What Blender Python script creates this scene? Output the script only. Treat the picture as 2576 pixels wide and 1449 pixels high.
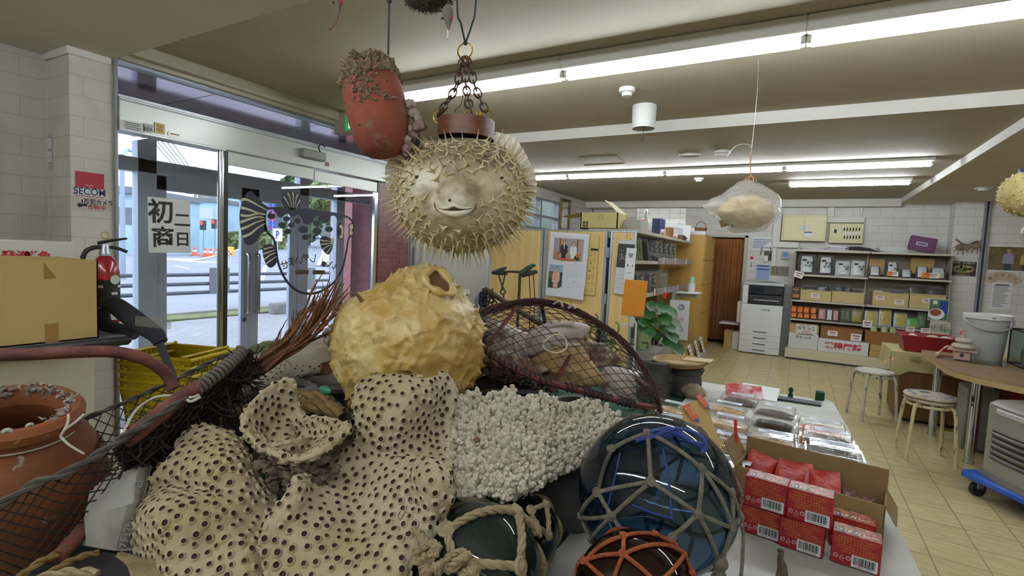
import bpy,math,random
import numpy as np
from mathutils import Vector as V,Matrix as M,noise as NZ
R = math.radians; PI = math.pi; SC = bpy.context.scene; COL = SC.collection
for o in list(bpy.data.objects): bpy.data.objects.remove(o)
random.seed(7); rng = np.random.default_rng(7)
# ---------------------------------------------------------------- camera
IW,IH,FPX,EYE = 2576,1449,1272.5,1.40
def _cam_axes(yaw,pit,rol):
    f = V((-math.sin(yaw)*math.cos(pit),math.cos(yaw)*math.cos(pit),math.sin(pit)))
    r0 = V((math.cos(yaw),math.sin(yaw),0)); u0 = r0.cross(f)
    return r0*math.cos(rol)+u0*math.sin(rol),u0*math.cos(rol)-r0*math.sin(rol),f
CR,CU,CF = _cam_axes(0.5116503,-0.0683576,0.0457368)
CO = V((0,0,EYE))
cd = bpy.data.cameras.new('camera'); cam = bpy.data.objects.new('camera',cd); COL.objects.link(cam)
cd.sensor_width = 36; cd.lens = FPX/IW*36; cd.clip_start = .05; cd.clip_end = 400
cam.matrix_world = M(((CR.x,CU.x,-CF.x,0),(CR.y,CU.y,-CF.y,0),(CR.z,CU.z,-CF.z,EYE),(0,0,0,1)))
SC.camera = cam
SC.view_settings.view_transform = 'Standard'; SC.view_settings.look = 'None'
SC.view_settings.exposure = 0.0; SC.view_settings.gamma = 1; SC.view_settings.use_curve_mapping = False
cy = SC.cycles
cy.max_bounces = 7; cy.diffuse_bounces = 4; cy.glossy_bounces = 3; cy.transmission_bounces = 6
cy.transparent_max_bounces = 14; cy.caustics_reflective = False; cy.caustics_refractive = False
cy.sample_clamp_indirect = 4
# ---------------------------------------------------------------- sky and lamps
TUBE_POWER = 80.0          # emission of the fluorescent tubes
SKY_POWER = 4.4
w = bpy.data.worlds.new('world'); SC.world = w; w.use_nodes = True
nt = w.node_tree; bg = nt.nodes['Background']
_tc = nt.nodes.new('ShaderNodeTexCoord'); _mp = nt.nodes.new('ShaderNodeMapping'); _mp.inputs['Scale'].default_value = (1.5,1.5,5)
_nz = nt.nodes.new('ShaderNodeTexNoise'); _nz.inputs['Scale'].default_value = 2.2; _nz.inputs['Detail'].default_value = 5
_cr = nt.nodes.new('ShaderNodeValToRGB')
_cr.color_ramp.elements[0].position = .35; _cr.color_ramp.elements[0].color = (.68,.77,1,1)
_cr.color_ramp.elements[1].position = .65; _cr.color_ramp.elements[1].color = (.93,.95,1,1)
nt.links.new(_tc.outputs['Generated'],_mp.inputs['Vector']); nt.links.new(_mp.outputs[0],_nz.inputs['Vector'])
nt.links.new(_nz.outputs[0],_cr.inputs[0]); nt.links.new(_cr.outputs[0],bg.inputs[0]); bg.inputs[1].default_value = SKY_POWER
# ---------------------------------------------------------------- pixels of the photograph to points of the place
def ray(x,y): return CF+CR*((x-IW/2)/FPX)-CU*((y-IH/2)/FPX)
def at(x,y,t): return CO+ray(x,y)*t
def onX(x,y,X): d = ray(x,y); return CO+d*(X/d.x)
def onY(x,y,Y): d = ray(x,y); return CO+d*(Y/d.y)
def onZ(x,y,Z): d = ray(x,y); return CO+d*((Z-EYE)/d.z)
# ---------------------------------------------------------------- mesh builder
def L(h):
    if not isinstance(h,str): return tuple(h)
    h = h.lstrip('#'); c = [int(h[i:i+2],16)/255 for i in (0,2,4)]
    return tuple(x/12.92 if x <= .04045 else ((x+.055)/1.055)**2.4 for x in c)
def smooth(pts,n=6,closed=False):
    pts = [V(p) for p in pts]; out = []; k = len(pts)
    for i in range(k if closed else k-1):
        if closed: a,b,c,d = pts[i-1],pts[i],pts[(i+1) % k],pts[(i+2) % k]
        else: a,b,c,d = pts[max(i-1,0)],pts[i],pts[i+1],pts[min(i+2,k-1)]
        for j in range(n):
            t = j/n
            out.append(.5*((2*b)+(c-a)*t+(2*a-5*b+4*c-d)*t*t+(3*b-a-3*c+d)*t**3))
    if not closed: out.append(pts[-1])
    return out
class B:
    def __init__(s,Mx=None): s.v = []; s.f = []; s.mi = []; s.cm = 0; s.M = Mx or M.Identity(4)
    def m(s,i): s.cm = i; return s
    def add(s,vs,fs):
        n = len(s.v); Mx = s.M
        s.v += [tuple(Mx @ V(v)) for v in vs]; s.f += [tuple(i+n for i in f) for f in fs]; s.mi += [s.cm]*len(fs)
        return s
    def box(s,a,b,bev=0.0):
        x0,x1 = sorted((a[0],b[0])); y0,y1 = sorted((a[1],b[1])); z0,z1 = sorted((a[2],b[2]))
        e = min(bev,.49*(x1-x0),.49*(y1-y0),.49*(z1-z0))
        if e <= 0:
            vs = [(x,y,z) for z in (z0,z1) for y in (y0,y1) for x in (x0,x1)]
            return s.add(vs,[(0,2,3,1),(4,5,7,6),(0,1,5,4),(2,6,7,3),(0,4,6,2),(1,3,7,5)])
        vs = []; idx = {}
        for i,x in enumerate((x0,x1)):
            for j,y in enumerate((y0,y1)):
                for k,z in enumerate((z0,z1)):
                    sx,sy,sz = (e if i == 0 else -e),(e if j == 0 else -e),(e if k == 0 else -e)
                    for ax,p in enumerate(((x,y+sy,z+sz),(x+sx,y,z+sz),(x+sx,y+sy,z))):
                        idx[i,j,k,ax] = len(vs); vs.append(p)
        fs = []
        for ax in range(3):
            o1,o2 = [q for q in range(3) if q != ax]
            for d in (0,1):
                q = []
                for (p,r) in ((0,0),(1,0),(1,1),(0,1)):
                    c = [0,0,0]; c[ax] = d; c[o1] = p; c[o2] = r; q.append(idx[c[0],c[1],c[2],ax])
                if (d == 0) == (ax != 1): q.reverse()
                fs.append(tuple(q))
            for p in (0,1):
                for r in (0,1):
                    c0 = [0,0,0]; c0[o1] = p; c0[o2] = r; c1 = list(c0); c1[ax] = 1
                    q = (idx[*c0,o1],idx[*c1,o1],idx[*c1,o2],idx[*c0,o2])
                    if ((p == r) == (ax != 1)): q = q[::-1]
                    fs.append(q)
        for i in (0,1):
            for j in (0,1):
                for k in (0,1):
                    q = (idx[i,j,k,0],idx[i,j,k,1],idx[i,j,k,2])
                    if (i+j+k) % 2 == 0: q = q[::-1]
                    fs.append(q)
        return s.add(vs,fs)
    def cbox(s,c,d,bev=0.0): return s.box([c[i]-d[i]/2 for i in range(3)],[c[i]+d[i]/2 for i in range(3)],bev)
    def quad(s,a,b,c,d): return s.add([a,b,c,d],[(0,1,2,3)])
    def grid(s,P,cu=False,cv=False):
        n,m = len(P),len(P[0]); vs = [p for r in P for p in r]; fs = []
        for i in range(n if cu else n-1):
            for j in range(m if cv else m-1):
                i2,j2 = (i+1) % n,(j+1) % m; fs.append((i*m+j,i2*m+j,i2*m+j2,i*m+j2))
        return s.add(vs,fs)
    def lathe(s,prof,c=(0,0,0),n=24,Mx=None,sx=1,sy=1):
        Mx = Mx or M.Translation(V(c)); P = []
        for r,z in prof: P.append([Mx @ V((r*math.cos(2*PI*k/n)*sx,r*math.sin(2*PI*k/n)*sy,z)) for k in range(n)])
        n0 = len(s.f); s.grid(P[::-1],cv=True)
        return s
    def cyl(s,a,b,r0,r1=None,n=12,cap=True):
        r1 = r0 if r1 is None else r1
        return s.tube([a,b],[r0,r1],n,cap)
    def tube(s,pts,r,n=6,cap=True,closed=False,flat=1.0):
        pts = [V(p) for p in pts]; k = len(pts)
        rs = r if isinstance(r,(list,tuple)) else [r]*k
        T = []
        for i in range(k):
            a = pts[i-1] if (i > 0 or closed) else pts[i]; b = pts[(i+1) % k] if (i < k-1 or closed) else pts[i]
            d = b-a; T.append(d.normalized() if d.length > 1e-9 else V((0,0,1)))
        u = T[0].orthogonal().normalized(); P = []
        for i in range(k):
            if i:
                q = T[i-1].rotation_difference(T[i]); u = q @ u
            u = (u-T[i]*u.dot(T[i])).normalized(); w_ = T[i].cross(u)
            P.append([pts[i]+(u*math.cos(2*PI*j/n)+w_*math.sin(2*PI*j/n)*flat)*rs[i] for j in range(n)])
        s.grid(P,cu=closed,cv=True)
        # orientation: rings go counter-clockwise about T, so the faces come out inward; flip below
        nf = (k if closed else k-1)*n
        s.f[-nf:] = [f[::-1] for f in s.f[-nf:]]
        if cap and not closed:
            s.add(P[0],[tuple(range(n))[::-1]]); s.add(P[-1],[tuple(range(n))])
        return s
    def ball(s,c,r,n=12,m=8,sc=(1,1,1)):
        c = V(c); P = []
        for i in range(m+1):
            th = PI*i/m
            P.append([c+V((r*sc[0]*math.sin(th)*math.cos(2*PI*j/n),r*sc[1]*math.sin(th)*math.sin(2*PI*j/n),r*sc[2]*math.cos(th))) for j in range(n)])
        return s.grid(P,cv=True)
    def prism(s,poly,Mx,d):       # polygon in the local x-y plane, extruded along local +z by d
        n = len(poly); Mx = Mx or M.Identity(4)
        vs = [Mx @ V((x,y,0)) for x,y in poly]+[Mx @ V((x,y,d)) for x,y in poly]
        fs = [tuple(range(n))[::-1],tuple(range(n,2*n))]+[(i,(i+1) % n,n+(i+1) % n,n+i) for i in range(n)]
        return s.add(vs,fs)
    def card(s,Mx,w_,h,x=0,y=0,z=0.0):   # a flat printed patch on a surface, local x right / y up / z out
        return s.add([Mx @ V((x-w_/2,y-h/2,z)),Mx @ V((x+w_/2,y-h/2,z)),Mx @ V((x+w_/2,y+h/2,z)),Mx @ V((x-w_/2,y+h/2,z))],[(0,1,2,3)])
    def text(s,t,size,Mx,x=0,y=0,z=.0006,bold=0.0,align='CENTER',sx=1.0,rot=0.0,ls=1.0):
        cu = bpy.data.curves.new('ink','FONT'); cu.body = t; cu.size = size; cu.align_x = align; cu.align_y = 'CENTER'
        cu.offset = bold*size; cu.resolution_u = 3; cu.space_line = ls
        o = bpy.data.objects.new('ink',cu); me = bpy.data.meshes.new_from_object(o)
        T = Mx @ M.Translation((x,y,z)) @ M.Rotation(rot,4,'Z') @ M.Diagonal((sx,1,1,1))
        s.add([T @ q.co for q in me.vertices],[tuple(p.vertices) for p in me.polygons])
        bpy.data.objects.remove(o); bpy.data.curves.remove(cu); bpy.data.meshes.remove(me); return s
def face(o,x,y):      # frame for flat things: origin, local x, local y; z points out
    x = V(x).normalized(); y = V(y); y = (y-x*y.dot(x)).normalized(); z = x.cross(y); o = V(o)
    return M(((x.x,y.x,z.x,o.x),(x.y,y.y,z.y,o.y),(x.z,y.z,z.z,o.z),(0,0,0,1)))
def front(p): return face(p,(1,0,0),(0,0,1))       # faces -Y
def sidep(p): return face(p,(0,1,0),(0,0,1))       # faces +X
def flatz(p,a=0): return M.Translation(V(p)) @ M.Rotation(a,4,'Z')
# ---------------------------------------------------------------- objects
WM = {}
def tag(o,label=None,cat=None,group=None,kind=None):
    if label: o['label'] = label
    if cat: o['category'] = cat
    if group: o['group'] = group
    if kind: o['kind'] = kind
    return o
def thing(name,label,cat,loc=(0,0,0),rz=0.0,group=None,Mx=None):
    o = bpy.data.objects.new(name,None); COL.objects.link(o); o.empty_display_size = .05
    Mx = Mx or (M.Translation(V(loc)) @ M.Rotation(rz,4,'Z')); o.matrix_world = Mx; WM[o.name] = Mx.copy()
    return tag(o,label,cat,group)
def mesh_of(name,b,mats,flat=False,ang=38):
    me = bpy.data.meshes.new(name); me.from_pydata(b.v,[],b.f)
    for m_ in (mats if isinstance(mats,(list,tuple)) else [mats]): me.materials.append(m_)
    if any(b.mi): me.polygons.foreach_set('material_index',b.mi)
    if not flat: me.shade_smooth(); me.set_sharp_from_angle(angle=R(ang))
    me.update(); return me
def obj(name,b,mats,parent=None,label=None,cat=None,group=None,kind=None,flat=False,ang=38,base=None):
    me = mesh_of(name,b,mats,flat,ang); o = bpy.data.objects.new(name,me); COL.objects.link(o)
    if parent is not None:
        W = WM[parent.name]; me.transform(W.inverted()); o.parent = parent; WM[o.name] = W
    elif kind != 'structure':
        a = np.array(b.v); c = V(base) if base else V((a[:,0].mean(),a[:,1].mean(),a[:,2].min()))
        me.transform(M.Translation(-c)); o.location = c; WM[o.name] = M.Translation(c)
    else: WM[o.name] = M.Identity(4)
    return tag(o,label,cat,group,kind)
def struct(name,b,mats,parent=None,**k): return obj(name,b,mats,parent,kind='structure',**k)
def dup(root,Mx,label=None,group=None,cat=None):
    def cp(o,par):
        c = o.copy(); COL.objects.link(c)
        if par: c.parent = par
        for ch in o.children: cp(ch,c)
        return c
    r_ = cp(root,None); r_.matrix_world = Mx; WM[r_.name] = Mx.copy()
    return tag(r_,label,cat,group)
def repart(o,name,mat):      # give one copied part its own material
    for c in o.children:
        if c.name.split('.')[0] == name:
            c.data = c.data.copy(); c.data.materials[0] = mat
# ---------------------------------------------------------------- materials
def _new(name):
    m_ = bpy.data.materials.new(name); m_.use_nodes = True; nt = m_.node_tree
    return m_,nt,nt.nodes['Principled BSDF']
def _n(nt,t,**k):
    n = nt.nodes.new('ShaderNode'+t)
    for a,b in k.items():
        if a in n.inputs: n.inputs[a].default_value = b
        else: setattr(n,a,b)
    return n
def mixc(nt,fac,a,b,mode='MIX'):
    n = nt.nodes.new('ShaderNodeMix'); n.data_type = 'RGBA'; n.blend_type = mode
    for s_,v_ in ((0,fac),(6,a),(7,b)):
        if hasattr(v_,'is_output'): nt.links.new(v_,n.inputs[s_])
        elif s_ == 0: n.inputs[0].default_value = v_
        else: n.inputs[s_].default_value = (*L(v_),1)
    return n.outputs[2]
def ramp(nt,src,p0,p1,a=(0,0,0),b=(1,1,1)):
    n = nt.nodes.new('ShaderNodeValToRGB'); e = n.color_ramp.elements
    e[0].position,e[1].position = p0,p1; e[0].color = (*L(a),1); e[1].color = (*L(b),1)
    nt.links.new(src,n.inputs[0]); return n.outputs[0]
def noise_of(nt,scale,detail=4,stretch=None,dist=0,rough=.55):
    tc = _n(nt,'TexCoord'); src = tc.outputs['Object']
    if stretch:
        mp = _n(nt,'Mapping'); mp.inputs['Scale'].default_value = stretch; nt.links.new(src,mp.inputs[0]); src = mp.outputs[0]
    n = _n(nt,'TexNoise',Scale=scale,Detail=detail,Distortion=dist,Roughness=rough); nt.links.new(src,n.inputs['Vector'])
    return n.outputs['Fac']
def bump(nt,p,src,strength,dist=.01):
    b = _n(nt,'Bump',Strength=strength,Distance=dist); nt.links.new(src,b.inputs['Height'])
    nt.links.new(b.outputs[0],p.inputs['Normal'])
def mat(name,col,rough=.6,metal=0.0,col2=None,vs=8,lo=.4,hi=.62,bmp=0.0,bs=60,spec=.5,stretch=None,col3=None,v3=25,lo3=.55,hi3=.7,coat=0.0,sheen=0.0,sss=0.0,detail=4):
    m_,nt,p = _new(name)
    p.inputs['Base Color'].default_value = (*L(col),1); p.inputs['Roughness'].default_value = rough
    p.inputs['Metallic'].default_value = metal; p.inputs['Specular IOR Level'].default_value = spec
    p.inputs['Coat Weight'].default_value = coat; p.inputs['Sheen Weight'].default_value = sheen
    if sss: p.inputs['Subsurface Weight'].default_value = sss; p.inputs['Subsurface Radius'].default_value = (.03,.02,.01)
    if col2:
        c = mixc(nt,ramp(nt,noise_of(nt,vs,detail,stretch),lo,hi),col,col2)
        if col3: c = mixc(nt,ramp(nt,noise_of(nt,v3,5),lo3,hi3),c,col3)
        nt.links.new(c,p.inputs['Base Color'])
    if bmp: bump(nt,p,noise_of(nt,bs,5),bmp)
    return m_
def emis(name,col,s_):
    m_,nt,p = _new(name); p.inputs['Base Color'].default_value = (*L(col),1)
    p.inputs['Emission Color'].default_value = (*L(col),1); p.inputs['Emission Strength'].default_value = s_; return m_
def schlick(nt,f0):      # reflectance of a thin pane, the same from both sides
    lw = _n(nt,'LayerWeight',Blend=.5); pw = _n(nt,'Math',operation='POWER'); pw.inputs[1].default_value = 5; nt.links.new(lw.outputs['Facing'],pw.inputs[0])
    ma = _n(nt,'Math',operation='MULTIPLY_ADD'); ma.inputs[1].default_value = 1-f0; ma.inputs[2].default_value = f0; nt.links.new(pw.outputs[0],ma.inputs[0]); return ma.outputs[0],lw.inputs['Normal']
def pane(name,tint=(1,1,1),refl=.06,rough=.0,haze=0.0,hazec='ffffff',bmp=0.0,bs=30,fres=1.45):
    m_,nt,p = _new(name); nt.nodes.remove(p); out = nt.nodes['Material Output']
    tr = _n(nt,'BsdfTransparent'); tr.inputs[0].default_value = (*tint,1)
    gl = _n(nt,'BsdfGlossy',Roughness=rough); fr,frn = schlick(nt,((fres-1)/(fres+1))**2)
    if bmp:
        b = _n(nt,'Bump',Strength=bmp,Distance=.01); nt.links.new(noise_of(nt,bs,4,None,.8),b.inputs['Height'])
        nt.links.new(b.outputs[0],gl.inputs['Normal']); nt.links.new(b.outputs[0],frn)
    a = _n(nt,'MixShader'); src = tr.outputs[0]
    if haze:
        df = _n(nt,'BsdfDiffuse'); df.inputs[0].default_value = (*L(hazec),1)
        tl = _n(nt,'BsdfTranslucent'); tl.inputs[0].default_value = (*L(hazec),1); dt = _n(nt,'MixShader'); nt.links.new(df.outputs[0],dt.inputs[1]); nt.links.new(tl.outputs[0],dt.inputs[2])
        h = _n(nt,'MixShader'); h.inputs[0].default_value = haze
        nt.links.new(src,h.inputs[1]); nt.links.new(dt.outputs[0],h.inputs[2]); src = h.outputs[0]
    nt.links.new(fr,a.inputs[0]); nt.links.new(src,a.inputs[1]); nt.links.new(gl.outputs[0],a.inputs[2])
    nt.links.new(a.outputs[0],out.inputs[0]); return m_
def tiles(name,col,joint,sx,sy,gap=.01,rough=.4,off=0.0,plane='XY',col2=None,bmp=.3,vs=3,stretch=None,lo=.4,hi=.62,cellvar=.0,spec=.5,coat=0.0):
    m_,nt,p = _new(name); tc = _n(nt,'TexCoord'); mp = _n(nt,'Mapping')
    if plane == 'XZ': mp.inputs['Rotation'].default_value = (-PI/2,0,0)
    if plane == 'YZ': mp.inputs['Rotation'].default_value = (0,-PI/2,-PI/2); mp.vector_type = 'POINT'
    if plane == 'YZ':
        sp = _n(nt,'SeparateXYZ'); cb = _n(nt,'CombineXYZ'); nt.links.new(tc.outputs['Object'],sp.inputs[0])
        nt.links.new(sp.outputs[1],cb.inputs[0]); nt.links.new(sp.outputs[2],cb.inputs[1]); src = cb.outputs[0]
    elif plane == 'XZ':
        sp = _n(nt,'SeparateXYZ'); cb = _n(nt,'CombineXYZ'); nt.links.new(tc.outputs['Object'],sp.inputs[0])
        nt.links.new(sp.outputs[0],cb.inputs[0]); nt.links.new(sp.outputs[2],cb.inputs[1]); src = cb.outputs[0]
    else: src = tc.outputs['Object']
    br = _n(nt,'TexBrick',offset=off,squash=1.0)
    br.inputs['Scale'].default_value = 1; br.inputs['Brick Width'].default_value = sx; br.inputs['Row Height'].default_value = sy
    br.inputs['Mortar Size'].default_value = gap; br.inputs['Mortar Smooth'].default_value = .1; br.inputs['Bias'].default_value = 0
    nt.links.new(src,br.inputs['Vector'])
    c1 = L(col); d = cellvar
    br.inputs['Color1'].default_value = (*[x*(1-d) for x in c1],1); br.inputs['Color2'].default_value = (*[min(1,x*(1+d)) for x in c1],1)
    br.inputs['Mortar'].default_value = (*L(joint),1)
    c = br.outputs['Color']
    if col2:
        f = ramp(nt,noise_of(nt,vs,6,stretch,.5),lo,hi); c = mixc(nt,f,c,mixc(nt,.5,c,col2))
    nt.links.new(c,p.inputs['Base Color']); p.inputs['Roughness'].default_value = rough; p.inputs['Specular IOR Level'].default_value = spec
    p.inputs['Coat Weight'].default_value = coat
    inv = _n(nt,'Math',operation='SUBTRACT'); inv.inputs[0].default_value = 1; nt.links.new(br.outputs['Fac'],inv.inputs[1])
    bump(nt,p,inv.outputs[0],bmp,.004); return m_
INK = mat('ink_black','141414',.6); RED = mat('ink_red','b01822',.55); WHITE = mat('white_paper','dcdcda',.7)
INKBLUE = mat('ink_blue','1e3a8a',.6); GREY_INK = mat('ink_grey','6a6a6c',.7)
ALU = mat('aluminium','a9adb4',.35,.75,bmp=.02,bs=200); ALUD = mat('aluminium_dull','8d9299',.45,.5)
CHROME = mat('chrome','c9cdd2',.12,1.0); DARK = mat('dark_rubber','17181b',.6)
CARD = mat('cardboard','a98a55',.8,col2='b4955e',vs=3); CARD_IN = mat('cardboard_inside','8d6f42',.85,col2='977a4c',vs=4)
WHITE_PL = mat('white_plastic','d6d5cf',.4); CREAM = mat('cream_paint','cfc594',.45); STEEL_W = mat('white_enamel','d2d2ca',.4)
# ================================================================ the room
XL,YF,ZC,ZC2 = -3.65,9.4,2.55,2.46
CEIL = mat('ceiling_paint','aba18d',.8,col2='a39984',vs=1.2,bmp=.03,bs=25)
BEAMP = mat('beam_paint','dcd9d0',.75,col2='d4d0c5',vs=2)
WALLB = tiles('wall_block','d3d0ca','bcb7ad',.34,.115,.004,.7,.5,'XZ','b9b0a0',.25,2.5,None,.45,.75)
WALLP = tiles('pillar_block','cfc9bf','bdb6aa',.34,.115,.003,.7,.5,'YZ','aaa296',.2,3.5,None,.45,.8)
WALLPX = tiles('pillar_block_side','cfc9bf','bdb6aa',.34,.115,.003,.7,.5,'XZ','aaa296',.2,3.5,None,.45,.8)
GTILE = tiles('white_glazed_tile','c9c6ba','8f8a7c',.2,.1,.004,.12,0,'YZ',None,.4)
GTILEX = tiles('white_glazed_tile_far','c9c6ba','8f8a7c',.2,.1,.004,.12,0,'XZ',None,.4)
MOSAIC = tiles('maroon_mosaic','84585c','654046',.05,.05,.004,.35,0,'YZ','946a6c',.3,12,None,.4,.6,.12)
FLOORM = tiles('floor_tile','c9ba8a','948560',.225,.225,.004,.32,0,'XY','9a8658',.15,4,(2,7,1),.42,.7,.07,.45)
struct('floor',B().box((-4.2,-3,-.1),(3.6,10.2,0)),FLOORM)
b = B(); b.box((-4.2,1.52,ZC),(3.6,4.3,ZC+.1)); b.box((-4.2,4.3,ZC2),(3.6,9.6,ZC+.1)); b.m(1).box((-4.2,4.298,ZC2-.001),(1.25,4.3,ZC))
struct('ceiling',b,[CEIL,BEAMP])
struct('trim_1',B().box((-4.2,-3,2.45),(3.6,1.52,2.65)),mat('front_beam_paint','d6cfc0',.8,col2='cec5b2',vs=1.2))                        # deep beam over the front
struct('trim_2',B().m(1).box((1.25,4.32,2.384),(3.6,9.5,2.47)),[CEIL,mat('soffit_paint','d3cbba',.8,col2='cbc2ae',vs=1.2)])           # boxed-in soffit on the right
struct('trim_3',B().box((1.235,4.32,2.384),(1.25,9.5,2.46)),BEAMP)
b = B().box((-1.78,YF,0),(-1.62,YF+.15,2.46)); b.box((-1.62,YF,1.86),(-.80,YF+.15,2.46)); b.box((-.80,YF,0),(3.6,YF+.15,2.46))
struct('wall_far',b,WALLB)
b = B().box((-4.1,9.9,0),(-1.78,10,2.46)); b.m(1).box((-1.80,9.4,0),(-1.78,9.95,2.46))
b.m(0).box((-3.66,9.55,0),(-3.15,9.95,2.46)); b.box((-3.05,9.75,0),(-2.78,9.95,2.46))
b.box((-3.65,9.5,0),(-3.6,9.95,2.46))
struct('wall_back_corner',b,[GTILEX,WALLB])
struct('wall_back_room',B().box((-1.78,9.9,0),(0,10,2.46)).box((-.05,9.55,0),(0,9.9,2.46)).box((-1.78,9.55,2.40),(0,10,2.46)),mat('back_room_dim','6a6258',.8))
b = B().box((-3.75,9.25,2.34),(1.25,9.42,2.46),.008); struct('trim_4',b,BEAMP)       # ledge under the far ceiling
# column and short wall on the far right
b = B().box((1.83,9.1,0),(3.6,9.42,2.4)); struct('wall_right_column',b,WALLB)
struct('wall_right',B().box((3.5,-3,0),(3.6,9.5,2.6)),WALLB)
struct('wall_rear',B().box((-4.2,-3,0),(3.6,-2.9,2.6)),WALLB)
# left side: pillar, glazing, mosaic wall, inner wall
b = B().box((-3.652,1.297,0),(-3.95,1.525,2.45)); b.m(1).box((-3.95,1.296,0),(-3.651,1.297,2.45)); b.m(0).box((-3.651,1.2965,0),(-3.65,1.525,2.45))
struct('wall_pillar',b,[WALLP,WALLPX])
struct('trim_5',B().box((-3.64,1.285,2.405),(-3.655,1.50,2.45),.006).box((-3.95,1.283,2.405),(-3.64,1.297,2.45),.006),BEAMP)
struct('trim_6',B().cyl((-3.64,1.515,0),(-3.64,1.515,2.45),.012,n=8),ALUD)          # corner bead next to the glazing
struct('wall_left',B().box((-4.1,-3,0),(-4.0,1.3,2.5)).box((-4.0,1.29,0),(-3.94,1.31,2.45)),WALLP)
b = B().box((XL-.12,3.735,0),(XL,4.19,2.45)); struct('wall_mosaic',b,MOSAIC)
LEDGE = mat('transom_frame','b9b39f',.55)
b = B().box((XL-.12,1.525,2.45),(XL+.06,4.19,2.56)); b.box((XL-.02,1.525,2.475),(XL+.11,4.19,2.56),.005)
struct('trim_7',b,LEDGE)
PLAS = mat('plain_plaster','bdbab2',.8,col2='b3b0a8',vs=2)
b = B().box((XL-.12,4.19,0),(XL,5.05,2.46)); b.m(1).box((XL-.12,5.05,0),(XL,6.60,2.46))
b.m(2).box((XL-.12,6.60,0),(XL,8.05,1.80)); b.box((XL-.12,8.05,0),(XL,9.95,2.46)); b.m(1).box((XL-.12,6.6,2.3),(XL,8.05,2.46))
struct('wall_left_office',b,[PLAS,PLAS,GTILE])
# ---- glazed front: transom, header of the sliding door, fixed pane, posts
GLASS = pane('clear_glass',(.93,.95,.95)); GLASS_OUT = pane('outer_glass',(.93,.96,.98))
w1 = thing('window_1','long transom window above the automatic door header','window',(XL,1.525,2.235)); w1['kind'] = 'structure'
obj('pane',B().box((XL-.012,1.53,2.25),(XL-.006,4.18,2.44)),GLASS,w1)
b = B().box((XL-.03,1.525,2.435),(XL+.02,4.19,2.45)); b.box((XL-.03,1.525,2.235),(XL+.02,4.19,2.25)); obj('window_frame',b,ALU,w1)
HEAD = mat('door_header_enamel','c9cac4',.32,.25,bmp=.02,bs=8)
d1 = thing('door_1','automatic glass sliding door with black blowfish decal and white header','door',(XL,2.6,0)); d1['kind'] = 'structure'
b = B().box((XL-.10,1.525,2.045),(XL+.03,4.19,2.235),.004); b.m(1).box((XL+.03,1.53,2.215),(XL+.035,4.18,2.222)); b.m(0).box((XL-.1,1.525,2.035),(XL+.034,2.18,2.05),.002)
hd = obj('header',b,[HEAD,ALUD],d1)
b = B().box((XL-.03,1.53,0),(XL-.022,2.15,2.045)); obj('fixed_pane',b,GLASS,d1)
b = B().cyl((XL,2.16,0),(XL,2.16,2.05),.022,n=14); b.m(1).box((XL-.05,2.178,0),(XL+.01,2.212,2.04),.004); b.m(0).box((XL-.01,3.66,0),(XL+.02,3.70,1.93)); b.m(1).box((XL-.05,3.70,0),(XL+.01,3.735,2.04),.003)
obj('door_post',b,[CHROME,mat('dark_bronze_frame','3a3b38',.35,.6)],d1)
lw = obj('door_leaf',B().box((XL-.004,2.205,.02),(XL+.004,2.951,2.0)),GLASS,d1)
lr = obj('door_leaf',B().box((XL-.004,2.956,.02),(XL+.004,3.695,2.0)),GLASS,d1)
obj('door_rail',B().box((XL-.012,2.205,1.945),(XL+.012,2.951,2.04),.003),HEAD,lw); obj('door_rail',B().box((XL-.012,2.956,1.935),(XL+.012,3.695,2.03),.003),HEAD,lr)
BRZ = mat('sensor_plate','4a4230',.4,.4)
def rp(px,py): q = onX(px,py,XL+.006); return q.y,q.z
def pt(px,py,k=.006): return onX(px,py,XL+k)
for x0,x1,par in ((743,776,lw),(786,817,lr)):
    a,c = pt(x0,685),pt(x1,685); obj('push_plate',B().box((XL+.004,a.y,a.z-.018),(XL+.014,c.y,a.z+.018),.006),BRZ,par)
# blowfish decal: outline, fins, spots
DECAL = mat('decal_navy','14192a',.5); DECALW = mat('decal_cream','c9c3a8',.6)
def decal_poly(b,pts,k=.0062,n=5,sm=True):
    P = [pt(x,y,k) for x,y in pts]
    P = smooth(P,n,True) if sm else P
    b.add(P,[tuple(range(len(P)))]); return b
def stroke(b,pts,w_,k=.0062,sm=True,n=5):
    P = [pt(x,y,k) for x,y in pts]; P = smooth(P,n) if sm else P
    ws = w_ if isinstance(w_,list) else None; N_ = len(P); vs = []
    for i in range(N_):
        d = (P[min(i+1,N_-1)]-P[max(i-1,0)]); d = V((0,d.y,d.z)).normalized(); q = V((0,-d.z,d.y))
        hw = (w_ if not ws else ws[0]+(ws[1]-ws[0])*i/(N_-1))/2
        vs += [P[i]+q*hw,P[i]-q*hw]
    b.add(vs,[(2*i,2*i+2,2*i+3,2*i+1) for i in range(N_-1)]); return b
S = .3588
def z7(x,y): return 540+x*S,380+y*S     # reading of the decal in the enlarged crop
def Z7(*a): return [z7(x,y) for x,y in a]
b = B()
decal_poly(b,Z7((240,282),(290,310),(335,365),(375,395),(362,430),(350,470),(355,510),(362,555),(330,580),(285,640),(225,660),(195,600),(178,520),(175,440),(195,345)))
decal_poly(b,Z7((510,285),(550,288),(590,305),(605,340),(600,375),(575,398),(545,412),(500,400),(475,370),(468,335),(480,300)))
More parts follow.
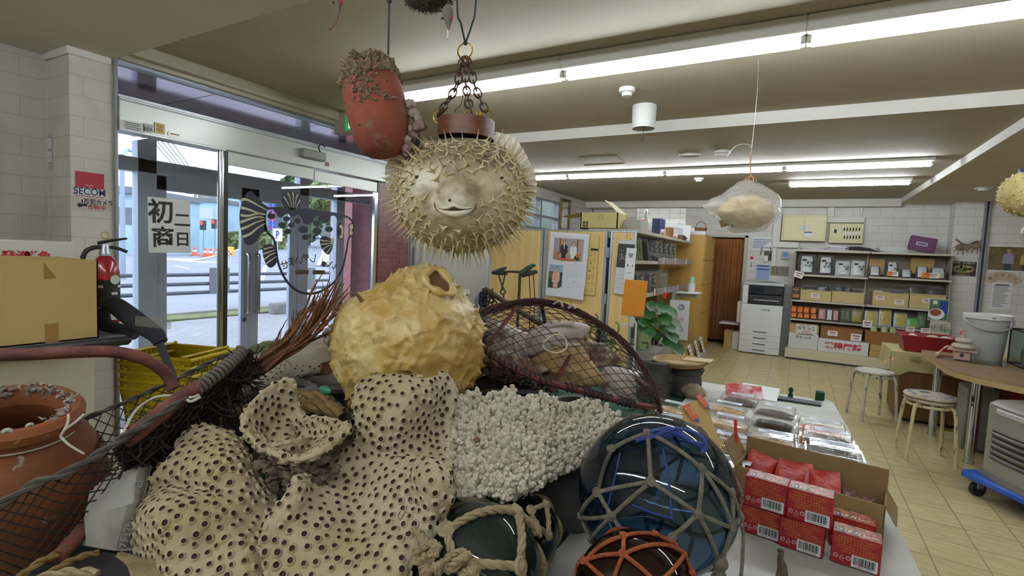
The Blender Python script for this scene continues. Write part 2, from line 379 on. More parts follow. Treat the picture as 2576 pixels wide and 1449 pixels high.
decal_poly(b,Z7((375,395),(470,392),(560,402),(680,410),(800,424),(900,444),(945,468),(970,500),(960,495),(930,470),(905,466),(890,478),(868,488),(850,462),(832,452),(812,462),(800,490),(775,506),(745,490),(725,455),(705,462),(690,492),(662,515),(628,505),(610,470),(585,445),(560,458),(540,462),(515,440),(495,440),(478,460),(452,466),(432,440),(405,410),(378,412)),n=4)
stroke(b,Z7((355,430),(352,500),(370,570),(410,610),(425,660),(440,760),(470,850),(520,930),(590,985),(670,1000),(740,985),(810,945),(860,890),(900,810),(925,690),(940,610),(965,590)),.021)
stroke(b,Z7((940,464),(968,500),(974,540),(960,590)),.014)
decal_poly(b,Z7((355,660),(400,655),(425,680),(440,740),(430,790),(395,818),(365,800),(345,755),(336,700)))
decal_poly(b,Z7((745,605),(775,597),(810,612),(828,640),(825,685),(800,725),(775,715),(750,680),(738,640)))
for cx_,cy_,rx,ry in ((400,457,28,20),(504,475,25,17),(580,490,22,19),(470,517,24,17),(537,520,24,18),(514,563,24,20),(623,551,34,24),(636,604,23,20),(714,505,25,20),(718,561,32,23),(801,548,27,21)):
    decal_poly(b,[z7(cx_+rx*math.cos(t*PI/4),cy_+ry*math.sin(t*PI/4)) for t in range(8)])
decal_poly(b,[z7(882+23*math.cos(t*PI/5),562+60*math.sin(t*PI/5)) for t in range(10)])
decal_poly(b,[z7(958+20*math.cos(t*PI/5),532+28*math.sin(t*PI/5)) for t in range(10)]); decal_poly(b,[z7(956+18*math.cos(t*PI/5),572+26*math.sin(t*PI/5)) for t in range(10)])
k2 = .0072; b.m(1)
for pl in (((190,340),(230,342),(300,378),(362,412)),((185,396),(240,410),(300,432),(358,442)),((182,448),(230,455),(300,440),(355,448)),((180,500),(240,478),(300,462),(352,468)),((182,548),(230,530),(290,500),(350,482)),((195,602),(250,580),(300,540),(352,508))):
    stroke(b,Z7(*pl),[.022,.006],k2)
for pl in (((485,320),(505,350),(528,392)),((512,292),(528,330),(542,398)),((548,290),(552,330),(550,398)),((582,305),(570,340),(560,395)),((600,340),(585,370),(570,398))): stroke(b,Z7(*pl),[.014,.004],k2)
for pl in (((345,690),(380,678),(415,672)),((340,722),(385,706),(425,692)),((348,760),(390,728),(432,712)),((362,790),(400,762),(436,738))): stroke(b,Z7(*pl),[.014,.005],k2)
for pl in (((742,625),(780,630),(815,636)),((745,655),(785,650),(818,648)),((760,690),(790,668),(820,656)),((785,715),(805,690),(824,665))): stroke(b,Z7(*pl),[.013,.004],k2)
decal_poly(b,[z7(886+17*math.cos(t*PI/5),564+50*math.sin(t*PI/5)) for t in range(10)],k2)
decal_poly(b,[z7(958+14*math.cos(t*PI/5),532+21*math.sin(t*PI/5)) for t in range(10)],k2); decal_poly(b,[z7(956+12*math.cos(t*PI/5),572+19*math.sin(t*PI/5)) for t in range(10)],k2)
decal_poly(b,[z7(826+13*math.cos(t*PI/5),632+24*math.sin(t*PI/5)) for t in range(10)],k2)
b.m(0); decal_poly(b,[z7(878+12*math.cos(t*PI/5),566+30*math.sin(t*PI/5)) for t in range(10)],.0082)
stroke(b,Z7((405,420),(378,445),(375,470)),.008)
for ch,x,y,rt in (('い',828,803,.7),('っ',768,790,.5),('し',690,755,.35),('ゃ',640,742,.3),('い',592,768,.0),('ま',540,778,-.3),('せ',492,802,-.5)):
    q = pt(*z7(x,y)); b.text(ch,.085,face(q,(0,-1,0),(0,0,1)) if 0 else sidep(q),bold=.012,sx=-1,rot=-rt*.6)
obj('decal',b,[DECAL,DECALW],lw,flat=True)
# labels on the header, sensor box with hook
HM = lambda px,py: sidep(onX(px,py,XL+.036)); LBM = [WHITE,mat('sticker_blue','b8bccb',.5),mat('sticker_gold','a8924e',.4,.3),mat('sticker_silver','9d9a88',.3,.5),mat('sticker_red','a37068',.5)]
for k,(px,py,w_,h) in enumerate(((333,318,.13,.055),(373,322,.055,.05),(402,323,.06,.065),(439,338,.075,.025),(824,413,.035,.035))):
    q = HM(px,py); b = B().card(q,w_,h); b.m(1)
    if k in (0,2):
        for i in range(4): b.card(q,w_*(.7-.1*(i % 2)),.0035,0,.018-.0115*i,.0006)
    elif k == 1: b.text('JSDA',.028,q,0,-.008,sx=.8,bold=.01)
    elif k == 3: b.card(q,.055,.006,0,0,.0006)
    obj('label_sticker',b,[LBM[k],INK],hd)
a_,c_ = onX(758,383,XL+.06),onX(817,392,XL+.06)
b = B().box((XL+.03,a_.y,a_.z-.035),(XL+.085,c_.y,a_.z+.035),.008); b.m(1).tube(smooth([(XL+.06,a_.y+.19,a_.z+.035),(XL+.06,a_.y+.17,a_.z+.075),(XL+.06,a_.y+.2,a_.z+.105),(XL+.06,a_.y+.235,a_.z+.09)]),.005,6)
obj('door_sensor',b,[mat('sensor_grey','9a9a96',.4),DARK],hd)
# ---- outer swing doors of the entrance porch
XO = -4.8
FR = mat('porch_aluminium','ccd6e8',.5,0)
d2 = thing('door_2','outer pair of aluminium glass swing doors with tall bar handles','door',(XO,3.12,0)); d2['kind'] = 'structure'
def yO(px): return onX(px,640,XO).y
b = B()
Y0,Y1,Y2,Y3 = 1.2,yO(340),yO(388),5.2
for ya,yb in ((yO(293)-.6,yO(293)-.55),(Y1,Y2),(yO(745),yO(768)),(yO(838),yO(858)),(yO(945),yO(975))): b.box((XO-.05,ya,0),(XO+.05,yb,2.35),.004)
zt = onX(450,415,XO).z; zb = onX(450,448,XO).z
b.box((XO-.05,1.2,zb),(XO+.05,5.2,zt),.004); b.box((XO-.05,1.2,2.3),(XO+.05,5.2,2.42)); obj('door_frame',b,FR,d2)
YS = yO(627)
for (ya,yb,hy) in ((Y2+.004,YS-.003,YS-.055),(YS+.003,yO(745)-.004,YS+.055)):
    z1 = zb-.004
    b = B().box((XO-.022,ya,.02),(XO+.022,ya+.085,z1),.003); b.box((XO-.022,yb-.095,.02),(XO+.022,yb,z1),.003)
    b.box((XO-.022,ya,z1-.12),(XO+.022,yb,z1),.003); b.box((XO-.022,ya,.02),(XO+.022,yb,.14),.003)
    lf = obj('door_leaf',b,FR,d2)
    obj('pane',B().box((XO-.004,ya+.085,.14),(XO+.004,yb-.095,z1-.12)),GLASS_OUT,lf)
    b = B().tube([(XO+.022,hy,1.27),(XO+.075,hy,1.27),(XO+.08,hy,1.25),(XO+.08,hy,.71),(XO+.075,hy,.69),(XO+.022,hy,.69)],.014,8)
    obj('door_handle',b,CHROME,lf)
    if hy < YS: obj('door_lock',B().cyl((XO+.02,hy-.01,onX(614,803,XO).z),(XO+.034,hy-.01,onX(614,803,XO).z),.022,n=14),CHROME,lf)
obj('side_pane',B().box((XO-.004,1.2,.1),(XO+.004,Y1,zb)).box((XO-.004,yO(768),.1),(XO+.004,yO(838),zb)).box((XO-.004,yO(858),.1),(XO+.004,yO(945),zb)).box((XO-.004,1.2,zt),(XO+.004,5.2,2.3)),GLASS_OUT,d2)
# porch: soffit of glossy maroon panels, side walls
SOFF = mat('maroon_soffit','b08a98',.12,.75,spec=.8,coat=.3)
b = B()
for i in range(5):
    y0 = 1.3+.93*i
    for x0,x1 in ((-4.74,-3.79),): b.box((x0,y0,2.47),(x1,y0+.922,2.5))
b.m(1).box((-4.9,1.3,2.5),(-3.77,6.2,2.56)); b.box((-5.0,1.0,2.44),(-4.9,6.2,2.7))
struct('ceiling_porch',b,[SOFF,mat('soffit_joint','30181c',.7)])
struct('wall_porch_pillar',B().box((-5.4,onX(868,700,-5.1).y,-.1),(-5.0,onX(915,700,-5.1).y,2.6)),mat('pillar_maroon','a8686a',.45,col2='9a5a5c',vs=12))
struct('wall_porch',B().box((-4.72,5.0,0),(-3.77,5.12,2.45)),mat('porch_maroon','8a4a4c',.45,col2='7a3c3e',vs=12))
struct('wall_porch_end',B().box((-4.95,.95,0),(-3.95,1.05,2.5)),mat('porch_plaster','9a948c',.7))
# ---- office window high on the left wall
w2 = thing('window_2','small aluminium office window high above the partition','window',(XL,7.3,1.8)); w2['kind'] = 'structure'
obj('pane',B().box((XL-.06,6.62,1.82),(XL-.055,8.03,2.28)),GLASS,w2)
b = B()
for y in (6.60,7.30,8.0): b.box((XL-.08,y,1.8),(XL+.01,y+.05,2.3))
for z in (1.8,2.0,2.27): b.box((XL-.08,6.6,z),(XL+.012,8.05,z+.035))
obj('window_frame',b,ALUD,w2)
# ---- fluorescent fittings in rows (each fitting is one lamp)
TUBE = emis('lit_tube','eef7ff',TUBE_POWER); FIT = mat('fitting_white','d9d7cd',.45)
def fitting(loc,label,group,zc):
    t = thing('fluorescent_light',label,'ceiling light',loc,0,group); Wt = WM[t.name]
    b = B(Wt).box((-.615,-.075,0),(.615,.075,zc-loc[2]),.006); b.box((-.612,-.03,-.035),(-.590,.03,0),.004); b.box((.590,-.03,-.035),(.612,.03,0),.004)
    obj('fitting_body',b,FIT,t)
    obj('lamp_tube',B(Wt).tube([(-.59,0,-.03),(.59,0,-.03)],.016,12),TUBE,t)
    return t
G1 = 'ceiling light fittings'
zt1 = 2.44; q0 = onZ(1424,193.8,zt1); q1 = onZ(2018.5,115.3,zt1); ry = (q0.y+q1.y)/2; x0 = (q0.x+q1.x)/2; dx = 1.228
f0 = fitting((x0,ry,zt1+.03),'lit tube fitting in the near row, middle one above the chained blowfish side',G1,ZC-.001)
for k,lb in ((-1,'lit tube fitting in the near row, leftmost, behind the hanging chains'),(1,'lit tube fitting in the near row, rightmost, running out of the picture'),(2,'lit tube fitting in the near row, beyond the right picture edge')):
    dup(f0,M.Translation((x0+dx*k,ry,zt1+.03)),lb)
zt2 = 2.40; q0 = onZ(1444,447,zt2); q1 = onZ(2345,413.4,zt2); ry2 = (q0.y+q1.y)/2
f2 = fitting((q1.x-.60,ry2,zt2+.03),'lit tube fitting in the far row, rightmost, next to the soffit',G1,ZC2-.001)
for k,lb in ((1,'lit tube fitting in the far row, second from the right'),(2,'lit tube fitting in the far row, third from the right'),(3,'lit tube fitting in the far row, leftmost, beside the blowfish fin')):
    dup(f2,M.Translation((q1.x-.60-1.225*k,ry2,zt2+.03)),lb)
q1 = onZ(2289,461,zt2)
dup(f2,M.Translation((q1.x-.60,q1.y,zt2+.03)),'single lit tube fitting above the far wall shelves')
for k,(xx,yy) in enumerate(((-2.3,-.6),(-1.07,-.6),(.16,-.6),(1.39,-.6))):
    dup(f0,M.Translation((xx,yy,2.369)),['lit tube fitting behind the photographer, leftmost','lit tube fitting behind the photographer, second from the left','lit tube fitting behind the photographer, third from the left','lit tube fitting behind the photographer, rightmost'][k])
# ================================================================ the street outside
ASPH = mat('asphalt','83868f',.85,col2='797c86',vs=.6,bmp=.2,bs=40)
PAVE = tiles('paving_blocks','8f8f92','6d6e72',.22,.11,.006,.85,.5,'XY','7b7b7c',.4,1.5,None,.4,.65,.07)
RWHITE = mat('road_marking','e4e6ea',.7,col2='cfd2d6',vs=2)
CONC = mat('concrete','8b8b88',.85,col2='74756f',vs=3,bmp=.2)
struct('ground_sidewalk',B().box((-9.75,-25,-.12),(-4.86,60,-.005)),PAVE)
struct('floor_porch',B().box((-4.86,1.0,-.1),(-3.76,5.1,-.002)),PAVE)
struct('ground_road',B().box((-170,-80,-.3),(-9.75,160,-.06)),ASPH)
struct('trim_kerb',B().box((-9.9,-25,-.08),(-9.62,60,.06),.02),CONC)
b = B().box((-10.6,-25,-.061),(-10.45,40,-.055))
for i in range(9):
    p = onZ(470+22*i,655,-.055); b.quad(p+V((-3,-.5,0)),p+V((3,-.9,0)),p+V((3.2,-.3,0)),p+V((-2.8,.1,0)))
for x0,y0,x1,y1 in ((655,712,668,668),(560,702,520,692),(440,668,475,676)):
    p,q = onZ(x0,y0,-.055),onZ(x1,y1,-.055); d = (q-p).normalized(); n_ = V((-d.y,d.x,0))*.09; b.quad(p-n_,p+n_,q+n_,q-n_)
struct('road_markings',b,RWHITE)
# climbing side road
RP = [(640,662,34),(690,640,45),(735,612,65),(742,590,90),(722,577,125)]
b = B(); Lp = []; Rp = []
for x,y,t in RP:
    c = at(x,y,t); Lp.append(c+V((-3.2,-2.2,0))); Rp.append(c+V((3.6,2.4,0)))
for i in range(len(RP)-1): b.quad(Lp[i],Rp[i],Rp[i+1],Lp[i+1])
b.m(1)
for i in range(len(RP)-1):
    for P_ in (Lp,Rp):
        d = (Rp[i]-Lp[i]).normalized()*.3; u_ = V((0,0,.03)); s_ = 1 if P_ is Lp else -1
        b.quad(P_[i]+u_,P_[i]+d*s_+u_,P_[i+1]+d*s_+u_,P_[i+1]+u_)
struct('ground_side_road',b,[ASPH,RWHITE])
# verge, hill
GRASSM = mat('verge_grass','6e7444',.9,col2='59603a',vs=5,bmp=.4,bs=30)
tag(obj('grass_verge',B().box((-9.62,-4,-.01),(-9.1,12,.03),.02),GRASSM),'thin mossy grass strip along the kerb outside','grass',None,'stuff')
HILL = mat('wooded_hill','4b5a52',.95,col2='39473f',vs=.12,bmp=.5,bs=.5)
P = []
for i in range(41):
    a = -1.35+i*.055; r_ = 150; row = []
    hh = 10+7*NZ.noise((i*.35,1,0))+3*NZ.noise((i*1.3,5,0))+(9 if a > -.55 else 0)
    for j in range(7):
        rr = r_-18*math.cos(j/6*PI/2); row.append((math.sin(a)*rr*1.0,math.cos(a)*rr,-1+hh*math.sin(j/6*PI/2)+(1.2*NZ.noise((i*2.1,j*2.3,3)) if j else 0)))
    P.append(row)
struct('ground_hill',B().grid(P),HILL)
# railing: posts, three rails, plates
XR = -9.05
RAILM = mat('railing_dark_metal','4e5360',.5,.3); POSTM = mat('railing_post_brown','6d5a58',.6); PLATE = mat('railing_plate','74757a',.55,.3)
fe = thing('street_railing','dark three-bar street railing with plates beyond the porch','railing',(XR,5,0))
for py in (690,712,733):
    z = onX(560,py,XR).z; obj('rail',B().tube([(XR,-6,z),(XR,14,z)],.032,8),RAILM,fe)
for px in (733,250):
    y = onX(px,700,XR).y; obj('post',B().cyl((XR+.06,y,-.02),(XR+.06,y,.92),.09,n=14).ball((XR+.06,y,.92),.09,14,6,(1,1,.3)),POSTM,fe)
for x0,x1 in ((523,574),(745,790),(845,900)):
    y0,y1 = onX(x0,700,XR).y,onX(x1,700,XR).y; z0,z1 = onX(550,738,XR).z,onX(550,673,XR).z
    b = B().box((XR+.035,y0,z0),(XR+.05,y1,z1),.005)
    for z in (z0+.12,(z0+z1)/2,z1-.12): b.cyl((XR+.05,(y0+y1)/2,z),(XR+.075,(y0+y1)/2,z),.03,n=8)
    obj('plate',b,PLATE,fe)
tag(obj('concrete_block',B().box((-9.05,onX(646,770,-9.4).y,-.02),(-8.8,onX(800,770,-9.4).y,.22),.03),CONC),'mossy low concrete kerb block behind the railing post','kerb block')
# far buildings
BLUEB = mat('pale_blue_cladding','a3bccb',.7,col2='93afc0',vs=.4); CONCB = mat('old_concrete_wall','9d968c',.85,col2='837c72',vs=.5)
GREYW = mat('dull_window','5d6670',.3); EAVE = mat('grey_eave','6c7076',.6); PALEB = mat('pale_wall','b6bcc0',.8)
def slab(name,x0,x1,ytop,ybot,t,m_,label,cat,depth=8,extra=None,t2=None):
    a,c = at(x0,ybot,t),at(x1,ybot,t2 or t); top = at((x0+x1)/2,ytop,(t+(t2 or t))/2).z
    u = (c-a); u.z = 0; wd = u.length; u.normalize(); n_ = V((-u.y,u.x,0)); 
    if n_.dot(V((CF.x,CF.y,0))) < 0: n_ = -n_
    a.z = -.1; F = M(((u.x,n_.x,0,a.x),(u.y,n_.y,0,a.y),(0,0,1,a.z),(0,0,0,1)))
    t_ = thing(name,label,cat,Mx=F); H_ = top+.1
    obj('wall',B(F).box((0,0,0),(wd,depth,H_)),m_,t_)
    if extra: extra(t_,F,wd,H_)
    return t_
def ex1(t_,F,w_,h):
    obj('parapet',B(F).box((-.2,-.25,h-.45),(w_+.2,8,h)),EAVE,t_)
    for i in range(3):
        b = B(F).box((w_*(.1+.3*i),-.05,h*.62),(w_*(.1+.3*i)+w_*.2,.05,h*.82)); obj('window',b,PALEB,t_)
def ex2(t_,F,w_,h):
    obj('canopy',B(F).box((w_*.2,-1.6,h*.42),(w_,.1,h*.5)),EAVE,t_); obj('sign_board',B(F).box((w_*.45,-.2,h*.62),(w_*.9,0,h*.8)),WHITE,t_)
    obj('window',B(F).box((w_*.3,-.05,h*.08),(w_*.8,.05,h*.36)),GREYW,t_)
def ex3(t_,F,w_,h):
    obj('eave',B(F).box((-.2,-.6,h-.5),(w_+.2,8,h)),EAVE,t_)
    for i in range(4): obj('window',B(F).box((w_*(.08+.23*i),-.05,h*.45),(w_*(.08+.23*i)+w_*.13,.05,h*.7)),GREYW,t_)
slab('warehouse',372,555,497,630,62,BLUEB,'long pale blue warehouse across the street','building',extra=ex1)
slab('shop_building',562,660,500,628,76,BLUEB,'pale blue shop with a dark canopy behind the fish tail decal','building',extra=ex2)
slab('concrete_building',497,560,478,600,92,CONCB,'weathered grey concrete building above the warehouse roof','building',extra=ex3)
slab('roadside_building',215,345,470,650,40,BLUEB,'pale blue building with brown eave left of the lamp post','building',extra=ex3)
# poles, lights, signs
POLE = mat('galvanised_pole','8f9aa8',.5,.4); CPOLE = mat('concrete_pole','a8aaaa',.8)
def pole(name,px,yb,yt,t,r_,m_,label,cat):
    a = at(px,yb,t); top = at(px,yt,t).z; a.z = 0
    t_ = thing(name,label,cat,a); obj('mast',B().tube([(a.x,a.y,-.1),(a.x,a.y,top)],[r_,r_*.75],10),m_,t_); return t_,a,top
p1,a,top = pole('lamp_post',309,690,395,17,.09,POLE,'tall pale lamp post nearest the left pillar outside','lamp post')
obj('luminaire',B().tube([(a.x,a.y,top),(a.x-.4,a.y+.3,top+.3),(a.x-1.2,a.y+.9,top+.35)],.06,6),POLE,p1)
p2,a,top = pole('utility_pole',491,640,420,48,.16,CPOLE,'concrete utility pole carrying wires and transformer boxes','utility pole')
obj('crossarm',B().box((a.x-1.2,a.y-.08,top-.9),(a.x+1.2,a.y+.08,top-.75)),POLE,p2)
for dx_ in (-.5,.5): obj('transformer',B().cyl((a.x+dx_,a.y-.3,top-2.6),(a.x+dx_,a.y-.3,top-1.7),.28,n=10),mat('transformer_grey','9aa3ab',.6),p2)
b = B()
for k in range(5):
    s0 = V((a.x-1.0+.5*k,a.y,top-.7)); b.tube([s0+V((-26+13*i,18-9*i,-.9*(1-abs(i-2)/2)**1+ .4*abs(i-2))) for i in range(5)],.025,4)
obj('wire',b,DARK,p2)
LMPR = emis('signal_red','ff4a2a',1.4)
for px,py,lb in ((512,570,'pedestrian signal showing red, left one of the pair'),(541,567,'pedestrian signal showing red, right one of the pair')):
    p3,a,top = pole('traffic_light',px,632,py-8,46,.06,POLE,lb,'traffic light'); p3['group'] = 'pedestrian signals across the street'
    obj('housing',B().box((a.x-.25,a.y-.2,top-.6),(a.x+.25,a.y+.1,top+.25)),mat('signal_case','3a4148',.5),p3)
    obj('lamp',B().box((a.x-.2,a.y-.26,top-.15),(a.x+.2,a.y-.2,top+.2)),LMPR,p3)
CONEM = mat('cone_orange','e0562a',.5)
c0 = None
for i,(px,py,lb) in enumerate(((490,645,'orange traffic cone under the right lower corner of the paper notice'),(516,648,'orange traffic cone, leftmost of the three right of the notice'),(530,641,'orange traffic cone, middle of the three right of the notice'),(546,646,'orange traffic cone beside the chrome door post'))):
    a = at(px,py,44-(px-490)*.05); a.z = -.06
    if c0 is None:
        c0 = thing('traffic_cone',lb,'traffic cone',a,0,'traffic cones at the junction'); W_ = WM[c0.name]
        obj('cone_body',B(W_).lathe([(.24,.04),(.18,.2),(.08,.72),(.05,.75),(0,.75)],n=12),CONEM,c0); obj('base',B(W_).box((-.28,-.28,0),(.28,.28,.05),.02),CONEM,c0)
        obj('reflective_band',B(W_).lathe([(.165,.34),(.125,.5),(.12,.5)],n=12),WHITE,c0)
    else: dup(c0,M.Translation(a),lb)
a = at(576,640,40); a.z = -.06; t_ = thing('road_barrier','yellow road barrier with red and white checks by the chrome post','road barrier',a)
b = B().box((a.x-.55,a.y-.1,0),(a.x+.55,a.y+.1,.9),.03); obj('barrier_board',b,mat('barrier_yellow','d6b02a',.5),t_)
b = B()
for i in range(5):
    for j in range(3): b.m((i+j) % 2).box((a.x-.5+.2*i,a.y-.13,.1+.17*j),(a.x-.3+.2*i,a.y-.1,.27+.17*j))
obj('check_pattern',b,[WHITE,mat('check_red','b0322c',.5)],t_)
# parking flag and sign, side street
p4,a,top = pole('banner_pole',686,600,486,40,.05,POLE,'tall banner pole with a red and blue banner up the side road','banner')
obj('banner',B().box((a.x-.5,a.y-.02,top-2.9),(a.x+.3,a.y+.02,top-.2)),mat('banner_red_blue','a02838',.7,col2='2b46a8',vs=.8,lo=.47,hi=.53),p4)
p5,a,top = pole('parking_sign',698,640,575,38,.05,POLE,'white square parking sign by the side road','sign')
b = B().box((a.x-.5,a.y-.03,top-.95),(a.x+.5,a.y+.03,top)); b.m(1).text('P',.85,front((a.x,a.y-.031,top-.5)),bold=.02,z=.01); obj('sign_plate',b,[WHITE,INKBLUE],p5)
# white van waiting at the crossing
a = onZ(842,672,-.06); yw = math.atan2(a.x,-a.y)
VW = mat('van_white','d3d6da',.3,coat=.4); VG = mat('van_window','2b3138',.15); t_ = thing('van','white delivery van waiting at the crossing, seen through the decal','van',a,math.atan2(-a.y,-a.x)+PI/2); Wt = WM[t_.name]
b = B(Wt); prof = [(-.1,.35),(-.1,.85),(.35,1.0),(.85,1.75),(1.2,1.9),(4.2,1.9),(4.3,1.7),(4.3,.35)]
b.grid([[(x,y,z) for y,z in prof] for x in (-.78,.78)]); b.add([(-.78,y,z) for y,z in prof],[tuple(range(8))]); b.add([(.78,y,z) for y,z in prof],[tuple(range(8))[::-1]]); b.box((-.78,0,.3),(.78,4.2,.36)); obj('body',b,VW,t_)
obj('windscreen',B(Wt).quad((-.68,.40,1.06),(.68,.40,1.06),(.62,.80,1.70),(-.62,.80,1.70)),VG,t_)
b = B(Wt).box((-.3,-.13,.55),(.3,-.1,.72)); obj('grille',b,DARK,t_)
for sx in (-.6,.6): obj('headlamp',B(Wt).box((sx-.12,-.13,.68),(sx+.12,-.09,.84),.02),WHITE,t_)
for sx in (-.72,.72):
    for yy in (.6,3.4): obj('wheel',B(Wt).cyl((sx-.1,yy,.3),(sx+.1,yy,.3),.3,n=16),DARK,t_)
# trees
LEAF = [mat('foliage_dark','3f5236',.9,col2='5b6e45',vs=2,bmp=.6,bs=6),mat('foliage_olive','5f6b40',.9,col2='7c8450',vs=2,bmp=.6,bs=6)]
BARK = mat('bark','4c4036',.9)
def tree(px,py,t,w_,h,k,label,name='street_tree'):
    c = at(px,py,t); t_ = thing(name,label,'tree',(c.x,c.y,0),0,'trees and shrubs along the street')
    r_ = random.Random(int(px*7+py)); cr = B(); tk = B()
    z0 = c.z-h/2
    for i in range(260):
        a,q,z = r_.uniform(0,2*PI),r_.random()**.5,r_.uniform(-1,1); s_ = math.sqrt(1-z*z)
        d = V((math.cos(a)*s_*w_/2,math.sin(a)*s_*w_/2,z*h/2))*(.75+.35*r_.random()*NZ.noise((a,z,px))+.15*q)
        s2 = w_*r_.uniform(.07,.12); n1 = V((r_.uniform(-1,1),r_.uniform(-1,1),r_.uniform(-1,1))).normalized(); n2 = n1.orthogonal().normalized(); n3 = n1.cross(n2); p = V((c.x,c.y,c.z))+d
        cr.add([p-n2*s2,p+n3*s2*.6+n1*s2*.2,p+n2*s2,p-n3*s2*.6+n1*s2*.2],[(0,1,2,3)])
    cr.ball(c,1,12,8,(w_*.36,w_*.36,h*.4))
    obj('crown',cr,LEAF[k],t_); obj('trunk',tk.tube([(c.x,c.y,-.2),(c.x,c.y,z0+h*.3)],[w_*.05,w_*.03],6),BARK,t_)
tree(648,500,95,8,7,0,'dark rounded tree behind the fish tail decal'); tree(702,515,110,9,10,0,'dark tall tree left of the side road'); tree(775,505,80,10,11,0,'dark tree right of the side road')
tree(840,505,60,7,5,1,'olive tree above the van near the door edge'); tree(600,612,55,3.5,2.6,1,'olive shrub by the blue shop','street_shrub'); tree(655,610,52,5,3,1,'olive shrubs at the side road corner','street_shrub')
tree(760,570,58,4.5,5,0,'dark shrub bank along the right of the side road','street_shrub')
# ================================================================ the far wall and what stands before it
PLAST = pane('clear_wrap',(.95,.95,.94),rough=.08,haze=.12,hazec='e8e8e4',bmp=.5,bs=22)
PLAST2 = pane('clear_plastic_box',(.96,.96,.96),rough=.05,haze=.06,hazec='f0f0ee')
def X_(px,Y,py=660): return onY(px,py,Y).x
def Z_(py,Y,px=2100): return onY(px,py,Y).z
def rect(px0,py0,px1,py1,Y):
    pc = (py0+py1)/2; xc = (px0+px1)/2
    return onY(px0,pc,Y).x,onY(xc,py1,Y).z,onY(px1,pc,Y).x,onY(xc,py0,Y).z
def fb(b,r_,Y,d,bev=0.0): x0,z0,x1,z1 = rect(*r_,Y); return b.box((x0,Y,z0),(x1,Y+d,z1),bev)   # front face at Y
def fcard(b,r_,Y): x0,z0,x1,z1 = rect(*r_,Y); return b.quad((x0,Y,z0),(x1,Y,z0),(x1,Y,z1),(x0,Y,z1))
def lines(b,F,w_,h,n,r_=None,dash=None):      # rows of small unreadable print
    r_ = r_ or random.Random(n)
    for i in range(n):
        ww = w_*r_.uniform(.55,1); b.card(F,ww,h/n*.35,-(w_-ww)/2,h/2-(i+.5)*h/n,.0008)
def single(name,b,mats,label,cat,group=None,**k): return obj(name,b,mats,None,label,cat,group,**k)
# doorway curtain
CURT = mat('brown_curtain','8a5524',.85,col2='7a481c',vs=3,bmp=.1,bs=60,sheen=.2)
x0,x1 = -1.62,-.815; P = []
for i in range(121):
    u = i/120; x = x0+(x1-x0)*u; row = []
    for j in range(13):
        v = j/12; amp = .012+.022*v
        s_ = math.sin(u*2*PI*9+.8*math.sin(u*11)+.3*v)
        row.append((x+.012*math.cos(u*40)*v,YF+.04-amp*(abs(s_)**.7*math.copysign(1,s_)),1.82-1.76*v))
    P.append(row)
b = B().grid(P).grid([[V(p)+V((0,.004,0)) for p in r_] for r_ in P][::-1])
single('curtain',b,CURT,'brown pleated curtain closing the doorway left of the copier','curtain')
b = B().box((-.815,YF-.02,0),(-.76,YF+.1,1.88),.004).box((-1.66,YF-.02,1.84),(-.76,YF+.1,1.88),.004).box((-1.66,YF-.02,0),(-1.62,YF+.1,1.88),.004)
struct('trim_door_frame',b,mat('door_frame_grey','b3ad9c',.5))
# notice, ducts, cabinets on the wall
YW = YF-.004
b = B(); fb(b,(1893,597,1946,629),YW-.004,.004); F = front(onY(1919,613,YW-.0045)); b.m(1); lines(b,F,.30,.16,6)
single('notice_board',b,[WHITE,INKBLUE],'white laminated sheet of blue print above the key hooks','notice')
b = B(); fb(b,(1899,665,1938,704),YW-.012,.012,.003); b.m(1); fcard(b,(1902,672,1936,703),YW-.0125); b.m(2); fcard(b,(1903,667,1936,671),YW-.0126); fcard(b,(1903,676,1936,679),YW-.0126)
single('wall_poster',b,[WHITE,mat('poster_blue','8d9cc0',.4),INKBLUE],'blue framed sheet on the wall right above the copier','poster')
b = B(); fb(b,(1884,644,1896,679),YW-.004,.004); q = onY(1890,661,YW-.0045); b.m(2).text('配電盤',.03,front(q+V((.0,0,-.03))),rot=-PI/2,bold=.01); b.m(1).cyl(onY(1891,649,YW-.004),onY(1891,649,YW-.007),.028,n=16)
single('sign_strip',b,[WHITE,RED,INKBLUE],'narrow white vertical sign with a red dot beside the doorway','sign')
DUCT = mat('duct_white','cfcdc3',.5); DUCT2 = mat('duct_beige','c3bda9',.55)
t = thing('cable_duct','white wall duct left of the cream cabinet, running down to the outlets','cable duct',onY(1952,668,YW)); 
for r_,d_ in (((1948,478,1987,494),.16),((1957,496,1973,506),.1),((1946,506,1966,610),.05),((1944,608,2009,623),.07),((1941,623,1953,670),.045)):
    obj('duct_run',fb(B(),r_,YW-d_,d_,.004),DUCT,t)
t = thing('cable_duct','white wall duct right of the cream cabinet, ending above the breaker panel','cable duct',onY(2090,560,YW))
for r_,d_ in (((2068,475,2110,492),.16),((2086,493,2107,505),.1),((2082,505,2100,546),.05),((2080,545,2175,560),.07),((2165,500,2171,546),.02)):
    obj('duct_run',fb(B(),r_,YW-d_,d_,.004),DUCT,t)
t = thing('electric_cabinet','cream two-door electric cabinet high on the far wall','cabinet',onY(2022,605,YW))
obj('cabinet_body',fb(B(),(1967,540,2079,606),YW-.14,.14,.006),CREAM,t)
for r_,hx in (((1972,545,2022,601),2017),((2024,545,2075,602),2030)):
    d_ = obj('cabinet_door',fb(B(),r_,YW-.148,.01,.003),mat('cream_door','d2c896',.45),t)
    b = B(); fb(b,(hx-5,568,hx+5,578),YW-.153,.006,.002); obj('door_handle',b,ALUD,d_)
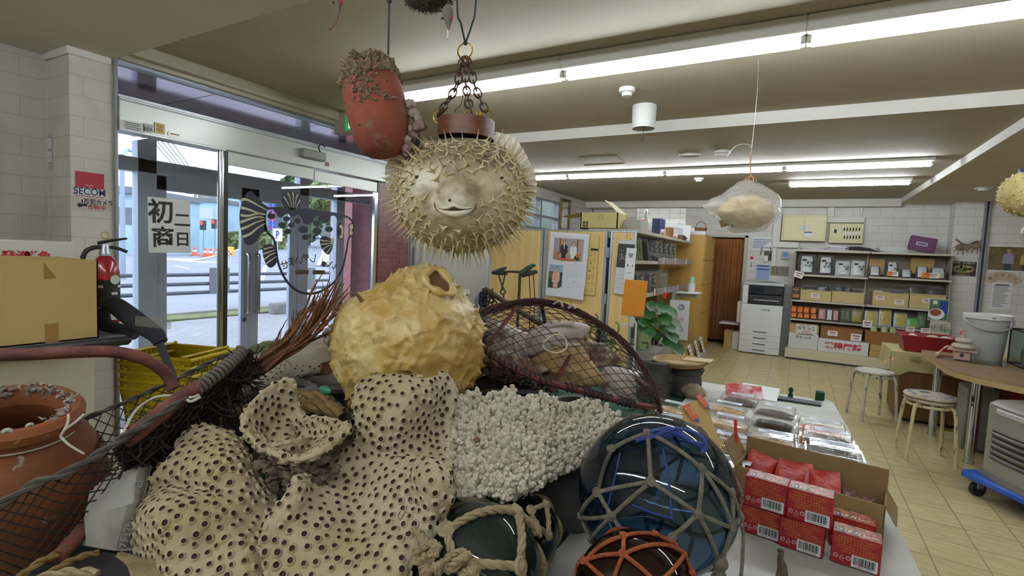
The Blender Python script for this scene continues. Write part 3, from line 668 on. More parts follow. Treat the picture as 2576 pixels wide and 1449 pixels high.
b = B(); fcard(b,(2023,585,2043,595),YW-.1485); b.m(1); fcard(b,(2023,583,2043,586),YW-.1488); b.m(0); fcard(b,(2055,549,2066,553),YW-.1485); obj('label_sticker',b,[WHITE,INKBLUE],t)
t = thing('breaker_panel','cream breaker panel with two rows of switches above the shelves','breaker panel',onY(2128,610,YW))
obj('panel_body',fb(B(),(2086,562,2172,612),YW-.1,.1,.005),CREAM,t)
for j,py in enumerate((577,597)):
    for i in range(6): px = 2124+7.6*i; obj('breaker_switch',fb(B(),(px-1.6,py-4,px+1.6,py+4),YW-.106,.008),DARK,t)
obj('main_switch',fb(B(),(2098,577,2105,586),YW-.106,.008),DARK,t)
b = B(); fcard(b,(2122,585,2166,588),YW-.1005); fcard(b,(2095,576,2097,587),YW-.1005); fcard(b,(2106,576,2109,587),YW-.1005); obj('label_strip',b,WHITE,t)
t = thing('wall_timer','small grey wall switch box with a round blue dial','switch',onY(1976,651,YW)); obj('housing',fb(B(),(1967,632,1985,652),YW-.05,.05,.004),mat('switch_grey','a5a69f',.5),t)
q = onY(1975.5,641,YW-.05); obj('dial',B().cyl(q,q+V((0,-.012,0)),.038,n=18),mat('dial_blue','3e63b4',.4),t)
t = thing('key_rack','dark key rack with hanging white tag and keys','key rack',onY(1935,656,YW))
obj('rack_plate',fb(B(),(1922,631,1947,656),YW-.02,.02,.003),mat('rack_brown','4a443e',.6),t)
obj('key_tag',fb(B(),(1921,643,1932,658),YW-.04,.012,.004),WHITE_PL,t); obj('key_fob',fb(B(),(1936,640,1945,648),YW-.04,.014,.003),DARK,t)
for i,px in enumerate((1916,1937)): single('wall_hook',B().tube(smooth([onY(px+1,622,YW-.006),onY(px+1,627,YW-.02),onY(px-2,636,YW-.02),onY(px-3,642,YW-.012)]),.009,6),[CHROME],['bright hook under the left side of the laminated sheet','bright hook under the right side of the laminated sheet'][i],'hook','hooks under the laminated sheet')
t = thing('outlet_plate','olive grey double outlet plate above the copier','outlet',onY(1961,692,YW)); obj('plate',fb(B(),(1939,670,1984,693),YW-.012,.012,.003),mat('outlet_olive','77705f',.5),t)
b = B()
for px in (1946,1954,1969,1977):
    for py in (676,681,686): fb(b,(px-1.5,py-1,px+1.5,py+1),YW-.014,.004)
obj('socket',b,DARK,t)
# photocopier
t = thing('photocopier','white office photocopier with four paper trays by the doorway','photocopier',(-.44,8.98,0)); WHT = mat('copier_white','d4d6d4',.45); GRY = mat('copier_grey','b2b5b6',.5)
xa,xb,ya,yb = -.735,-.155,8.75,9.3
b = B().box((xa,ya,.03),(xb,yb,.78),.008); b.box((xa,ya+.3,.78),(xb,yb,1.08),.006).box((xa,ya+.03,.78),(xa+.085,yb,1.08),.008); obj('body',b,WHT,t)
obj('scanner_lid',B().box((xa,ya+.02,1.075),(xb,yb,1.13),.012),GRY,t)
b = B().box((xa+.085,ya+.01,.94),(xb-.002,yb-.2,1.075),.012); obj('control_panel',b,mat('copier_black','1b1d22',.25),t)
obj('display_screen',B().quad((xa+.11,ya+.008,.97),(xa+.3,ya+.008,.97),(xa+.3,ya+.008,1.05),(xa+.11,ya+.008,1.05)),mat('screen_dark','2a2c33',.1),t)
obj('output_tray',B().box((xa+.085,ya+.03,.785),(xb-.002,yb-.2,.94),.01).box((xa+.085,ya+.01,.79),(xb-.1,ya+.2,.83),.01),mat('copier_black_tray','15161a',.4),t)
for i in range(4):
    z1 = .39-.095*i
    d_ = obj('paper_drawer',B().box((xa+.006,ya-.008,z1-.088),(xb-.006,ya+.02,z1-.003),.004),WHT,t)
    obj('drawer_handle',B().box((xa+.2,ya-.014,z1-.05),(xb-.2,ya-.006,z1-.03),.004),GREY_INK,d_)
b = B(); b.text('FUJIFILM',.035,front((xb-.24,ya-.0015,.70)),bold=.02,z=.0005); obj('lettering',b,INK,t)
obj('side_tray',B().box((xa-.07,ya+.12,.45),(xa,yb-.1,.80),.012).box((xa-.33,ya+.2,.40),(xa-.03,ya+.5,.425),.006),WHT,t)
for x in (xa+.12,xb-.14): obj('foot',B().ball((x,ya+.03,.015),.06,12,6,(1,.8,.25)),GRY,t)
P = [[(xa+.22+.4*i/6,ya+.06+.26*j/4,1.134+.012*math.sin(i*.8+j)) for j in range(5)] for i in range(7)]
obj('paper_sheet',B().grid(P).grid([[V(p)+V((0,0,-.003)) for p in r_] for r_ in P][::-1]),WHITE,t); obj('paper_stack',B().box((xa+.17,ya+.012,.845),(xb-.06,ya+.2,.855)),WHITE,t)
b = B().box((-.98,9.0,0),(-.86,9.25,.30)); b.m(1).box((-.855,9.0,0),(-.76,9.25,.28)); single('carton_pair',b,[CARD,WHITE],'small brown carton with white side under the copier tray','carton')
# gondola shelves
YB,YSH,YBASE = 9.25,8.9,8.70
xl,xm,xr = -.05,.90,1.83
SHM = mat('shelf_enamel','b9b2a0',.45); BACKP = mat('shelf_back','847c6c',.7)
sh = thing('gondola_shelf','beige two-bay shop shelving against the far wall','shelf unit',(.9,9.0,0))
zs = [(1.66,YSH),(1.285,YSH),(.89,YSH),(.60,YSH)]
for i,(z,y) in enumerate(zs):
    for j,(a_,c_) in enumerate(((xl,xm-.006),(xm+.006,xr))):
        dz = .02*j if i in (1,) else 0
        obj('shelf_board',B().box((a_,y,z-.028+dz),(c_,YB,z+dz),.003),SHM,sh)
obj('base_deck',B().box((xl-.03,YBASE,0),(xr,YB,.165),.004),mat('shelf_base','c9c0a2',.5),sh); obj('kick_strip',B().box((xl-.02,YBASE-.004,.0),(xr,YBASE,.025)),DARK,sh)
obj('back_panel',B().box((xl,YB,.1),(xr,YB+.03,1.64)),BACKP,sh)
for x in (xl,xm,xr): obj('upright',B().box((x-.012,YB-.03,.1),(x+.012,YB+.02,1.64),.002),SHM,sh)
for x in (xl+.004,xr-.012): obj('side_panel',B().box((x,YSH+.05,.165),(x+.008,YB,1.62)),mat('shelf_side','a19a88',.6),sh)
# --- builders for packed goods
def pouch(name,r_,Y,z0,mats,label,group,ink=None,puff=.05,tilt=.06,wrap=True,seed=1):
    """a filled bag: content block, clear bag around it, printed label"""
    x0,_,x1,z1 = rect(*r_,Y); w_,h = x1-x0,z1-z0; rr = random.Random(seed); xc = (x0+x1)/2
    t = thing(name,label,'package',(xc,Y+puff,z0),0,group)
    def sheet(k,s_):
        P = []
        for i in range(9):
            u = i/8*2-1; row = []
            for j in range(9):
                v = j/8; th = puff*(1-u**4)*(1-(2*v-1)**4)**.8*s_*(1+.25*NZ.noise((u*2+seed,v*3,k)))
                row.append((xc+u*w_/2*k*(1-.12*max(0,v-.8)/.2),Y+puff+tilt*v-th,z0+.002+v*h*(1 if k > .95 else .9)))
            P.append(row)
        return P
    inner = B(); A_,C_ = sheet(.9,.82),sheet(.9,-.82); inner.grid(A_).grid(C_[::-1]); obj('contents',inner,mats[0],t)
    if wrap:
        o_ = B(); o_.grid(sheet(1,1)).grid(sheet(1,-1)[::-1]); obj('clear_bag',o_,PLAST,t)
    if len(mats) > 1:
        lb = B(); P = sheet(.9,.93 if wrap else .9)
        lb.grid([[V(P[i][j])+V((0,-.004,0)) for j in range(1,9)] for i in range(1,8)]); lm = [mats[1]]
        if ink:
            F = front((xc+w_*.22,Y-.006+tilt*.5,z0+h*.5)); lm.append(INK); lb.m(1)
            lb.text(ink,h*.17,F,0,0,.004,bold=.02,ls=.85); F2 = front((xc-w_*.14,Y-.004+tilt*.8,z0+h*.72)); lb.card(F2,w_*.28,h*.07,0,0,.004).card(F2,w_*.16,h*.11,0,0,.0045)
            for k in range(4): lb.card(F2,w_*.34,h*.012,0,-h*(.16+.07*k),.006)
        obj('label',lb,lm,t)
    return t
def tagc(name,r_,Y,label,col=None,group='price cards on the far shelves',tilt=0):
    x0,z0,x1,z1 = rect(*r_,Y); b = B(); F = front(((x0+x1)/2,Y,(z0+z1)/2)) @ M.Rotation(tilt,4,'Z')
    w_,h = x1-x0,z1-z0; b.cbox((0,0,0),(.001,.001,.001)) if 0 else None
    b.M = F; b.box((-w_/2,-h/2,-.003),(w_/2,h/2,0)); b.m(2); b.card(M.Identity(4),w_*.7,h*.16,0,h*.2,.0006).card(M.Identity(4),w_*.5,h*.12,0,-h*.15,.0006)
    if col: b.m(1).card(M.Identity(4),w_*.45,h,-w_*.275,0,.0004)
    single(name,b,[mat('card_'+label[:9],'e2dad2',.6),mat('card_orange','dd8430',.6),mat('card_ink','7a3a34',.6)],label,'price card',group)
def basket(r_,Y,z0,depth,m_,label,group,cat='basket'):
    x0,_,x1,z1 = rect(*r_,Y); t = thing('storage_basket',label,cat,((x0+x1)/2,Y+depth/2,z0),0,group); e = .012; h = z1-z0
    b = B().box((x0,Y,z0),(x1,Y+e,z1),.003).box((x0,Y+depth-e,z0),(x1,Y+depth,z1),.003).box((x0,Y+e,z0),(x0+e,Y+depth-e,z1),.003).box((x1-e,Y+e,z0),(x1,Y+depth-e,z1),.003).box((x0+e,Y+e,z0),(x1-e,Y+depth-e,z0+.01))
    obj('basket_body',b,m_,t); b = B().tube([(x0,Y,z1),(x1,Y,z1),(x1,Y+depth,z1),(x0,Y+depth,z1)],.009,6,closed=True); obj('rim',b,m_,t); return t
BSK = tiles('woven_cream','d3bd8c','ad9560',.03,.014,.003,.7,.5,'XZ',None,.6); BSK2 = tiles('woven_brown','9a6a35','6d4720',.035,.016,.003,.7,.5,'XZ',None,.6)
BAGW = mat('paper_bag_white','cfd1d3',.6); SEAW = mat('dried_seaweed','2a1f2a',.6,col2='4a2836',vs=20,bmp=.4); SEAG = mat('green_seaweed','3a4320',.6,col2='5b6a2a',vs=14,bmp=.4)
BROWNF = mat('dried_brown_food','3f2d22',.6,col2='5c4431',vs=18,bmp=.4); DARKF = mat('dark_food','232226',.5,col2='34333a',vs=18,bmp=.4)
# top shelf goods
gA = 'white paper bags on the top board'
for i,(r_,ink,lb) in enumerate((((2008,640,2051,692),'乾物\nわかめ','white labelled seaweed bag at the left end of the upper shelf'),((2058,642,2097,694),'乾物\nわかめ','upright white labelled bag, second on the upper shelf'),((2100,653,2142,696),'わか\nめ','wide white bag with orange print, third on the upper shelf'),((2140,652,2179,698),'わか\nめ','shiny wrapped white bag next to the shelf upright'))):
    pouch('seaweed_bag',r_,YSH+.02,1.286,[SEAW if i < 2 else BAGW,BAGW],lb,gA,ink,seed=i+2)
gB = 'dark packs on the right of the top board'
for i,(r_,lb) in enumerate((((2186,668,2217,698),'flat dark pack with white label right of the upright'),((2230,656,2262,698),'tall dark pack with a big white label on the right bay'),((2266,676,2297,701),'low dark pack with small label behind the right bay price cards'),((2305,668,2338,703),'dark bag with black print above the orange price card'),((2340,672,2384,706),'dark tray pack at the right end of the upper shelf'))):
    pouch('dried_food_pack',r_,YSH+.02,1.306,[DARKF,BAGW],lb,gB,'干' if i == 1 else None,puff=.04,seed=i+11)
b = B(); fb(b,(2186,652,2225,690),YB-.1,.08); single('flat_carton',b.box((0,0,0),(0,0,0)) if 0 else b,CARD,'brown carton standing at the back of the right bay, left one','carton','cartons at the back of the shelf')
b = B(); fb(b,(2290,650,2350,690),YB-.1,.08); single('flat_carton',b,CARD,'brown carton standing at the back of the right bay, right one','carton','cartons at the back of the shelf')
tagc('price_card',(1998,683,2021,699),YSH-.006,'pink price card hanging tilted at the left shelf corner',None,tilt=-.25)
tagc('price_card',(2232,683,2260,695),YSH-.006,'orange and white price card under the tall dark pack',True); tagc('price_card',(2318,687,2364,700),YSH-.006,'long orange and white price card at the right of the upper shelf',True)
# second shelf
gC = 'cream woven baskets'
for i,(r_,lb) in enumerate((((2013,732,2091,758),'cream woven basket at the left of the middle shelf'),((2092,736,2174,765),'cream woven basket by the shelf upright'),((2195,738,2286,764),'cream woven basket with blue packs on the right bay'),((2288,742,2380,772),'cream woven basket with clear bags on the right bay'))):
    basket(r_,YSH+.02,.892,.24,BSK,lb,gC)
gD = 'packs standing in the woven baskets'
pk = [((2018,718,2056,740),DARKF,'black pack at the left in the first cream basket'),((2050,714,2090,742),DARKF,'shiny black pack at the right in the first cream basket'),((2094,716,2126,746),DARKF,'grey clear pack at the left in the second cream basket'),((2122,717,2145,748),DARKF,'dark pack in the middle of the second cream basket'),((2142,727,2172,750),BROWNF,'small dark pack at the right in the second cream basket'),
      ((2197,728,2226,748),BAGW,'white and black box in the basket with blue packs'),((2238,732,2278,756),mat('pack_blue','24309a',.35),'blue packs lying in the right bay basket'),((2285,716,2331,752),DARKF,'large clear bag of dark flakes in the last basket, left one'),((2334,722,2380,755),DARKF,'large clear bag of dark flakes in the last basket, right one')]
for i,(r_,m_,lb) in enumerate(pk): pouch('basket_pack',r_,YSH+.06+.012*(i % 3),.905,[m_] if i in (6,) else [m_,BAGW] if i in (5,) else [m_],lb,gD,puff=.045,tilt=.04,seed=i+30)
b = B(); fb(b,(1993,720,2012,752),YSH+.03,.1,.006); b.m(1); fcard(b,(1994,740,2011,748),YSH+.0295); fcard(b,(1995,726,2010,730),YSH+.0295); single('food_can',b,[mat('can_dark','3a2c22',.35),mat('can_orange','b3642e',.4)],'dark and orange tin at the left end of the middle shelf','tin')
for r_,lb in (((2040,738,2061,749),'white price card on the first cream basket'),((2202,744,2225,754),'white price card on the blue pack basket'),((2250,754,2274,766),'lower white price card on the blue pack basket'),((2320,751,2340,762),'white price card on the last cream basket')): tagc('price_card',r_,YSH+.012,lb)
# third shelf
gE = 'packs on the lowest board'
ORG = mat('pack_orange_black','c0602a',.45,col2='2a1a16',vs=9,lo=.48,hi=.52); PINK = mat('pack_pink_label','c58f86',.5)
k = 0
for row,(py0,py1) in enumerate(((768,784),(784,808))):
    for i,px in enumerate((1990,2006,2022,2040)):
        r_ = (px,py0-3*row,px+15,py1); b = B(); z0_ = .605+.0 if row else .69; x0,_,x1,z1 = rect(*r_,YSH-.02)
        fbY = YSH+.0-.02*row+.03; b.box((x0,fbY,z0_ if not row else .605),(x1,fbY+.05,(.79 if not row else .69)),.006); b.m(1).quad((x0+.01,fbY-.001,(.62 if row else .70)),(x1-.01,fbY-.001,(.62 if row else .70)),(x1-.01,fbY-.001,(.67 if row else .76)),(x0+.01,fbY-.001,(.67 if row else .76)))
        single('snack_pack',b,[ORG,mat('snack_label','d8762e',.5)],['upper','lower'][row]+' row orange and black snack pack, '+['leftmost','second','third','rightmost'][i]+' of the row','snack pack','orange snack packs by the copier'); k += 1
for i,(r_,ms,lb) in enumerate((((2056,776,2080,806),[BROWNF,PINK],'dark pack with pink label right of the orange packs'),((2078,778,2096,808),[BROWNF,BAGW],'dark pack with white label behind the price rail'),((2094,780,2112,810),[BROWNF,PINK],'dark pack with pink label before the clear packs'),
      ((2114,776,2130,812),[SEAG],'clear standing pack of brown seaweed, first'),((2124,776,2142,813),[SEAG],'clear standing pack of brown seaweed, second'),((2138,776,2174,815),[SEAG,mat('label_gold','8d7f3a',.5)],'clear pack with golden label next to the shelf upright'),
      ((2174,780,2211,820),[BAGW,mat('label_yellow','b5a23c',.5)],'silver pack with yellow label, left one on the right bay'),((2210,776,2246,818),[BAGW,mat('label_yellow2','b59b34',.5)],'silver pack with yellow label, middle one on the right bay'),((2248,786,2286,822),[BAGW,mat('label_yellow3','a8a03c',.5)],'silver pack with yellow label, right one on the right bay'),
      ((2272,800,2340,826),[mat('pack_green','4fa02c',.35)],'bright green bags lying at the right of the lowest board'),((2310,786,2338,806),[mat('pack_dark_green','2f5a2a',.4)],'dark green bag behind the bright green bags'))):
    pouch('food_pouch',r_,YSH+.0+.01*(i % 2),.604,ms,lb,gE,puff=.03,tilt=.05,seed=i+50)
for i,(r_,lb) in enumerate((((2187,818,2210,845),'clear pouch with pale green label over the brown basket, left one'),((2214,820,2237,847),'clear pouch with pale green label over the brown basket, middle one'),((2236,822,2258,848),'clear pouch with pale green label over the brown basket, right one'))):
    pouch('food_pouch',r_,YSH-.06,.40,[DARKF,mat('label_palegreen','a7b56c',.5)],lb,gE,puff=.025,tilt=.03,seed=i+70)
obj('price_rail',B().box((.17,YSH-.012,.572),(1.83,YSH-.004,.604)),PLAST2,sh)
tagc('price_card',(2170,806,2194,824),YSH-.02,'red printed price card at the shelf upright',None); tagc('price_card',(2279,822,2301,835),YSH-.02,'white price card under the green bags, left one'); tagc('price_card',(2316,826,2340,838),YSH-.02,'white price card under the green bags, right one')
# base level
b = B(); x0,z0,x1,z1 = rect(1985,810,2059,872,YBASE+.03); b.box((x0,YBASE+.03,.166),(x1,YBASE+.36,.40),.004); b.m(1).box((x0,YBASE+.03,.40),(x1,YBASE+.36,.53),.004)
F = front(((x0+x1)/2,YBASE+.0295,.46)); b.m(0).card(F,.27,.16,.03,0,.001); b.m(2).text('のりっこ',.06,F,.03,.02,.002,bold=.02); b.text('乾物の味噌汁',.022,F,.02,.065,.002); b.m(3).text('4袋回',.05,F,.03,-.035,.002); b.m(2).card(F,.2,.012,.03,-.07,.002)
b.m(4).text('荷造  24袋',.045,front(((x0+x1)/2,YBASE+.0295,.34)),bold=.01,z=.002)
single('carton_box',b,[mat('carton_white','c9c9c5',.7),CARD,INK,RED,GREY_INK],'white and brown carton with a handwritten sign beside the copier','carton')
b = B(); x0,z0,x1,z1 = rect(2057,845,2186,893,YBASE+.02); b.box((x0,YBASE+.02,.166),(x1,YBASE+.34,.36),.004); b.m(1).text('横積厳禁',.1,front(((x0+x1)/2,YBASE+.0195,.262)),bold=.03,z=.002,sx=1.15)
single('carton_box',b,[mat('carton_white2','cfcfcc',.7),RED],'long white carton with four red characters on the shelf base','carton')
for i,(z0_,lb) in enumerate(((.166,'lower one of two brown cartons at the shelf base'),(.256,'upper one of two brown cartons at the shelf base'))):
    single('carton_box',B().box((X_(2188,YBASE+.03,880),YBASE+.03,z0_),(X_(2262,YBASE+.03,880),YBASE+.3,z0_+.088),.003),CARD,lb,'carton','brown cartons on the shelf base')
basket((2064,826,2170,850),YBASE+.03,.362,.28,BSK2,'brown woven basket on the long white carton','brown woven baskets'); basket((2176,838,2290,860),YBASE+.03,.346,.26,BSK2,'brown woven basket on the brown cartons','brown woven baskets')
tagc('price_card',(2082,832,2107,845),YBASE+.015,'white price card on the brown basket, left one'); tagc('price_card',(2140,840,2167,858),YBASE+.012,'grey patterned card hanging on the brown basket')
# heap on the top board
CLOTH_D = mat('dark_folded_cloth','2f2c2a',.8,bmp=.3,bs=40)
def sheaf(name,x0,x1,y0,y1,z,h,m_,label,cat,rz=0,n=5,seed=0):
    r_ = random.Random(seed); b = B()
    for k in range(n):
        a = r_.uniform(-.12,.12)+rz; c = V(((x0+x1)/2+r_.uniform(-.02,.02),(y0+y1)/2,z+h*k/n)); w_,d = (x1-x0)*r_.uniform(.8,1),(y1-y0)*r_.uniform(.8,1)
        b.M = M.Translation(c) @ M.Rotation(a,4,'Z') @ M.Rotation(r_.uniform(-.03,.03),4,'Y'); b.m(k % len(m_) if isinstance(m_,list) else 0).box((-w_/2,-d/2,0),(w_/2,d/2,h/n*.9),.001)
    single(name,b,m_,label,cat)
sheaf('paper_stack',.02,.36,8.92,9.15,1.661,.04,[WHITE,mat('paper_pink','c9b3bb',.7)],'loose stack of pink and white papers at the left top of the shelves','papers',seed=3)
sheaf('paper_stack',.36,.62,8.9,9.12,1.661,.06,[WHITE,mat('paper_lilac','bdb6c8',.7)],'white packets piled before the dark cloth on the shelf top','papers',seed=4)
b = B(); P = []
for i in range(15):
    u = i/14; row = []
    for j in range(7): row.append((.45+.62*u,8.96+.26*j/6,1.665+(.07*math.sin(PI*min(1,u*1.15))**.6+.012*NZ.noise((u*6,j*.7,2)))*math.sin(PI*(j+.6)/7.2)))
    P.append(row)
b.grid(P[::-1]); single('folded_cloth',b,CLOTH_D,'dark folded cloth lying along the shelf top','cloth')
sheaf('paper_stack',.98,1.32,8.92,9.14,1.661,.07,[WHITE,mat('paper_bluewhite','c3cbd8',.6)],'tilted white envelopes beside the purple box','papers',rz=.1,seed=6)
F = M.Translation((1.47,9.02,1.69)) @ M.Rotation(R(10),4,'Y'); b = B(F).box((-.15,-.06,-.0),(.15,.02,.2),.006); b.m(1).card(front((-.01,-.0605,.1)),.13,.05); b.m(0).card(front((-.01,-.061,.1)),.1,.02)
single('gift_box',b,[mat('gift_purple','5c2f58',.5),mat('gift_silver','b3a9b3',.4)],'purple gift box leaning on the right of the shelf top','box')
# posters on the column and wall at the right
YC = 9.096
def sheet(name,px,Y,label,cat='poster',frame=WHITE):
    (x0,y0),(x1,y1) = px; a,c_ = onY(x0,(y0+y1)/2,Y),onY(x1,(y0+y1)/2,Y); zt_,zb_ = onY((x0+x1)/2,y0,Y).z,onY((x0+x1)/2,y1,Y).z
    return a.x,c_.x,zb_,zt_
x0,x1,z0,z1 = sheet('p',((2388,656),(2458,696)),YC,''); b = B().box((x0,YC-.003,z0),(x1,YC,z1)); F = front(((x0+x1)/2,YC-.004,(z0+z1)/2)); w_,h = x1-x0,z1-z0
b.m(1).card(F,w_*.94,h*.92)
b.m(2).add([F @ V((.42*w_*math.cos(k*PI/12),-.04*h+.33*h*math.sin(k*PI/12),.001)) for k in range(24)],[tuple(range(24))]); b.m(3).add([F @ V((.37*w_*math.cos(k*PI/12),-.02*h+.25*h*math.sin(k*PI/12),.002)) for k in range(24)],[tuple(range(24))])
r_ = random.Random(5); b.m(4)
for k in range(26): a,q = r_.uniform(0,6.28),r_.random()**.5; b.card(F @ M.Translation((.3*w_*q*math.cos(a),.18*h*q*math.sin(a),.003)) @ M.Rotation(a,4,'Z'),.03,.014)
b.m(0).text('磯の味、冬の鍋もの',h*.13,F,0,h*.36,.003,sx=.9).card(F,w_*.5,h*.02,0,-h*.4,.003)
single('food_poster',b,[WHITE,mat('poster_dark','2e2a26',.6),mat('bowl_brown','5a2f1e',.5),mat('soup_yellow','9c9a5e',.6),mat('greens','44522c',.7)],'poster of a bowl of greens on the white column','poster')
x0,x1,z0,z1 = sheet('p',((2484,618),(2600,684)),YC,''); b = B().box((x0,YC-.003,z0),(x1,YC,z1)); F = front(((x0+x1)/2,YC-.004,(z0+z1)/2)); w_,h = x1-x0,z1-z0
b.m(1).card(F,w_*.97,h*.9); b.m(2).card(F,w_*.97,h*.2,0,-h*.35,.0006)
def figure2d(b,F,x,y,h,coat,skin,hair,legs,seated=False,long_hair=False):
    """a printed figure in a picture"""
    def el(cx_,cy_,rx,ry,z,mi): b.m(mi).add([F @ V((cx_+rx*math.cos(k*PI/10),cy_+ry*math.sin(k*PI/10),z)) for k in range(20)],[tuple(range(20))])
    def pl(pts,z,mi): b.m(mi).add([F @ V((x+px*h,y+py*h,z)) for px,py in pts],[tuple(range(len(pts)))])
    pl([(-.12,.0),(-.11,.42),(.11,.42),(.12,0)],.0010,legs)
    pl([(-.17,.30),(-.20,.46),(-.17,.72),(-.06,.79),(.06,.79),(.17,.72),(.20,.46),(.17,.30)],.0014,coat)
    pl([(-.035,.79),(0,.62),(.035,.79)],.0016,skin); el(x,y+.885*h,.065*h,.085*h,.0018,skin); el(x,y+.925*h,.072*h,.065*h,.0016,hair); el(x-.17*h,y+.34*h,.03*h,.035*h,.0018,skin); el(x+.17*h,y+.34*h,.03*h,.035*h,.0018,skin)
    for s_ in (-.025,.025): el(x+s_*h,y+.89*h,.009*h,.007*h,.002,hair)
    el(x,y+.845*h,.02*h,.005*h,.002,legs)
figure2d(b,F,-.02,-h*.45,h*.84,3,5,6,7); figure2d(b,F,.15,-h*.45,h*.78,4,5,8,7)
single('photo_poster',b,[WHITE,mat('photo_foliage','5d5030',.7,col2='78683c',vs=9),mat('photo_ground','6e5c3c',.7),mat('photo_lavender','8d8ca6',.7),mat('photo_yellow','b59a48',.7),mat('photo_skin','b08a72',.7),mat('photo_hair','77706c',.7),mat('photo_trousers','3a3c4a',.7),mat('photo_hair2','8b8480',.7)],'photo poster of two people standing, on the wall right of the metal rail','poster')
F = front(onY(2521,705,YC-.002)); b = B(); n_ = 22; o_,i_ = .235,.13
b.add([F @ V((o_*math.cos(R(30)+R(120)*k/n_),o_*math.sin(R(30)+R(120)*k/n_)-.12,.003+.004*(k % 2))) for k in range(n_+1)]+[F @ V((i_*math.cos(R(30)+R(120)*k/n_),i_*math.sin(R(30)+R(120)*k/n_)-.12,.003+.004*(k % 2))) for k in range(n_+1)],[(k+1,k,n_+1+k,n_+2+k) for k in range(n_)])
b.m(1)
for k,ch in enumerate('ありがとう'): a = R(132-21*k); b.text(ch,.045,F @ M.Translation((.185*math.cos(a),.185*math.sin(a)-.12,.009)),bold=.01)
single('paper_fan',b,[mat('fan_paper','bca98c',.7),mat('fan_ink','5b4a3c',.7)],'beige paper fan with brush writing under the photo poster','fan')
x0,x1,z0,z1 = sheet('p',((2492,712),(2545,778)),YC,''); b = B().box((x0,YC-.002,z0),(x1,YC,z1)); F = front(((x0+x1)/2,YC-.003,(z0+z1)/2)); b.m(1); lines(b,F,(x1-x0)*.8,(z1-z0)*.85,14); b.card(F,(x1-x0)*.7,.022,0,(z1-z0)*.42)
single('notice_sheet',b,[WHITE,GREY_INK],'white typed notice sheet pinned under the fan','notice')
q0,q1 = onY(2487,507,YC-.02),onY(2452,800,YC-.02); b = B().box((q0.x-.03,YC-.04,.7),(q0.x-.012,YC,2.384)).box((q0.x+.012,YC-.04,.7),(q0.x+.03,YC,2.384)); b.m(1).box((q0.x-.012,YC-.02,.7),(q0.x+.012,YC,2.384))
struct('trim_rail',b,[ALUD,mat('rail_slot','2a2a2c',.5)])
# dried crab hanging on the column
CRAB = mat('dried_crab','6a5840',.7,col2='8d7f66',vs=30); t = thing('wall_ornament','dried twig and shell ornament hung on the white column','ornament',onY(2437,628,YC))
q = onY(2437,597,YC-.005); b = B().tube([q,onY(2422,612,YC-.015)],.003,4).tube([q,onY(2452,611,YC-.015)],.003,4); obj('string',b,WHITE,t)
obj('twig',B().tube(smooth([onY(2404,601,YC-.015),onY(2420,613,YC-.02),onY(2437,615,YC-.03),onY(2455,608,YC-.02),onY(2470,609,YC-.015)]),.012,6),CRAB,t)
for px,py in ((2417,622),(2453,618)):
    b = B().ball(onY(px,py,YC-.04),.05,10,7,(1.2,.5,.8))
    for k in range(6): p = onY(px,py,YC-.04); a = PI*k/5+PI; b.tube(smooth([p,p+V((.07*math.cos(a),-.02,.05*math.sin(a))),p+V((.09*math.cos(a),0,.09*math.sin(a)-.02))],3),.006,4)
    obj('shell',b,CRAB,t)
# ================================================================ ceiling fixtures
def atz(px,py,Z): return onZ(px,py,Z)
p = atz(1622,266,ZC); t = thing('ceiling_alarm','white can-shaped ceiling alarm with a pull wire','alarm',(p.x,p.y,ZC-.17)); W_ = WM[t.name]
obj('housing',B(W_).lathe([(0,.169),(.088,.169),(.09,.16),(.084,0),(.078,0),(.078,.1),(0,.1)],n=28),WHITE_PL,t); obj('pull_wire',B(W_).tube([(0,0,.1),(0,.0,-.07)],.0022,5).tube([(.012*math.cos(k),0,-.08+.012*math.sin(k)) for k in np.linspace(0,6.28,13)[:-1]],.002,5,closed=True),DARK,t)
def detector(px,py,Z,r_,h,label,name='smoke_detector'):
    p = atz(px,py,Z); single(name,B(M.Translation((p.x,p.y,Z-h))).lathe([(0,0),(r_*.6,0),(r_*.62,h*.45),(r_*.95,h*.5),(r_,h*.98),(0,h*.98)],n=24),WHITE_PL,label,'smoke detector')
detector(1578,222,ZC,.055,.055,'stepped white smoke detector left of the can-shaped alarm'); detector(1817,380,ZC2,.075,.05,'smoke detector with a hoop rim, near the wrapped fish wire')
detector(1758,448,ZC2,.06,.045,'small round smoke detector beyond the far tube row'); detector(2474,472,2.384,.08,.035,'flat smoke detector under the right soffit')
p = atz(1735,388,ZC2); single('ceiling_speaker',B(M.Translation((p.x,p.y,ZC2-.012))).lathe([(0,.004),(.085,.004),(.1,0),(.105,.011),(0,.011)],n=28),mat('speaker_grille','a59c88',.6),'flat round ceiling speaker behind the beam','speaker')
b = B(); c = [atz(x,y,ZC2-.002) for x,y in ((1458,396),(1550,391),(1573,411),(1470,416))]; b.tube(c,.006,4,closed=True); single('ceiling_hatch',b,mat('hatch_rim','8d8471',.7),'outline of a square ceiling hatch','hatch')
p = atz(1637,342,ZC2); single('ceiling_stain_plate',B().lathe([(0,0),(.04,0),(.045,.005),(0,.006)],(p.x,p.y,ZC2-.0065),16),mat('brass_brown','8b5e36',.5),'small brown round plate on the ceiling','plate')
p = atz(885,290,ZC); 
EXG = emis('exit_green','1c9a58',.6); EXW = emis('exit_white','e8f5ec',.9)
q = onX(899,292,-3.35); t = thing('exit_sign','green running man exit sign behind the orange pot','exit sign',(q.x,q.y,q.z-.15),0); z = q.z; F = M.Translation((q.x,q.y,z))
obj('sign_box',B(F).box((-.25,-.03,-.14),(.3,.05,.12),.005),mat('sign_casing','a79d83',.5),t)
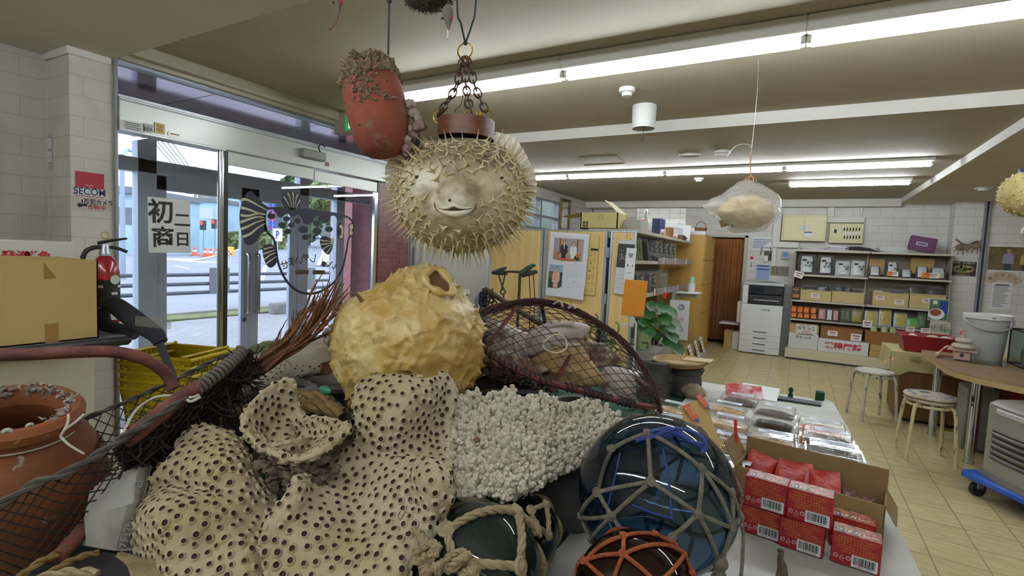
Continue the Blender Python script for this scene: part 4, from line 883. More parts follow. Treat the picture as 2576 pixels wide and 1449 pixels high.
b = B(front((q.x,q.y-.031,z))); I4 = M.Identity(4); b.card(I4,.34,.2,.06,-.02); b.m(1).card(I4,.12,.17,-.01,-.02,.001)
b.m(0).ball((-.02,.045,.0015),.014,10,6,(1,1,.1)); 
for pl in (((-.02,.03),(-.015,-.02)),((-.02,.025),(-.05,.015),(-.055,-.01)),((-.02,.02),(.015,.005),(.02,-.02)),((-.015,-.02),(-.045,-.05),(-.06,-.09)),((-.015,-.02),(.015,-.05),(.005,-.09))): b.tube([(x,y,.002) for x,y in pl],.008,6,flat=.2)
b.m(1); 
obj('sign_face',b,[EXG,EXW],t)
W_ = WM[t.name]; obj('bracket',B().box((q.x-.02,q.y-.01,z+.12),(q.x+.02,q.y+.01,ZC)),ALUD,t)
# ================================================================ partition, calendars
PY,PZ = 4.75,1.665
WOODY = mat('partition_wood','dcbd80',.55,col2='d2b070',vs=3,stretch=(6,6,.6)); RAILA = mat('partition_rail','a9b3bd',.35,.6)
def pX(px,Y=PY): return onY(px,620,Y).x
pa = thing('folding_partition','three-panel wood folding partition with aluminium rails behind the cage trap','partition',(pX(1370),PY,0))
for x0,x1,Y0,Y1 in ((pX(1238),pX(1363),PY-.03,PY),(pX(1374),pX(1524),PY,PY+.0),(pX(1536,PY),pX(1594,PY+.02),PY+.02,PY+.06)):
    u = V((x1-x0,Y1-Y0,0)).normalized(); F = M(((u.x,-u.y,0,x0),(u.y,u.x,0,Y0),(0,0,1,0),(0,0,0,1))); ln = math.hypot(x1-x0,Y1-Y0)
    pn = obj('panel',B(F).box((.012,0,.08),(ln-.012,.03,PZ-.012),.002),WOODY,pa)
    b = B(F)
    for xx in (-.012,ln-.012): b.box((xx,-.006,.02),(xx+.024,.036,PZ),.004)
    b.box((0,-.004,PZ-.015),(ln,.034,PZ+.002),.003).box((0,-.004,.05),(ln,.034,.08),.003); obj('rail_frame',b,RAILA,pn)
for z in (1.4,.95): obj('hinge',B().box((pX(1522),PY-.012,z),(pX(1534),PY+.0,z+.1),.002),ALUD,pa)
def clamp_rect(px0,py0,px1,py1,Y): return rect(px0,py0,px1,py1,Y)
# big photo calendar
YK = PY-.05; x0,z0,x1,z1 = rect(1378,586,1476,749,YK); F0 = front(((x0+x1)/2,YK,(z0+z1)/2)) @ M.Rotation(R(-2.2),4,'Z'); w_,h = x1-x0,z1-z0
t = thing('wall_calendar','large white photo calendar with a couple and a lady in kimono','calendar',((x0+x1)/2,YK,z0))
b = B(F0)
P = [[(-w_/2+w_*i/6,h/2-h*j/8,.018*max(0,j/8-.75)*4*(i/6)) for j in range(9)] for i in range(7)]
b.grid(P).grid([[V(p)+V((0,0,-.006)) for p in r_] for r_ in P][::-1]); I4 = M.Identity(4); obj('paper',b,mat('calendar_paper','d2d3d8',.6),t)
b = B(F0).box((-w_/2,h/2-.03,-.008),(w_/2,h/2,.004),.002); obj('top_band',b,mat('calendar_band','dcdde0',.5),t)
PIC = [mat('pic_room','9c8f86',.6),mat('pic_wood','9a5a34',.6),mat('pic_suit','20222c',.6),mat('pic_dress','d5d6da',.6),mat('pic_skin','c59a7c',.6),mat('pic_hair','17130f',.6),mat('pic_table','b0502c',.5),mat('pic_flower','d8b83a',.6),mat('pic_leaf','4d6a3a',.6),mat('pic_sky','8fa3bb',.6),mat('pic_garden','2c3a30',.6),mat('pic_kimono','c98f7c',.6,col2='d9b3a0',vs=90),mat('pic_chair','b3652f',.6)]
b = B(); F = F0 @ M.Translation((-.0,h*.245,.0)); W2,H2 = w_*.76,h*.34; z_ = .0028
b.m(0).card(F,W2,H2,0,0,z_)
for i in range(4): b.m(9).card(F,W2*.98,.003,0,H2*(.42-.12*i),z_+.0003)
b.m(1).card(F,.02,H2*.75,-W2*.28,H2*.12,z_+.0005); b.card(F,.02,H2*.75,W2*.3,H2*.12,z_+.0005); b.m(12).card(F,W2*.14,H2*.3,-W2*.38,-H2*.3,z_+.0006); b.card(F,W2*.3,H2*.25,W2*.25,-H2*.28,z_+.0006)
F_ = F @ M.Translation((0,0,z_)); figure2d(b,F_,-W2*.14,-H2*.52,H2*.95,2,4,5,2); figure2d(b,F_,W2*.18,-H2*.52,H2*.88,3,4,5,3)
b.m(3).add([F_ @ V((-W2*.14+x*.008,-H2*.52+H2*(.62+.13*y),.0021)) for x,y in ((-1,1),(1,1),(0,-1))],[(2,1,0)])
b.m(6).card(F_,W2*.6,H2*.1,-W2*.05,-H2*.46,.003)
r_ = random.Random(2)
for k in range(30): a,q = r_.uniform(0,6.28),r_.random()**.5; b.m([7,3,8][k % 3]).card(F_ @ M.Translation((W2*.32+.03*q*math.cos(a),-H2*.36+.022*q*math.sin(a),.0035)),.012,.012)
F = F0 @ M.Translation((-w_*.27,-h*.19,z_)); W2,H2 = w_*.36,h*.37
b.m(10).card(F,W2,H2); b.m(9).card(F,W2,H2*.3,0,H2*.35,.0003); b.m(8).card(F,W2*.5,H2*.2,-W2*.2,H2*.05,.0004)
figure2d(b,F @ M.Translation((0,0,.0004)),W2*.05,-H2*.48,H2*.92,11,4,5,11); b.m(3).card(F,W2*.16,H2*.08,-W2*.13,-H2*.2,.004)
obj('photo_print',b,PIC,t)
b = B(); F = F0 @ M.Translation((w_*.22,0,.0035))
for mo,y0,nr,st,nd in ((11,.04,6,6,30),(12,-.24,6,1,31)):
    b.text(str(mo),.026,F,0,h*y0,.001,bold=.005); k = st
    for d_ in range(1,nd+1): b.text(str(d_),.0125,F,(-.5+(k % 7)/6)*w_*.37,h*(y0-.065-.032*(k//7)),.001); k += 1
    for c_ in range(7): b.card(F,.006,.003,(-.5+c_/6)*w_*.37,h*(y0-.035),.001)
b.card(F0 @ M.Translation((0,h*.055,.0035)),.05,.003,-.06); obj('date_print',b,GREY_INK,t)
b = B(); 
for dx_ in (-.06,.06): b.tube([F0 @ V((dx_*.6,h/2,0)),F0 @ V((dx_*.6,h/2+.03,-.01))],.0016,4)
obj('hanging_string',b,DARK,t)
# yellow calendar behind
x0,z0,x1,z1 = rect(1440,592,1502,741,PY-.02); F0 = front(((x0+x1)/2,PY-.02,(z0+z1)/2)) @ M.Rotation(R(-1.5),4,'Z'); w_,h = x1-x0,z1-z0
t = thing('wall_calendar','yellow date calendar half hidden behind the white photo calendar','calendar',((x0+x1)/2,PY-.02,z0)); obj('paper',B(F0).box((-w_/2,-h/2,-.01),(w_/2,h/2,0),.002),mat('calendar_yellow','d0b36a',.6),t)
b = B(); 
for k in range(6): b.card(F0,w_*.9,.002,0,h*(.22-.13*k),.001)
b.card(F0,.002,h*.66,w_*.38,-h*.1,.001); b.card(F0,w_*.3,.022,w_*.35,h*.27,.001)
for k,d_ in enumerate((6,13,20,27)): b.text(str(d_),.026,F0,w_*.22,h*(.17-.13*k),.001,bold=.015)
obj('date_print',b,INK,t); 
# dark calendar on the end panel
Yd = PY-.0; x0,z0,x1,z1 = rect(1550,604,1592,741,Yd); F0 = front(((x0+x1)/2,Yd-.005,(z0+z1)/2)) @ M.Rotation(R(-2.5),4,'Z'); w_,h = x1-x0,z1-z0
t = thing('wall_calendar','narrow night-view calendar hanging at the shelf end','calendar',((x0+x1)/2,Yd,z0)); obj('paper',B(F0).box((-w_/2,-h/2,-.006),(w_/2,h/2,0),.002),mat('calendar_white','c9c9c8',.6),t)
b = B(); b.card(F0,w_*.98,h*.44,0,h*.21,.001); r_ = random.Random(8)
for k in range(60): b.m(1).card(F0 @ M.Translation((r_.gauss(0,w_*.2),h*.14+abs(r_.gauss(0,h*.07)),.0015+.0001*k)),.006,.012)
for k in range(20): b.m(2).card(F0,.008,.006,(-.35+.7*(k % 5)/4)*w_,-h*(.14+.08*(k//5)),.001)
obj('photo_print',b,[mat('night_photo','2c2a2c',.5),mat('night_light','8f8a80',.6),GREY_INK],t)
obj('string',B().tube([F0 @ V((0,h/2,0)),F0 @ V((-.02,h/2+.12,0))],.0016,4),DARK,t)
x0,z0,x1,z1 = rect(1572,624,1597,712,Yd-.02); b = B(F1 := front(((x0+x1)/2,Yd-.02,(z0+z1)/2)) @ M.Rotation(R(-2.5),4,'Z')).box((-(x1-x0)/2,-(z1-z0)/2,-.004),((x1-x0)/2,(z1-z0)/2,0),.001)
b.m(1); I4 = M.Identity(4)
for k in range(3): b.card(I4,.05-.008*k,.008,0,.11-.014*k,.001)
b.card(I4,.012,.022,-.02,0,.001).card(I4,.008,.018,.025,0,.001).card(I4,.05,.004,0,-.07,.001); single('door_sign',b,[WHITE,INK],'white narrow notice card hanging over the night-view calendar','notice')
# ================================================================ office corner behind the fish skin
YO = 5.6; DKW = mat('dark_wood','4a3526',.5); LTW = mat('light_wood','a87b48',.55); BINDW = mat('binder_white','c7cad0',.5); BINDB = mat('binder_blue','2c3c8a',.5)
x0,x1 = onY(1082,660,YO).x,onY(1172,660,YO).x; zb_ = onY(1120,703,YO).z; zt_ = onY(1120,636,YO).z
t = thing('office_bookshelf','dark wooden office bookshelf packed with binders behind the yellow skin','bookshelf',((x0+x1)/2,YO+.15,0))
b = B().box((x0-.02,YO,0),(x0,YO+.3,1.75),.002).box((x1,YO,0),(x1+.02,YO+.3,zb_),.002); obj('side_panel',b,DKW,t)
for z in (zb_-.02,zt_+.03,.75,1.73): obj('shelf_board',B().box((x0,YO,z-.02),(x1+(.0 if z > zb_ else .02),YO+.3,z),.002),DKW,t)
obj('back_panel',B().box((x0,YO+.29,.7),(x1,YO+.3,1.74)),mat('bookshelf_back','3a2c22',.7),t)
xx = x0+.01
for k,(w_,h,m_,lb) in enumerate(((.05,.24,BINDW,'white file at the left end'),(.055,.2,BINDW,'short white file, second'),(.06,.2,BINDW,'short white file, third'),(.045,.25,LTW,'brown folder between the white files'),(.05,.27,BINDW,'white and blue file'),(.03,.27,mat('file_purple','7a6e96',.6),'narrow purple file'),(.06,.24,mat('file_brown','7a6a58',.6),'brown envelope box'),(.05,.25,PLAST2,'clear plastic folder at the right end'))):
    b = B().box((xx,YO-.02,zb_),(xx+w_,YO+.22,zb_+h),.003); 
    if k == 4: b.m(1).box((xx+.003,YO-.022,zb_+h-.05),(xx+w_-.003,YO-.019,zb_+h-.01))
    single('binder',b,[m_,BINDB],lb+' on the office bookshelf','binder','binders on the office bookshelf'); xx += w_+.006
b = B().box((x0+.05,YO,zt_+.03),(x0+.2,YO+.22,zt_+.16),.003); single('paper_box',b,BINDW,'white box on the upper office bookshelf board','box')
q = onY(1195,780,5.2); dz = q.z
t = thing('office_desk','pale office desk behind the cage trap','desk',(-2.75,5.4,0)); obj('desk_top',B().box((-3.5,5.05,dz-.03),(-2.45,5.6,dz),.004),mat('desk_pale','bcbcae',.5),t)
for x,y in ((-3.45,5.1),(-2.5,5.1),(-3.45,5.55),(-2.5,5.55)): obj('leg',B().box((x-.02,y-.02,0),(x+.02,y+.02,dz-.03)),ALUD,t)
a,c = onY(1105,782,5.3),onY(1165,735,5.3); b = B().cyl(a,c+(c-a)*.12,.068,n=20); single('paper_roll',b,mat('roll_white','b9b8b4',.5),'white paper roll lying tilted on the office desk','roll')
t = thing('office_chair','blue office chair back behind the desk','chair',onY(1220,790,5.5)); c = onY(1222,748,5.55); obj('backrest',B().box((c.x-.13,c.y,c.z-.12),(c.x+.1,c.y+.06,c.z+.07),.03),mat('chair_blue','26356e',.7),t); c.z = .5
obj('seat',B().box((c.x-.2,c.y+.05,.42),(c.x+.2,c.y+.5,.5),.03),mat('chair_blue_seat','26356e',.7),t); obj('stem',B().cyl((c.x,c.y+.25,.02),(c.x,c.y+.25,.42),.03).box((c.x-.18,c.y+.22,.02),(c.x+.2,c.y+.28,.06)),DARK,t)
x0,z0,x1,z1 = rect(1206,679,1242,760,6.0); t = thing('picture_frame','brown framed picture leaning beside the partition edge','picture',((x0+x1)/2,6.0,z0)); obj('frame',B().box((x0,6.0,z0),(x0+.025,6.03,z1)).box((x1-.025,6.0,z0),(x1,6.03,z1)).box((x0,6.0,z1-.025),(x1,6.03,z1)).box((x0,6.0,z0),(x1,6.03,z0+.025)),LTW,t)
b = B().box((x0+.02,6.015,z0+.02),(x1-.02,6.03,z1-.02)); obj('picture_sheet',b,mat('picture_beige','a89f88',.6,col2='8f8b80',vs=10),t)
obj('easel_leg',B().box((x0,6.03,0),(x1,6.06,z0)),LTW,t)
b = B().box((XL+.002,onX(1060,640,XL).y,1.0),(XL+.03,onX(1066,640,XL).y,2.46)).box((XL+.002,onX(1046,664,XL).y,onX(1054,675,XL).z),(XL+.05,onX(1062,664,XL).y,onX(1054,663,XL).z)); single('cable_duct',b,DUCT,'thin white duct with a small switch on the office wall','cable duct')
b = B().box((XL+.002,4.2,0),(XL+.02,4.23,2.46)).box((XL+.002,4.26,0),(XL+.02,4.285,2.46)); struct('trim_8',b,ALU)
# mirror with rattan frame on the tiled wall
y0,y1 = onX(1407,540,XL).y,onX(1429,540,XL).y; zt_,zb_ = onX(1418,503,XL).z,onX(1418,577,XL).z
t = thing('wall_mirror','tall mirror with a worn rattan frame on the tiled corner wall','mirror',(XL,(y0+y1)/2,zb_)); obj('glass',B().box((XL+.01,y0,zb_),(XL+.02,y1,zt_)),mat('mirror_glass','c9cdc8',.05,1.0),t)
obj('frame',B().tube([(XL+.02,y0,zb_),(XL+.02,y1,zb_),(XL+.02,y1,zt_),(XL+.02,y0,zt_)],.025,8,closed=True),mat('rattan','8a6a3e',.7,col2='5f4526',vs=30),t)
# ================================================================ goods rack along the left
RX,RY0,RY1,RB = -1.38,4.9,7.85,-1.86
RKM = mat('rack_enamel','b5ad9a',.45)
rk = thing('goods_rack','beige shop rack of clear bags running toward the curtain','shelf unit',(-1.5,6.4,0))
ztop,zm_,zl = 1.69,1.385,1.03
for z in (ztop,zm_,zl): obj('shelf_board',B().box((RB,RY0,z-.035),(RX,RY1,z),.003),RKM,rk)
for z in (zm_,zl): obj('price_rail',B().box((RX,RY0+.9,z-.03),(RX+.006,RY1,z+.045)),mat('rail_lilac','8f8588',.3),rk)
for y in (RY0,(RY0+RY1)/2,RY1): obj('upright',B().box((RB-.02,y-.015,0),(RB+.02,y+.015,ztop)),RKM,rk)
obj('back_panel',B().box((RB-.03,RY0,.1),(RB-.02,RY1,ztop)),BACKP,rk)
for y in (RY0+.03,6.3): obj('bracket',B().prism([(0,0),(.4,0),(.4,-.04),(0,-.16)],face((RB,y,ztop-.035),(1,0,0),(0,0,1)),.006),RKM,rk)
DX = -1.08; obj('base_deck',B().box((RB,5.3,0),(DX,7.9,.11),.004),mat('rack_base','b9b2a2',.5),rk)
def ry(px,X=RX,py=650): return onX(px,py,X).y
# leaning magazines and bags: sheets leaning along Y
def lean(name,px,z,h,th,m_,label,group,ang=.5,X0=RB+.06,X1=RX-.03,wrap=True,puff=0.0):
    y = ry(px); t = thing(name,label,'package',((X0+X1)/2,y,z),0,group)
    F = M.Translation((0,y,z+.003)) @ M.Rotation(ang,4,'X')
    if puff:
        P = []; Q = []
        for i in range(7):
            u = i/6*2-1; r1 = []; r2 = []
            for j in range(7):
                v = j/6; k = puff*(1-u**4)*(1-(2*v-1)**4)*(1+.35*NZ.noise((u*3,v*4,px))); x = (X0+X1)/2+u*(X1-X0)/2
                r1.append(F @ V((x,-k,v*h))); r2.append(F @ V((x,k,v*h)))
            P.append(r1); Q.append(r2)
        b = B().grid(P).grid(Q[::-1]); obj('contents',b,m_,t)
    else: obj('cover',B(F).box((X0,-th/2,0),(X1,th/2,h),.002),m_,t)
    if wrap: obj('clear_bag',B(F).box((X0-.01,-th/2-puff-.004,0),(X1+.008,th/2+puff+.004,h*1.12),.004),PLAST,t)
gR = 'goods leaning on the middle rack board'
MG = [mat('mag_green','6e7d3c',.4,col2='c9c5b0',vs=14),mat('mag_dark','2c2622',.4),mat('mag_white','b9b6a8',.4,col2='4c5a30',vs=12)]
for i,px in enumerate((1602,1612,1624,1640)): lean('magazine',px,zm_,.24,.008,MG[(i+1) % 3],['dark magazine nearest the calendar','green and white magazine, second in the row','dark magazine, third in the row','pale magazine at the end of the leaning row'][i]+' on the middle rack board',gR,.55,wrap=(i > 1))
KELP = mat('kelp_painted_sheen','565c58',.35,col2='c3c9c4',vs=26,lo=.46,hi=.58,bmp=.5,bs=80)  # kelp in shiny bags; the pale patches put the bags' sheen into the colour
for i,px in enumerate((1662,1672,1684,1696,1706)): lean('kelp_bag',px,zm_,.22+.02*(i % 2),.01,KELP,['first','second','third','fourth','last'][i]+' shiny bag of dried kelp on the middle rack board',gR,.45,puff=.022)
gR2 = 'goods leaning on the lower rack board'
for i,(px,m_,lb) in enumerate(((1606,DARKF,'dark bag by the calendar'),(1618,DARKF,'dark bag, second in the row'),(1632,KELP,'crinkled silver bag, third in the row'),(1648,mat('bag_blue_red','3c4a86',.4,col2='9c3a3a',vs=12),'blue and red bag'),(1662,KELP,'silver bag by the blue one'),(1676,mat('bag_pink','b9a08a',.4),'narrow tan bag'),(1690,mat('bag_palegreen','b5c0a2',.4,col2='d2d6c6',vs=16),'large pale green bag at the far end'))):
    lean('snack_bag',px,zl,.23,.012,m_,lb+' on the lower rack board',gR2,.4,puff=.02)
for i,(px,z) in enumerate(((1668,zm_),(1697,zm_),(1725,zm_),(1650,zl),(1676,zl),(1708,zl))):
    y = ry(px); single('price_tag',B().box((RX+.008,y-.03,z-.025),(RX+.011,y+.03,z+.05)),mat('tag_paper','d2c8b4',.6),['first','second','third','first','second','third'][i]+' small price tag on the '+('middle' if i < 3 else 'lower')+' rack rail, counted from the calendar','price card','price tags on the rack rails')
# on top of the rack
def rbox(name,px0,px1,h,depth,m_,label,cat,z=ztop,X=RX-.06,bev=.004,extra=None):
    y0,y1 = sorted((ry(px0,X),ry(px1,X))); b = B().box((X-depth,y0,z),(X,y1,z+h),bev)
    if extra: extra(b,X,y0,y1,z,h)
    return single(name,b,m_,label,cat)
yb = RY0-.1
t = thing('open_carton','cream open carton with flaps up on the near end of the rack','carton',(-1.75,5.15,ztop)); b = B().box((-2.02,5.0,ztop),(-1.62,5.32,ztop+.012)).box((-2.02,5.0,ztop),(-1.62,5.012,ztop+.17)).box((-2.02,5.31,ztop),(-1.62,5.32,ztop+.17)).box((-2.02,5.0,ztop),(-2.01,5.32,ztop+.17)).box((-1.63,5.0,ztop),(-1.62,5.32,ztop+.17)); CRC = mat('carton_cream','c9b97c',.7); obj('carton_body',b,CRC,t)
obj('flap',B().quad((-2.02,5.0,ztop+.17),(-2.02,5.32,ztop+.17),(-2.25,5.3,ztop+.13),(-2.25,5.02,ztop+.13)),CRC,t); obj('flap',B().quad((-1.62,5.0,ztop+.17),(-1.62,5.32,ztop+.17),(-1.78,5.3,ztop+.30),(-1.78,5.02,ztop+.30)),CRC,t)
b = B(); F = front((-1.82,4.999,ztop+.085)); 
for i in range(2):
    for j in range(2): b.card(F,.026,.026,-.16+.032*i,-.02-.032*j,.001)
b.card(F,.05,.003,.02,.05,.001).card(F,.05,.003,.02,.02,.001).card(F,.003,.03,-.005,.035,.001).card(F,.003,.03,.045,.035,.001); obj('print_mark',b,mat('carton_print','4f4630',.7),t)
rbox('white_carton',1606,1626,.115,.2,mat('carton_greyish','a9a69b',.7),'grey white carton behind the open cream carton','carton')
rbox('medicine_box',1656,1668,.20,.10,mat('box_navy','232a5c',.4),'dark blue product box standing behind the bird ornament','box',extra=lambda b,X,y0,y1,z,h: None)
p_ = V((RX-.14,ry(1650),ztop)); t = thing('bird_ornament','white and clear glass bird-necked ornament bottle on the rack top','ornament',p_); F = M.Translation(p_)
GLW = mat('ornament_glass','c3c4c0',.2,spec=.7); obj('body',B(F).tube(smooth([(0,.0,.0),(0,0,.03),(0,.0,.12),(0,-.005,.19),(0,.0,.235),(0,.03,.25),(0,.07,.245)],4),[.055*f_ for f_ in np.interp(np.linspace(0,1,25),[0,.08,.35,.55,.7,.85,1],[.9,1,.9,.42,.36,.42,.18])],14),GLW,t)
obj('wing',B(F).ball((0,-.075,.11),.045,12,8,(.7,1,1.2)),mat('ornament_red','9c5a56',.4),t); obj('base_band',B(F).lathe([(.05,0),(.056,.02),(.05,.045)],n=16),mat('ornament_band','98484c',.4),t)
rbox('bottle_box',1681,1690,.13,.06,mat('box_amber','7a4e22',.4),'amber bottle box beside the navy product box','box')
for i,(px,lb) in enumerate(((1662,'small white ceramic cup by the bird ornament base'),(1694,'small white ceramic figure near the clear boxes'))):
    q = V((RX-.04,ry(px,RX-.04),ztop)); single('ceramic_cup',B(M.Translation(q)).lathe([(0,0),(.03,0),(.04,.03),(.036,.06),(.02,.07),(0,.07)],n=16),mat('ceramic_%d' % i,'d6d2ca',.3,col2='b86a58',vs=12,lo=.55,hi=.6),lb,'ornament','ceramics on the rack top')
rbox('clear_box',1700,1714,.15,.16,PLAST2,'clear plastic box on the rack top','box',X=RX-.03); rbox('wicker_bowl',1716,1726,.075,.14,mat('bowl_dark','4a342c',.6),'dark wicker bowl in a clear bag on the rack top','bowl',X=RX-.03,bev=.03)
for k,(px,lb) in enumerate(((1728,'white board leaning at the far end of the rack top, nearer one'),(1738,'white board leaning at the far end of the rack top, farther one'))):
    y = ry(px,RX-.03); single('white_board',B(M.Translation((0,y,ztop)) @ M.Rotation(-.25+.12*k,4,'X')).box((RB+.1,-.008,0),(RX-.01,.008,.24-.03*k),.002),WHITE,lb,'board','white boards on the rack top')
y = ry(1712); single('price_card',B().box((RX-.26,RY1-.9,ztop),(RX-.1,RY1-.86,ztop+.12)),WHITE,'white card standing among the rack top items','price card')
# locker at the end of the rack
lx0,lx1 = -2.0,onY(1766,700,7.95).x
t = thing('side_locker','yellow wood tall cabinet at the far end of the rack','cabinet',((lx0+lx1)/2,8.2,0)); LY = mat('locker_yellow','c49c50',.55,col2='b99148',vs=2,stretch=(5,5,.5)); obj('cabinet_body',B().box((lx0,7.95,0),(lx1,8.9,1.80),.003),LY,t)
for k,(za,zc) in enumerate(((.02,.62),(.63,1.05),(1.06,1.42),(1.43,1.78))): obj('drawer_front',B().box((lx1,7.97,za),(lx1+.012,8.88,zc-.006),.003),LY,t)
single('flat_carton',B().box((lx1-.22,7.97,1.802),(lx1+.0,8.4,1.86),.003),WHITE,'flat white box on top of the yellow cabinet','box')
q = V((lx1-.1,8.15,1.862)); t = thing('wicker_basket','small wicker handle basket on the white box above the cabinet','basket',q); WK = mat('wicker','8a5f34',.7,col2='5f3f20',vs=40,bmp=.5,bs=90); obj('basket_body',B(M.Translation(q)).lathe([(0,0),(.08,0),(.095,.055),(.085,.055),(.07,.01),(0,.01)],n=20),WK,t); obj('handle',B(M.Translation(q)).tube([(.075*math.cos(a),0,.05+.1*math.sin(a)) for a in np.linspace(0,PI,11)],.005,6),WK,t)
# white signboards leaning under the rack
p0,p1 = onY(1687,765,6.6),onY(1728,845,6.6)
b = B(face(((p0.x+p1.x)/2,6.6,(p0.z+p1.z)/2),(1,.25,0),(0,.12,1))).box((-.12,-.25,-.012),(.12,.25,0),.003); b.m(1); I4 = M.Identity(4)
for k in range(9): a = 2*PI*k/9; b.tube([(.02+.015*math.cos(a),.16+.015*math.sin(a),.002),(.02+.045*math.cos(a),.16+.045*math.sin(a),.002)],.006,5,flat=.3)
b.m(2).tube([(.03+.03*(1-k/30)*math.cos(k*.5),-.0+.03*(1-k/30)*math.sin(k*.5),.002) for k in range(26)],.0025,4,flat=.3); b.m(1).text('LE',.05,I4,.04,-.13,.002,bold=.01,rot=.3)
single('foam_sign',b,[mat('panel_white','bfbfba',.6),INKBLUE,mat('panel_red','a8574f',.6)],'white foam panel with a blue burst mark beside the plant','panel')
single('side_shelf',B().box((-1.36,6.75,.985),(-1.08,7.1,.998),.002),WHITE,'small white ledge board above the foam panel','board'); q = V((-1.2,6.95,.998))
t = thing('pen_cup','clear cup with a pale green roll on the white ledge','cup',q); obj('cup',B(M.Translation(q)).lathe([(0,0),(.045,0),(.05,.12),(.045,.12),(.04,.01),(0,.01)],n=18),WHITE_PL,t); obj('paper_roll',B(M.Translation(q)).cyl((0,0,.015),(0,0,.2),.034,n=14),mat('roll_mint','9cc2b0',.6),t)
single('ledge_bracket',B().box((-1.36,6.9,.93),(-1.1,6.93,.985)).box((-1.40,6.75,.6),(-1.36,7.1,.985)),RKM,'metal bracket carrying the white ledge','bracket')
# open cartons on the base deck with signs
gB2 = 'open cartons along the rack foot'
for i in range(5):
    y0 = 5.72+.435*i; t = thing('goods_carton',['nearest','second','third','fourth','farthest'][i]+' open brown carton along the foot of the rack','carton',(-1.3,y0,.111),0,gB2); e = .006; x0,x1,hh = -1.52,-1.14,.2
    b = B().box((x0,y0,.111),(x1,y0+.42,.12)).box((x0,y0,.111),(x0+e,y0+.42,.111+hh+.1)).box((x1-e,y0,.111),(x1,y0+.42,.111+hh*.7)).box((x0,y0,.111),(x1,y0+e,.111+hh)).box((x0,y0+.42-e,.111),(x1,y0+.42,.111+hh)); obj('carton_body',b,CARD,t)
    obj('contents',B().box((x0+.01,y0+.01,.12),(x1-.01,y0+.41,.2+.03*(i % 3)),.02),[DARKF,BROWNF,KELP][i % 3],t)
    F = face((x1+.03,y0+.2,.2),(0,1,0),(-.35,0,1)); b = B(F).box((-.08,-.09,-.002),(.08,.13,0)); b.m(1)
    for k in range(4): b.card(I4,.1-.02*(k % 2),.014,0,.08-.045*k,.001)
    obj('sign_card',b,[WHITE,mat('sign_print','8a5a50',.7)],t)
PUR = mat('purple_beans','2a1622',.35,col2='4a2a38',vs=25,bmp=.5)
for i in range(7):
    y = 5.5; lean_ = B(M.Translation((-1.48+.055*i,5.45,.50)) @ M.Rotation(.15,4,'Y')).ball((0,0,.07),.05,12,8,(.55,1.2,1.5)); single('bean_bag',lean_,PUR,['first','second','third','fourth','fifth','sixth','last'][i]+' dark purple bag from the left in the row beside the plant','package','purple bags beside the plant')
st = B().box((-1.86,4.95,.12),(-1.14,5.68,.5),.004); single('display_box',st,mat('stand_grey','8f8a80',.6),'low grey display box under the plant and purple bags','stand')
# plant with red spathes
q = onY(1617,888,5.06); q.z = .501; t = thing('potted_anthurium','potted anthurium with dark leaves and red flowers in a pale green pot','plant',q); W_ = WM[t.name]
s_ = 1.0; obj('pot',B(W_).lathe([(0,0),(.065,0),(.085,.19),(.09,.2),(.08,.2),(.075,.17),(0,.17)],n=24),mat('pot_green','9fb38c',.5),t)
LEAFM = mat('anthurium_leaf','1f4a1c',.45,col2='2f5e26',vs=8,spec=.3); STEMM = mat('anthurium_stem','6f7d3a',.6); r_ = random.Random(4)
def heart(b,F,w_,h):
    P = []
    for i in range(9):
        v = i/8; hw = w_/2*(math.sin(PI*min(1,(v*.9+.1))**.75))*(1-.1*v); row = []
        for j in range(7): u = j/6*2-1; row.append(F @ V((u*hw,h*(v-.12+(.12*abs(u) if v < .2 else 0)),.012*math.cos(u*2)-.05*v*v+.015*abs(u))))
        P.append(row)
    return b.grid(P)
tg = [(1640,758),(1655,775),(1668,790),(1682,770),(1692,800),(1630,780),(1645,800),(1672,820),(1690,835),(1660,845),(1622,800),(1635,825),(1697,860),(1650,765),(1676,850),(1612,815),(1684,812),(1700,880),(1648,828),(1665,760)]
for k,(px,py) in enumerate(tg):
    e_ = at(px,py,4.55+.25*r_.uniform(-1,1)); s0 = q+V((r_.uniform(-.04,.04),r_.uniform(-.04,.04),.17))
    obj('stem',B().tube(smooth([s0,(s0+e_)/2+V((0,0,.05)),e_],4),.004,5),STEMM,t)
    d = V((e_.x-q.x,e_.y-q.y,0)).normalized(); F = face(e_,V((-d.y,d.x,0))+V((0,0,r_.uniform(-.3,.3))),d*.6+V((0,-.3,-.9)))
    obj('leaf',heart(B(),F,r_.uniform(.10,.14),r_.uniform(.15,.20)),LEAFM,t)
for px,py in ((1672,745),(1660,776)):
    e_ = at(px,py,4.5); obj('stem',B().tube(smooth([q+V((0,0,.17)),(q+e_)/2+V((0,0,.12)),e_],4),.003,5),STEMM,t)
    obj('flower',heart(B(),face(e_+V((0,0,.03)),(1,.3,0),(0,-.3,-1)),.035,.075),mat('spathe_red','c2252a',.35),t)
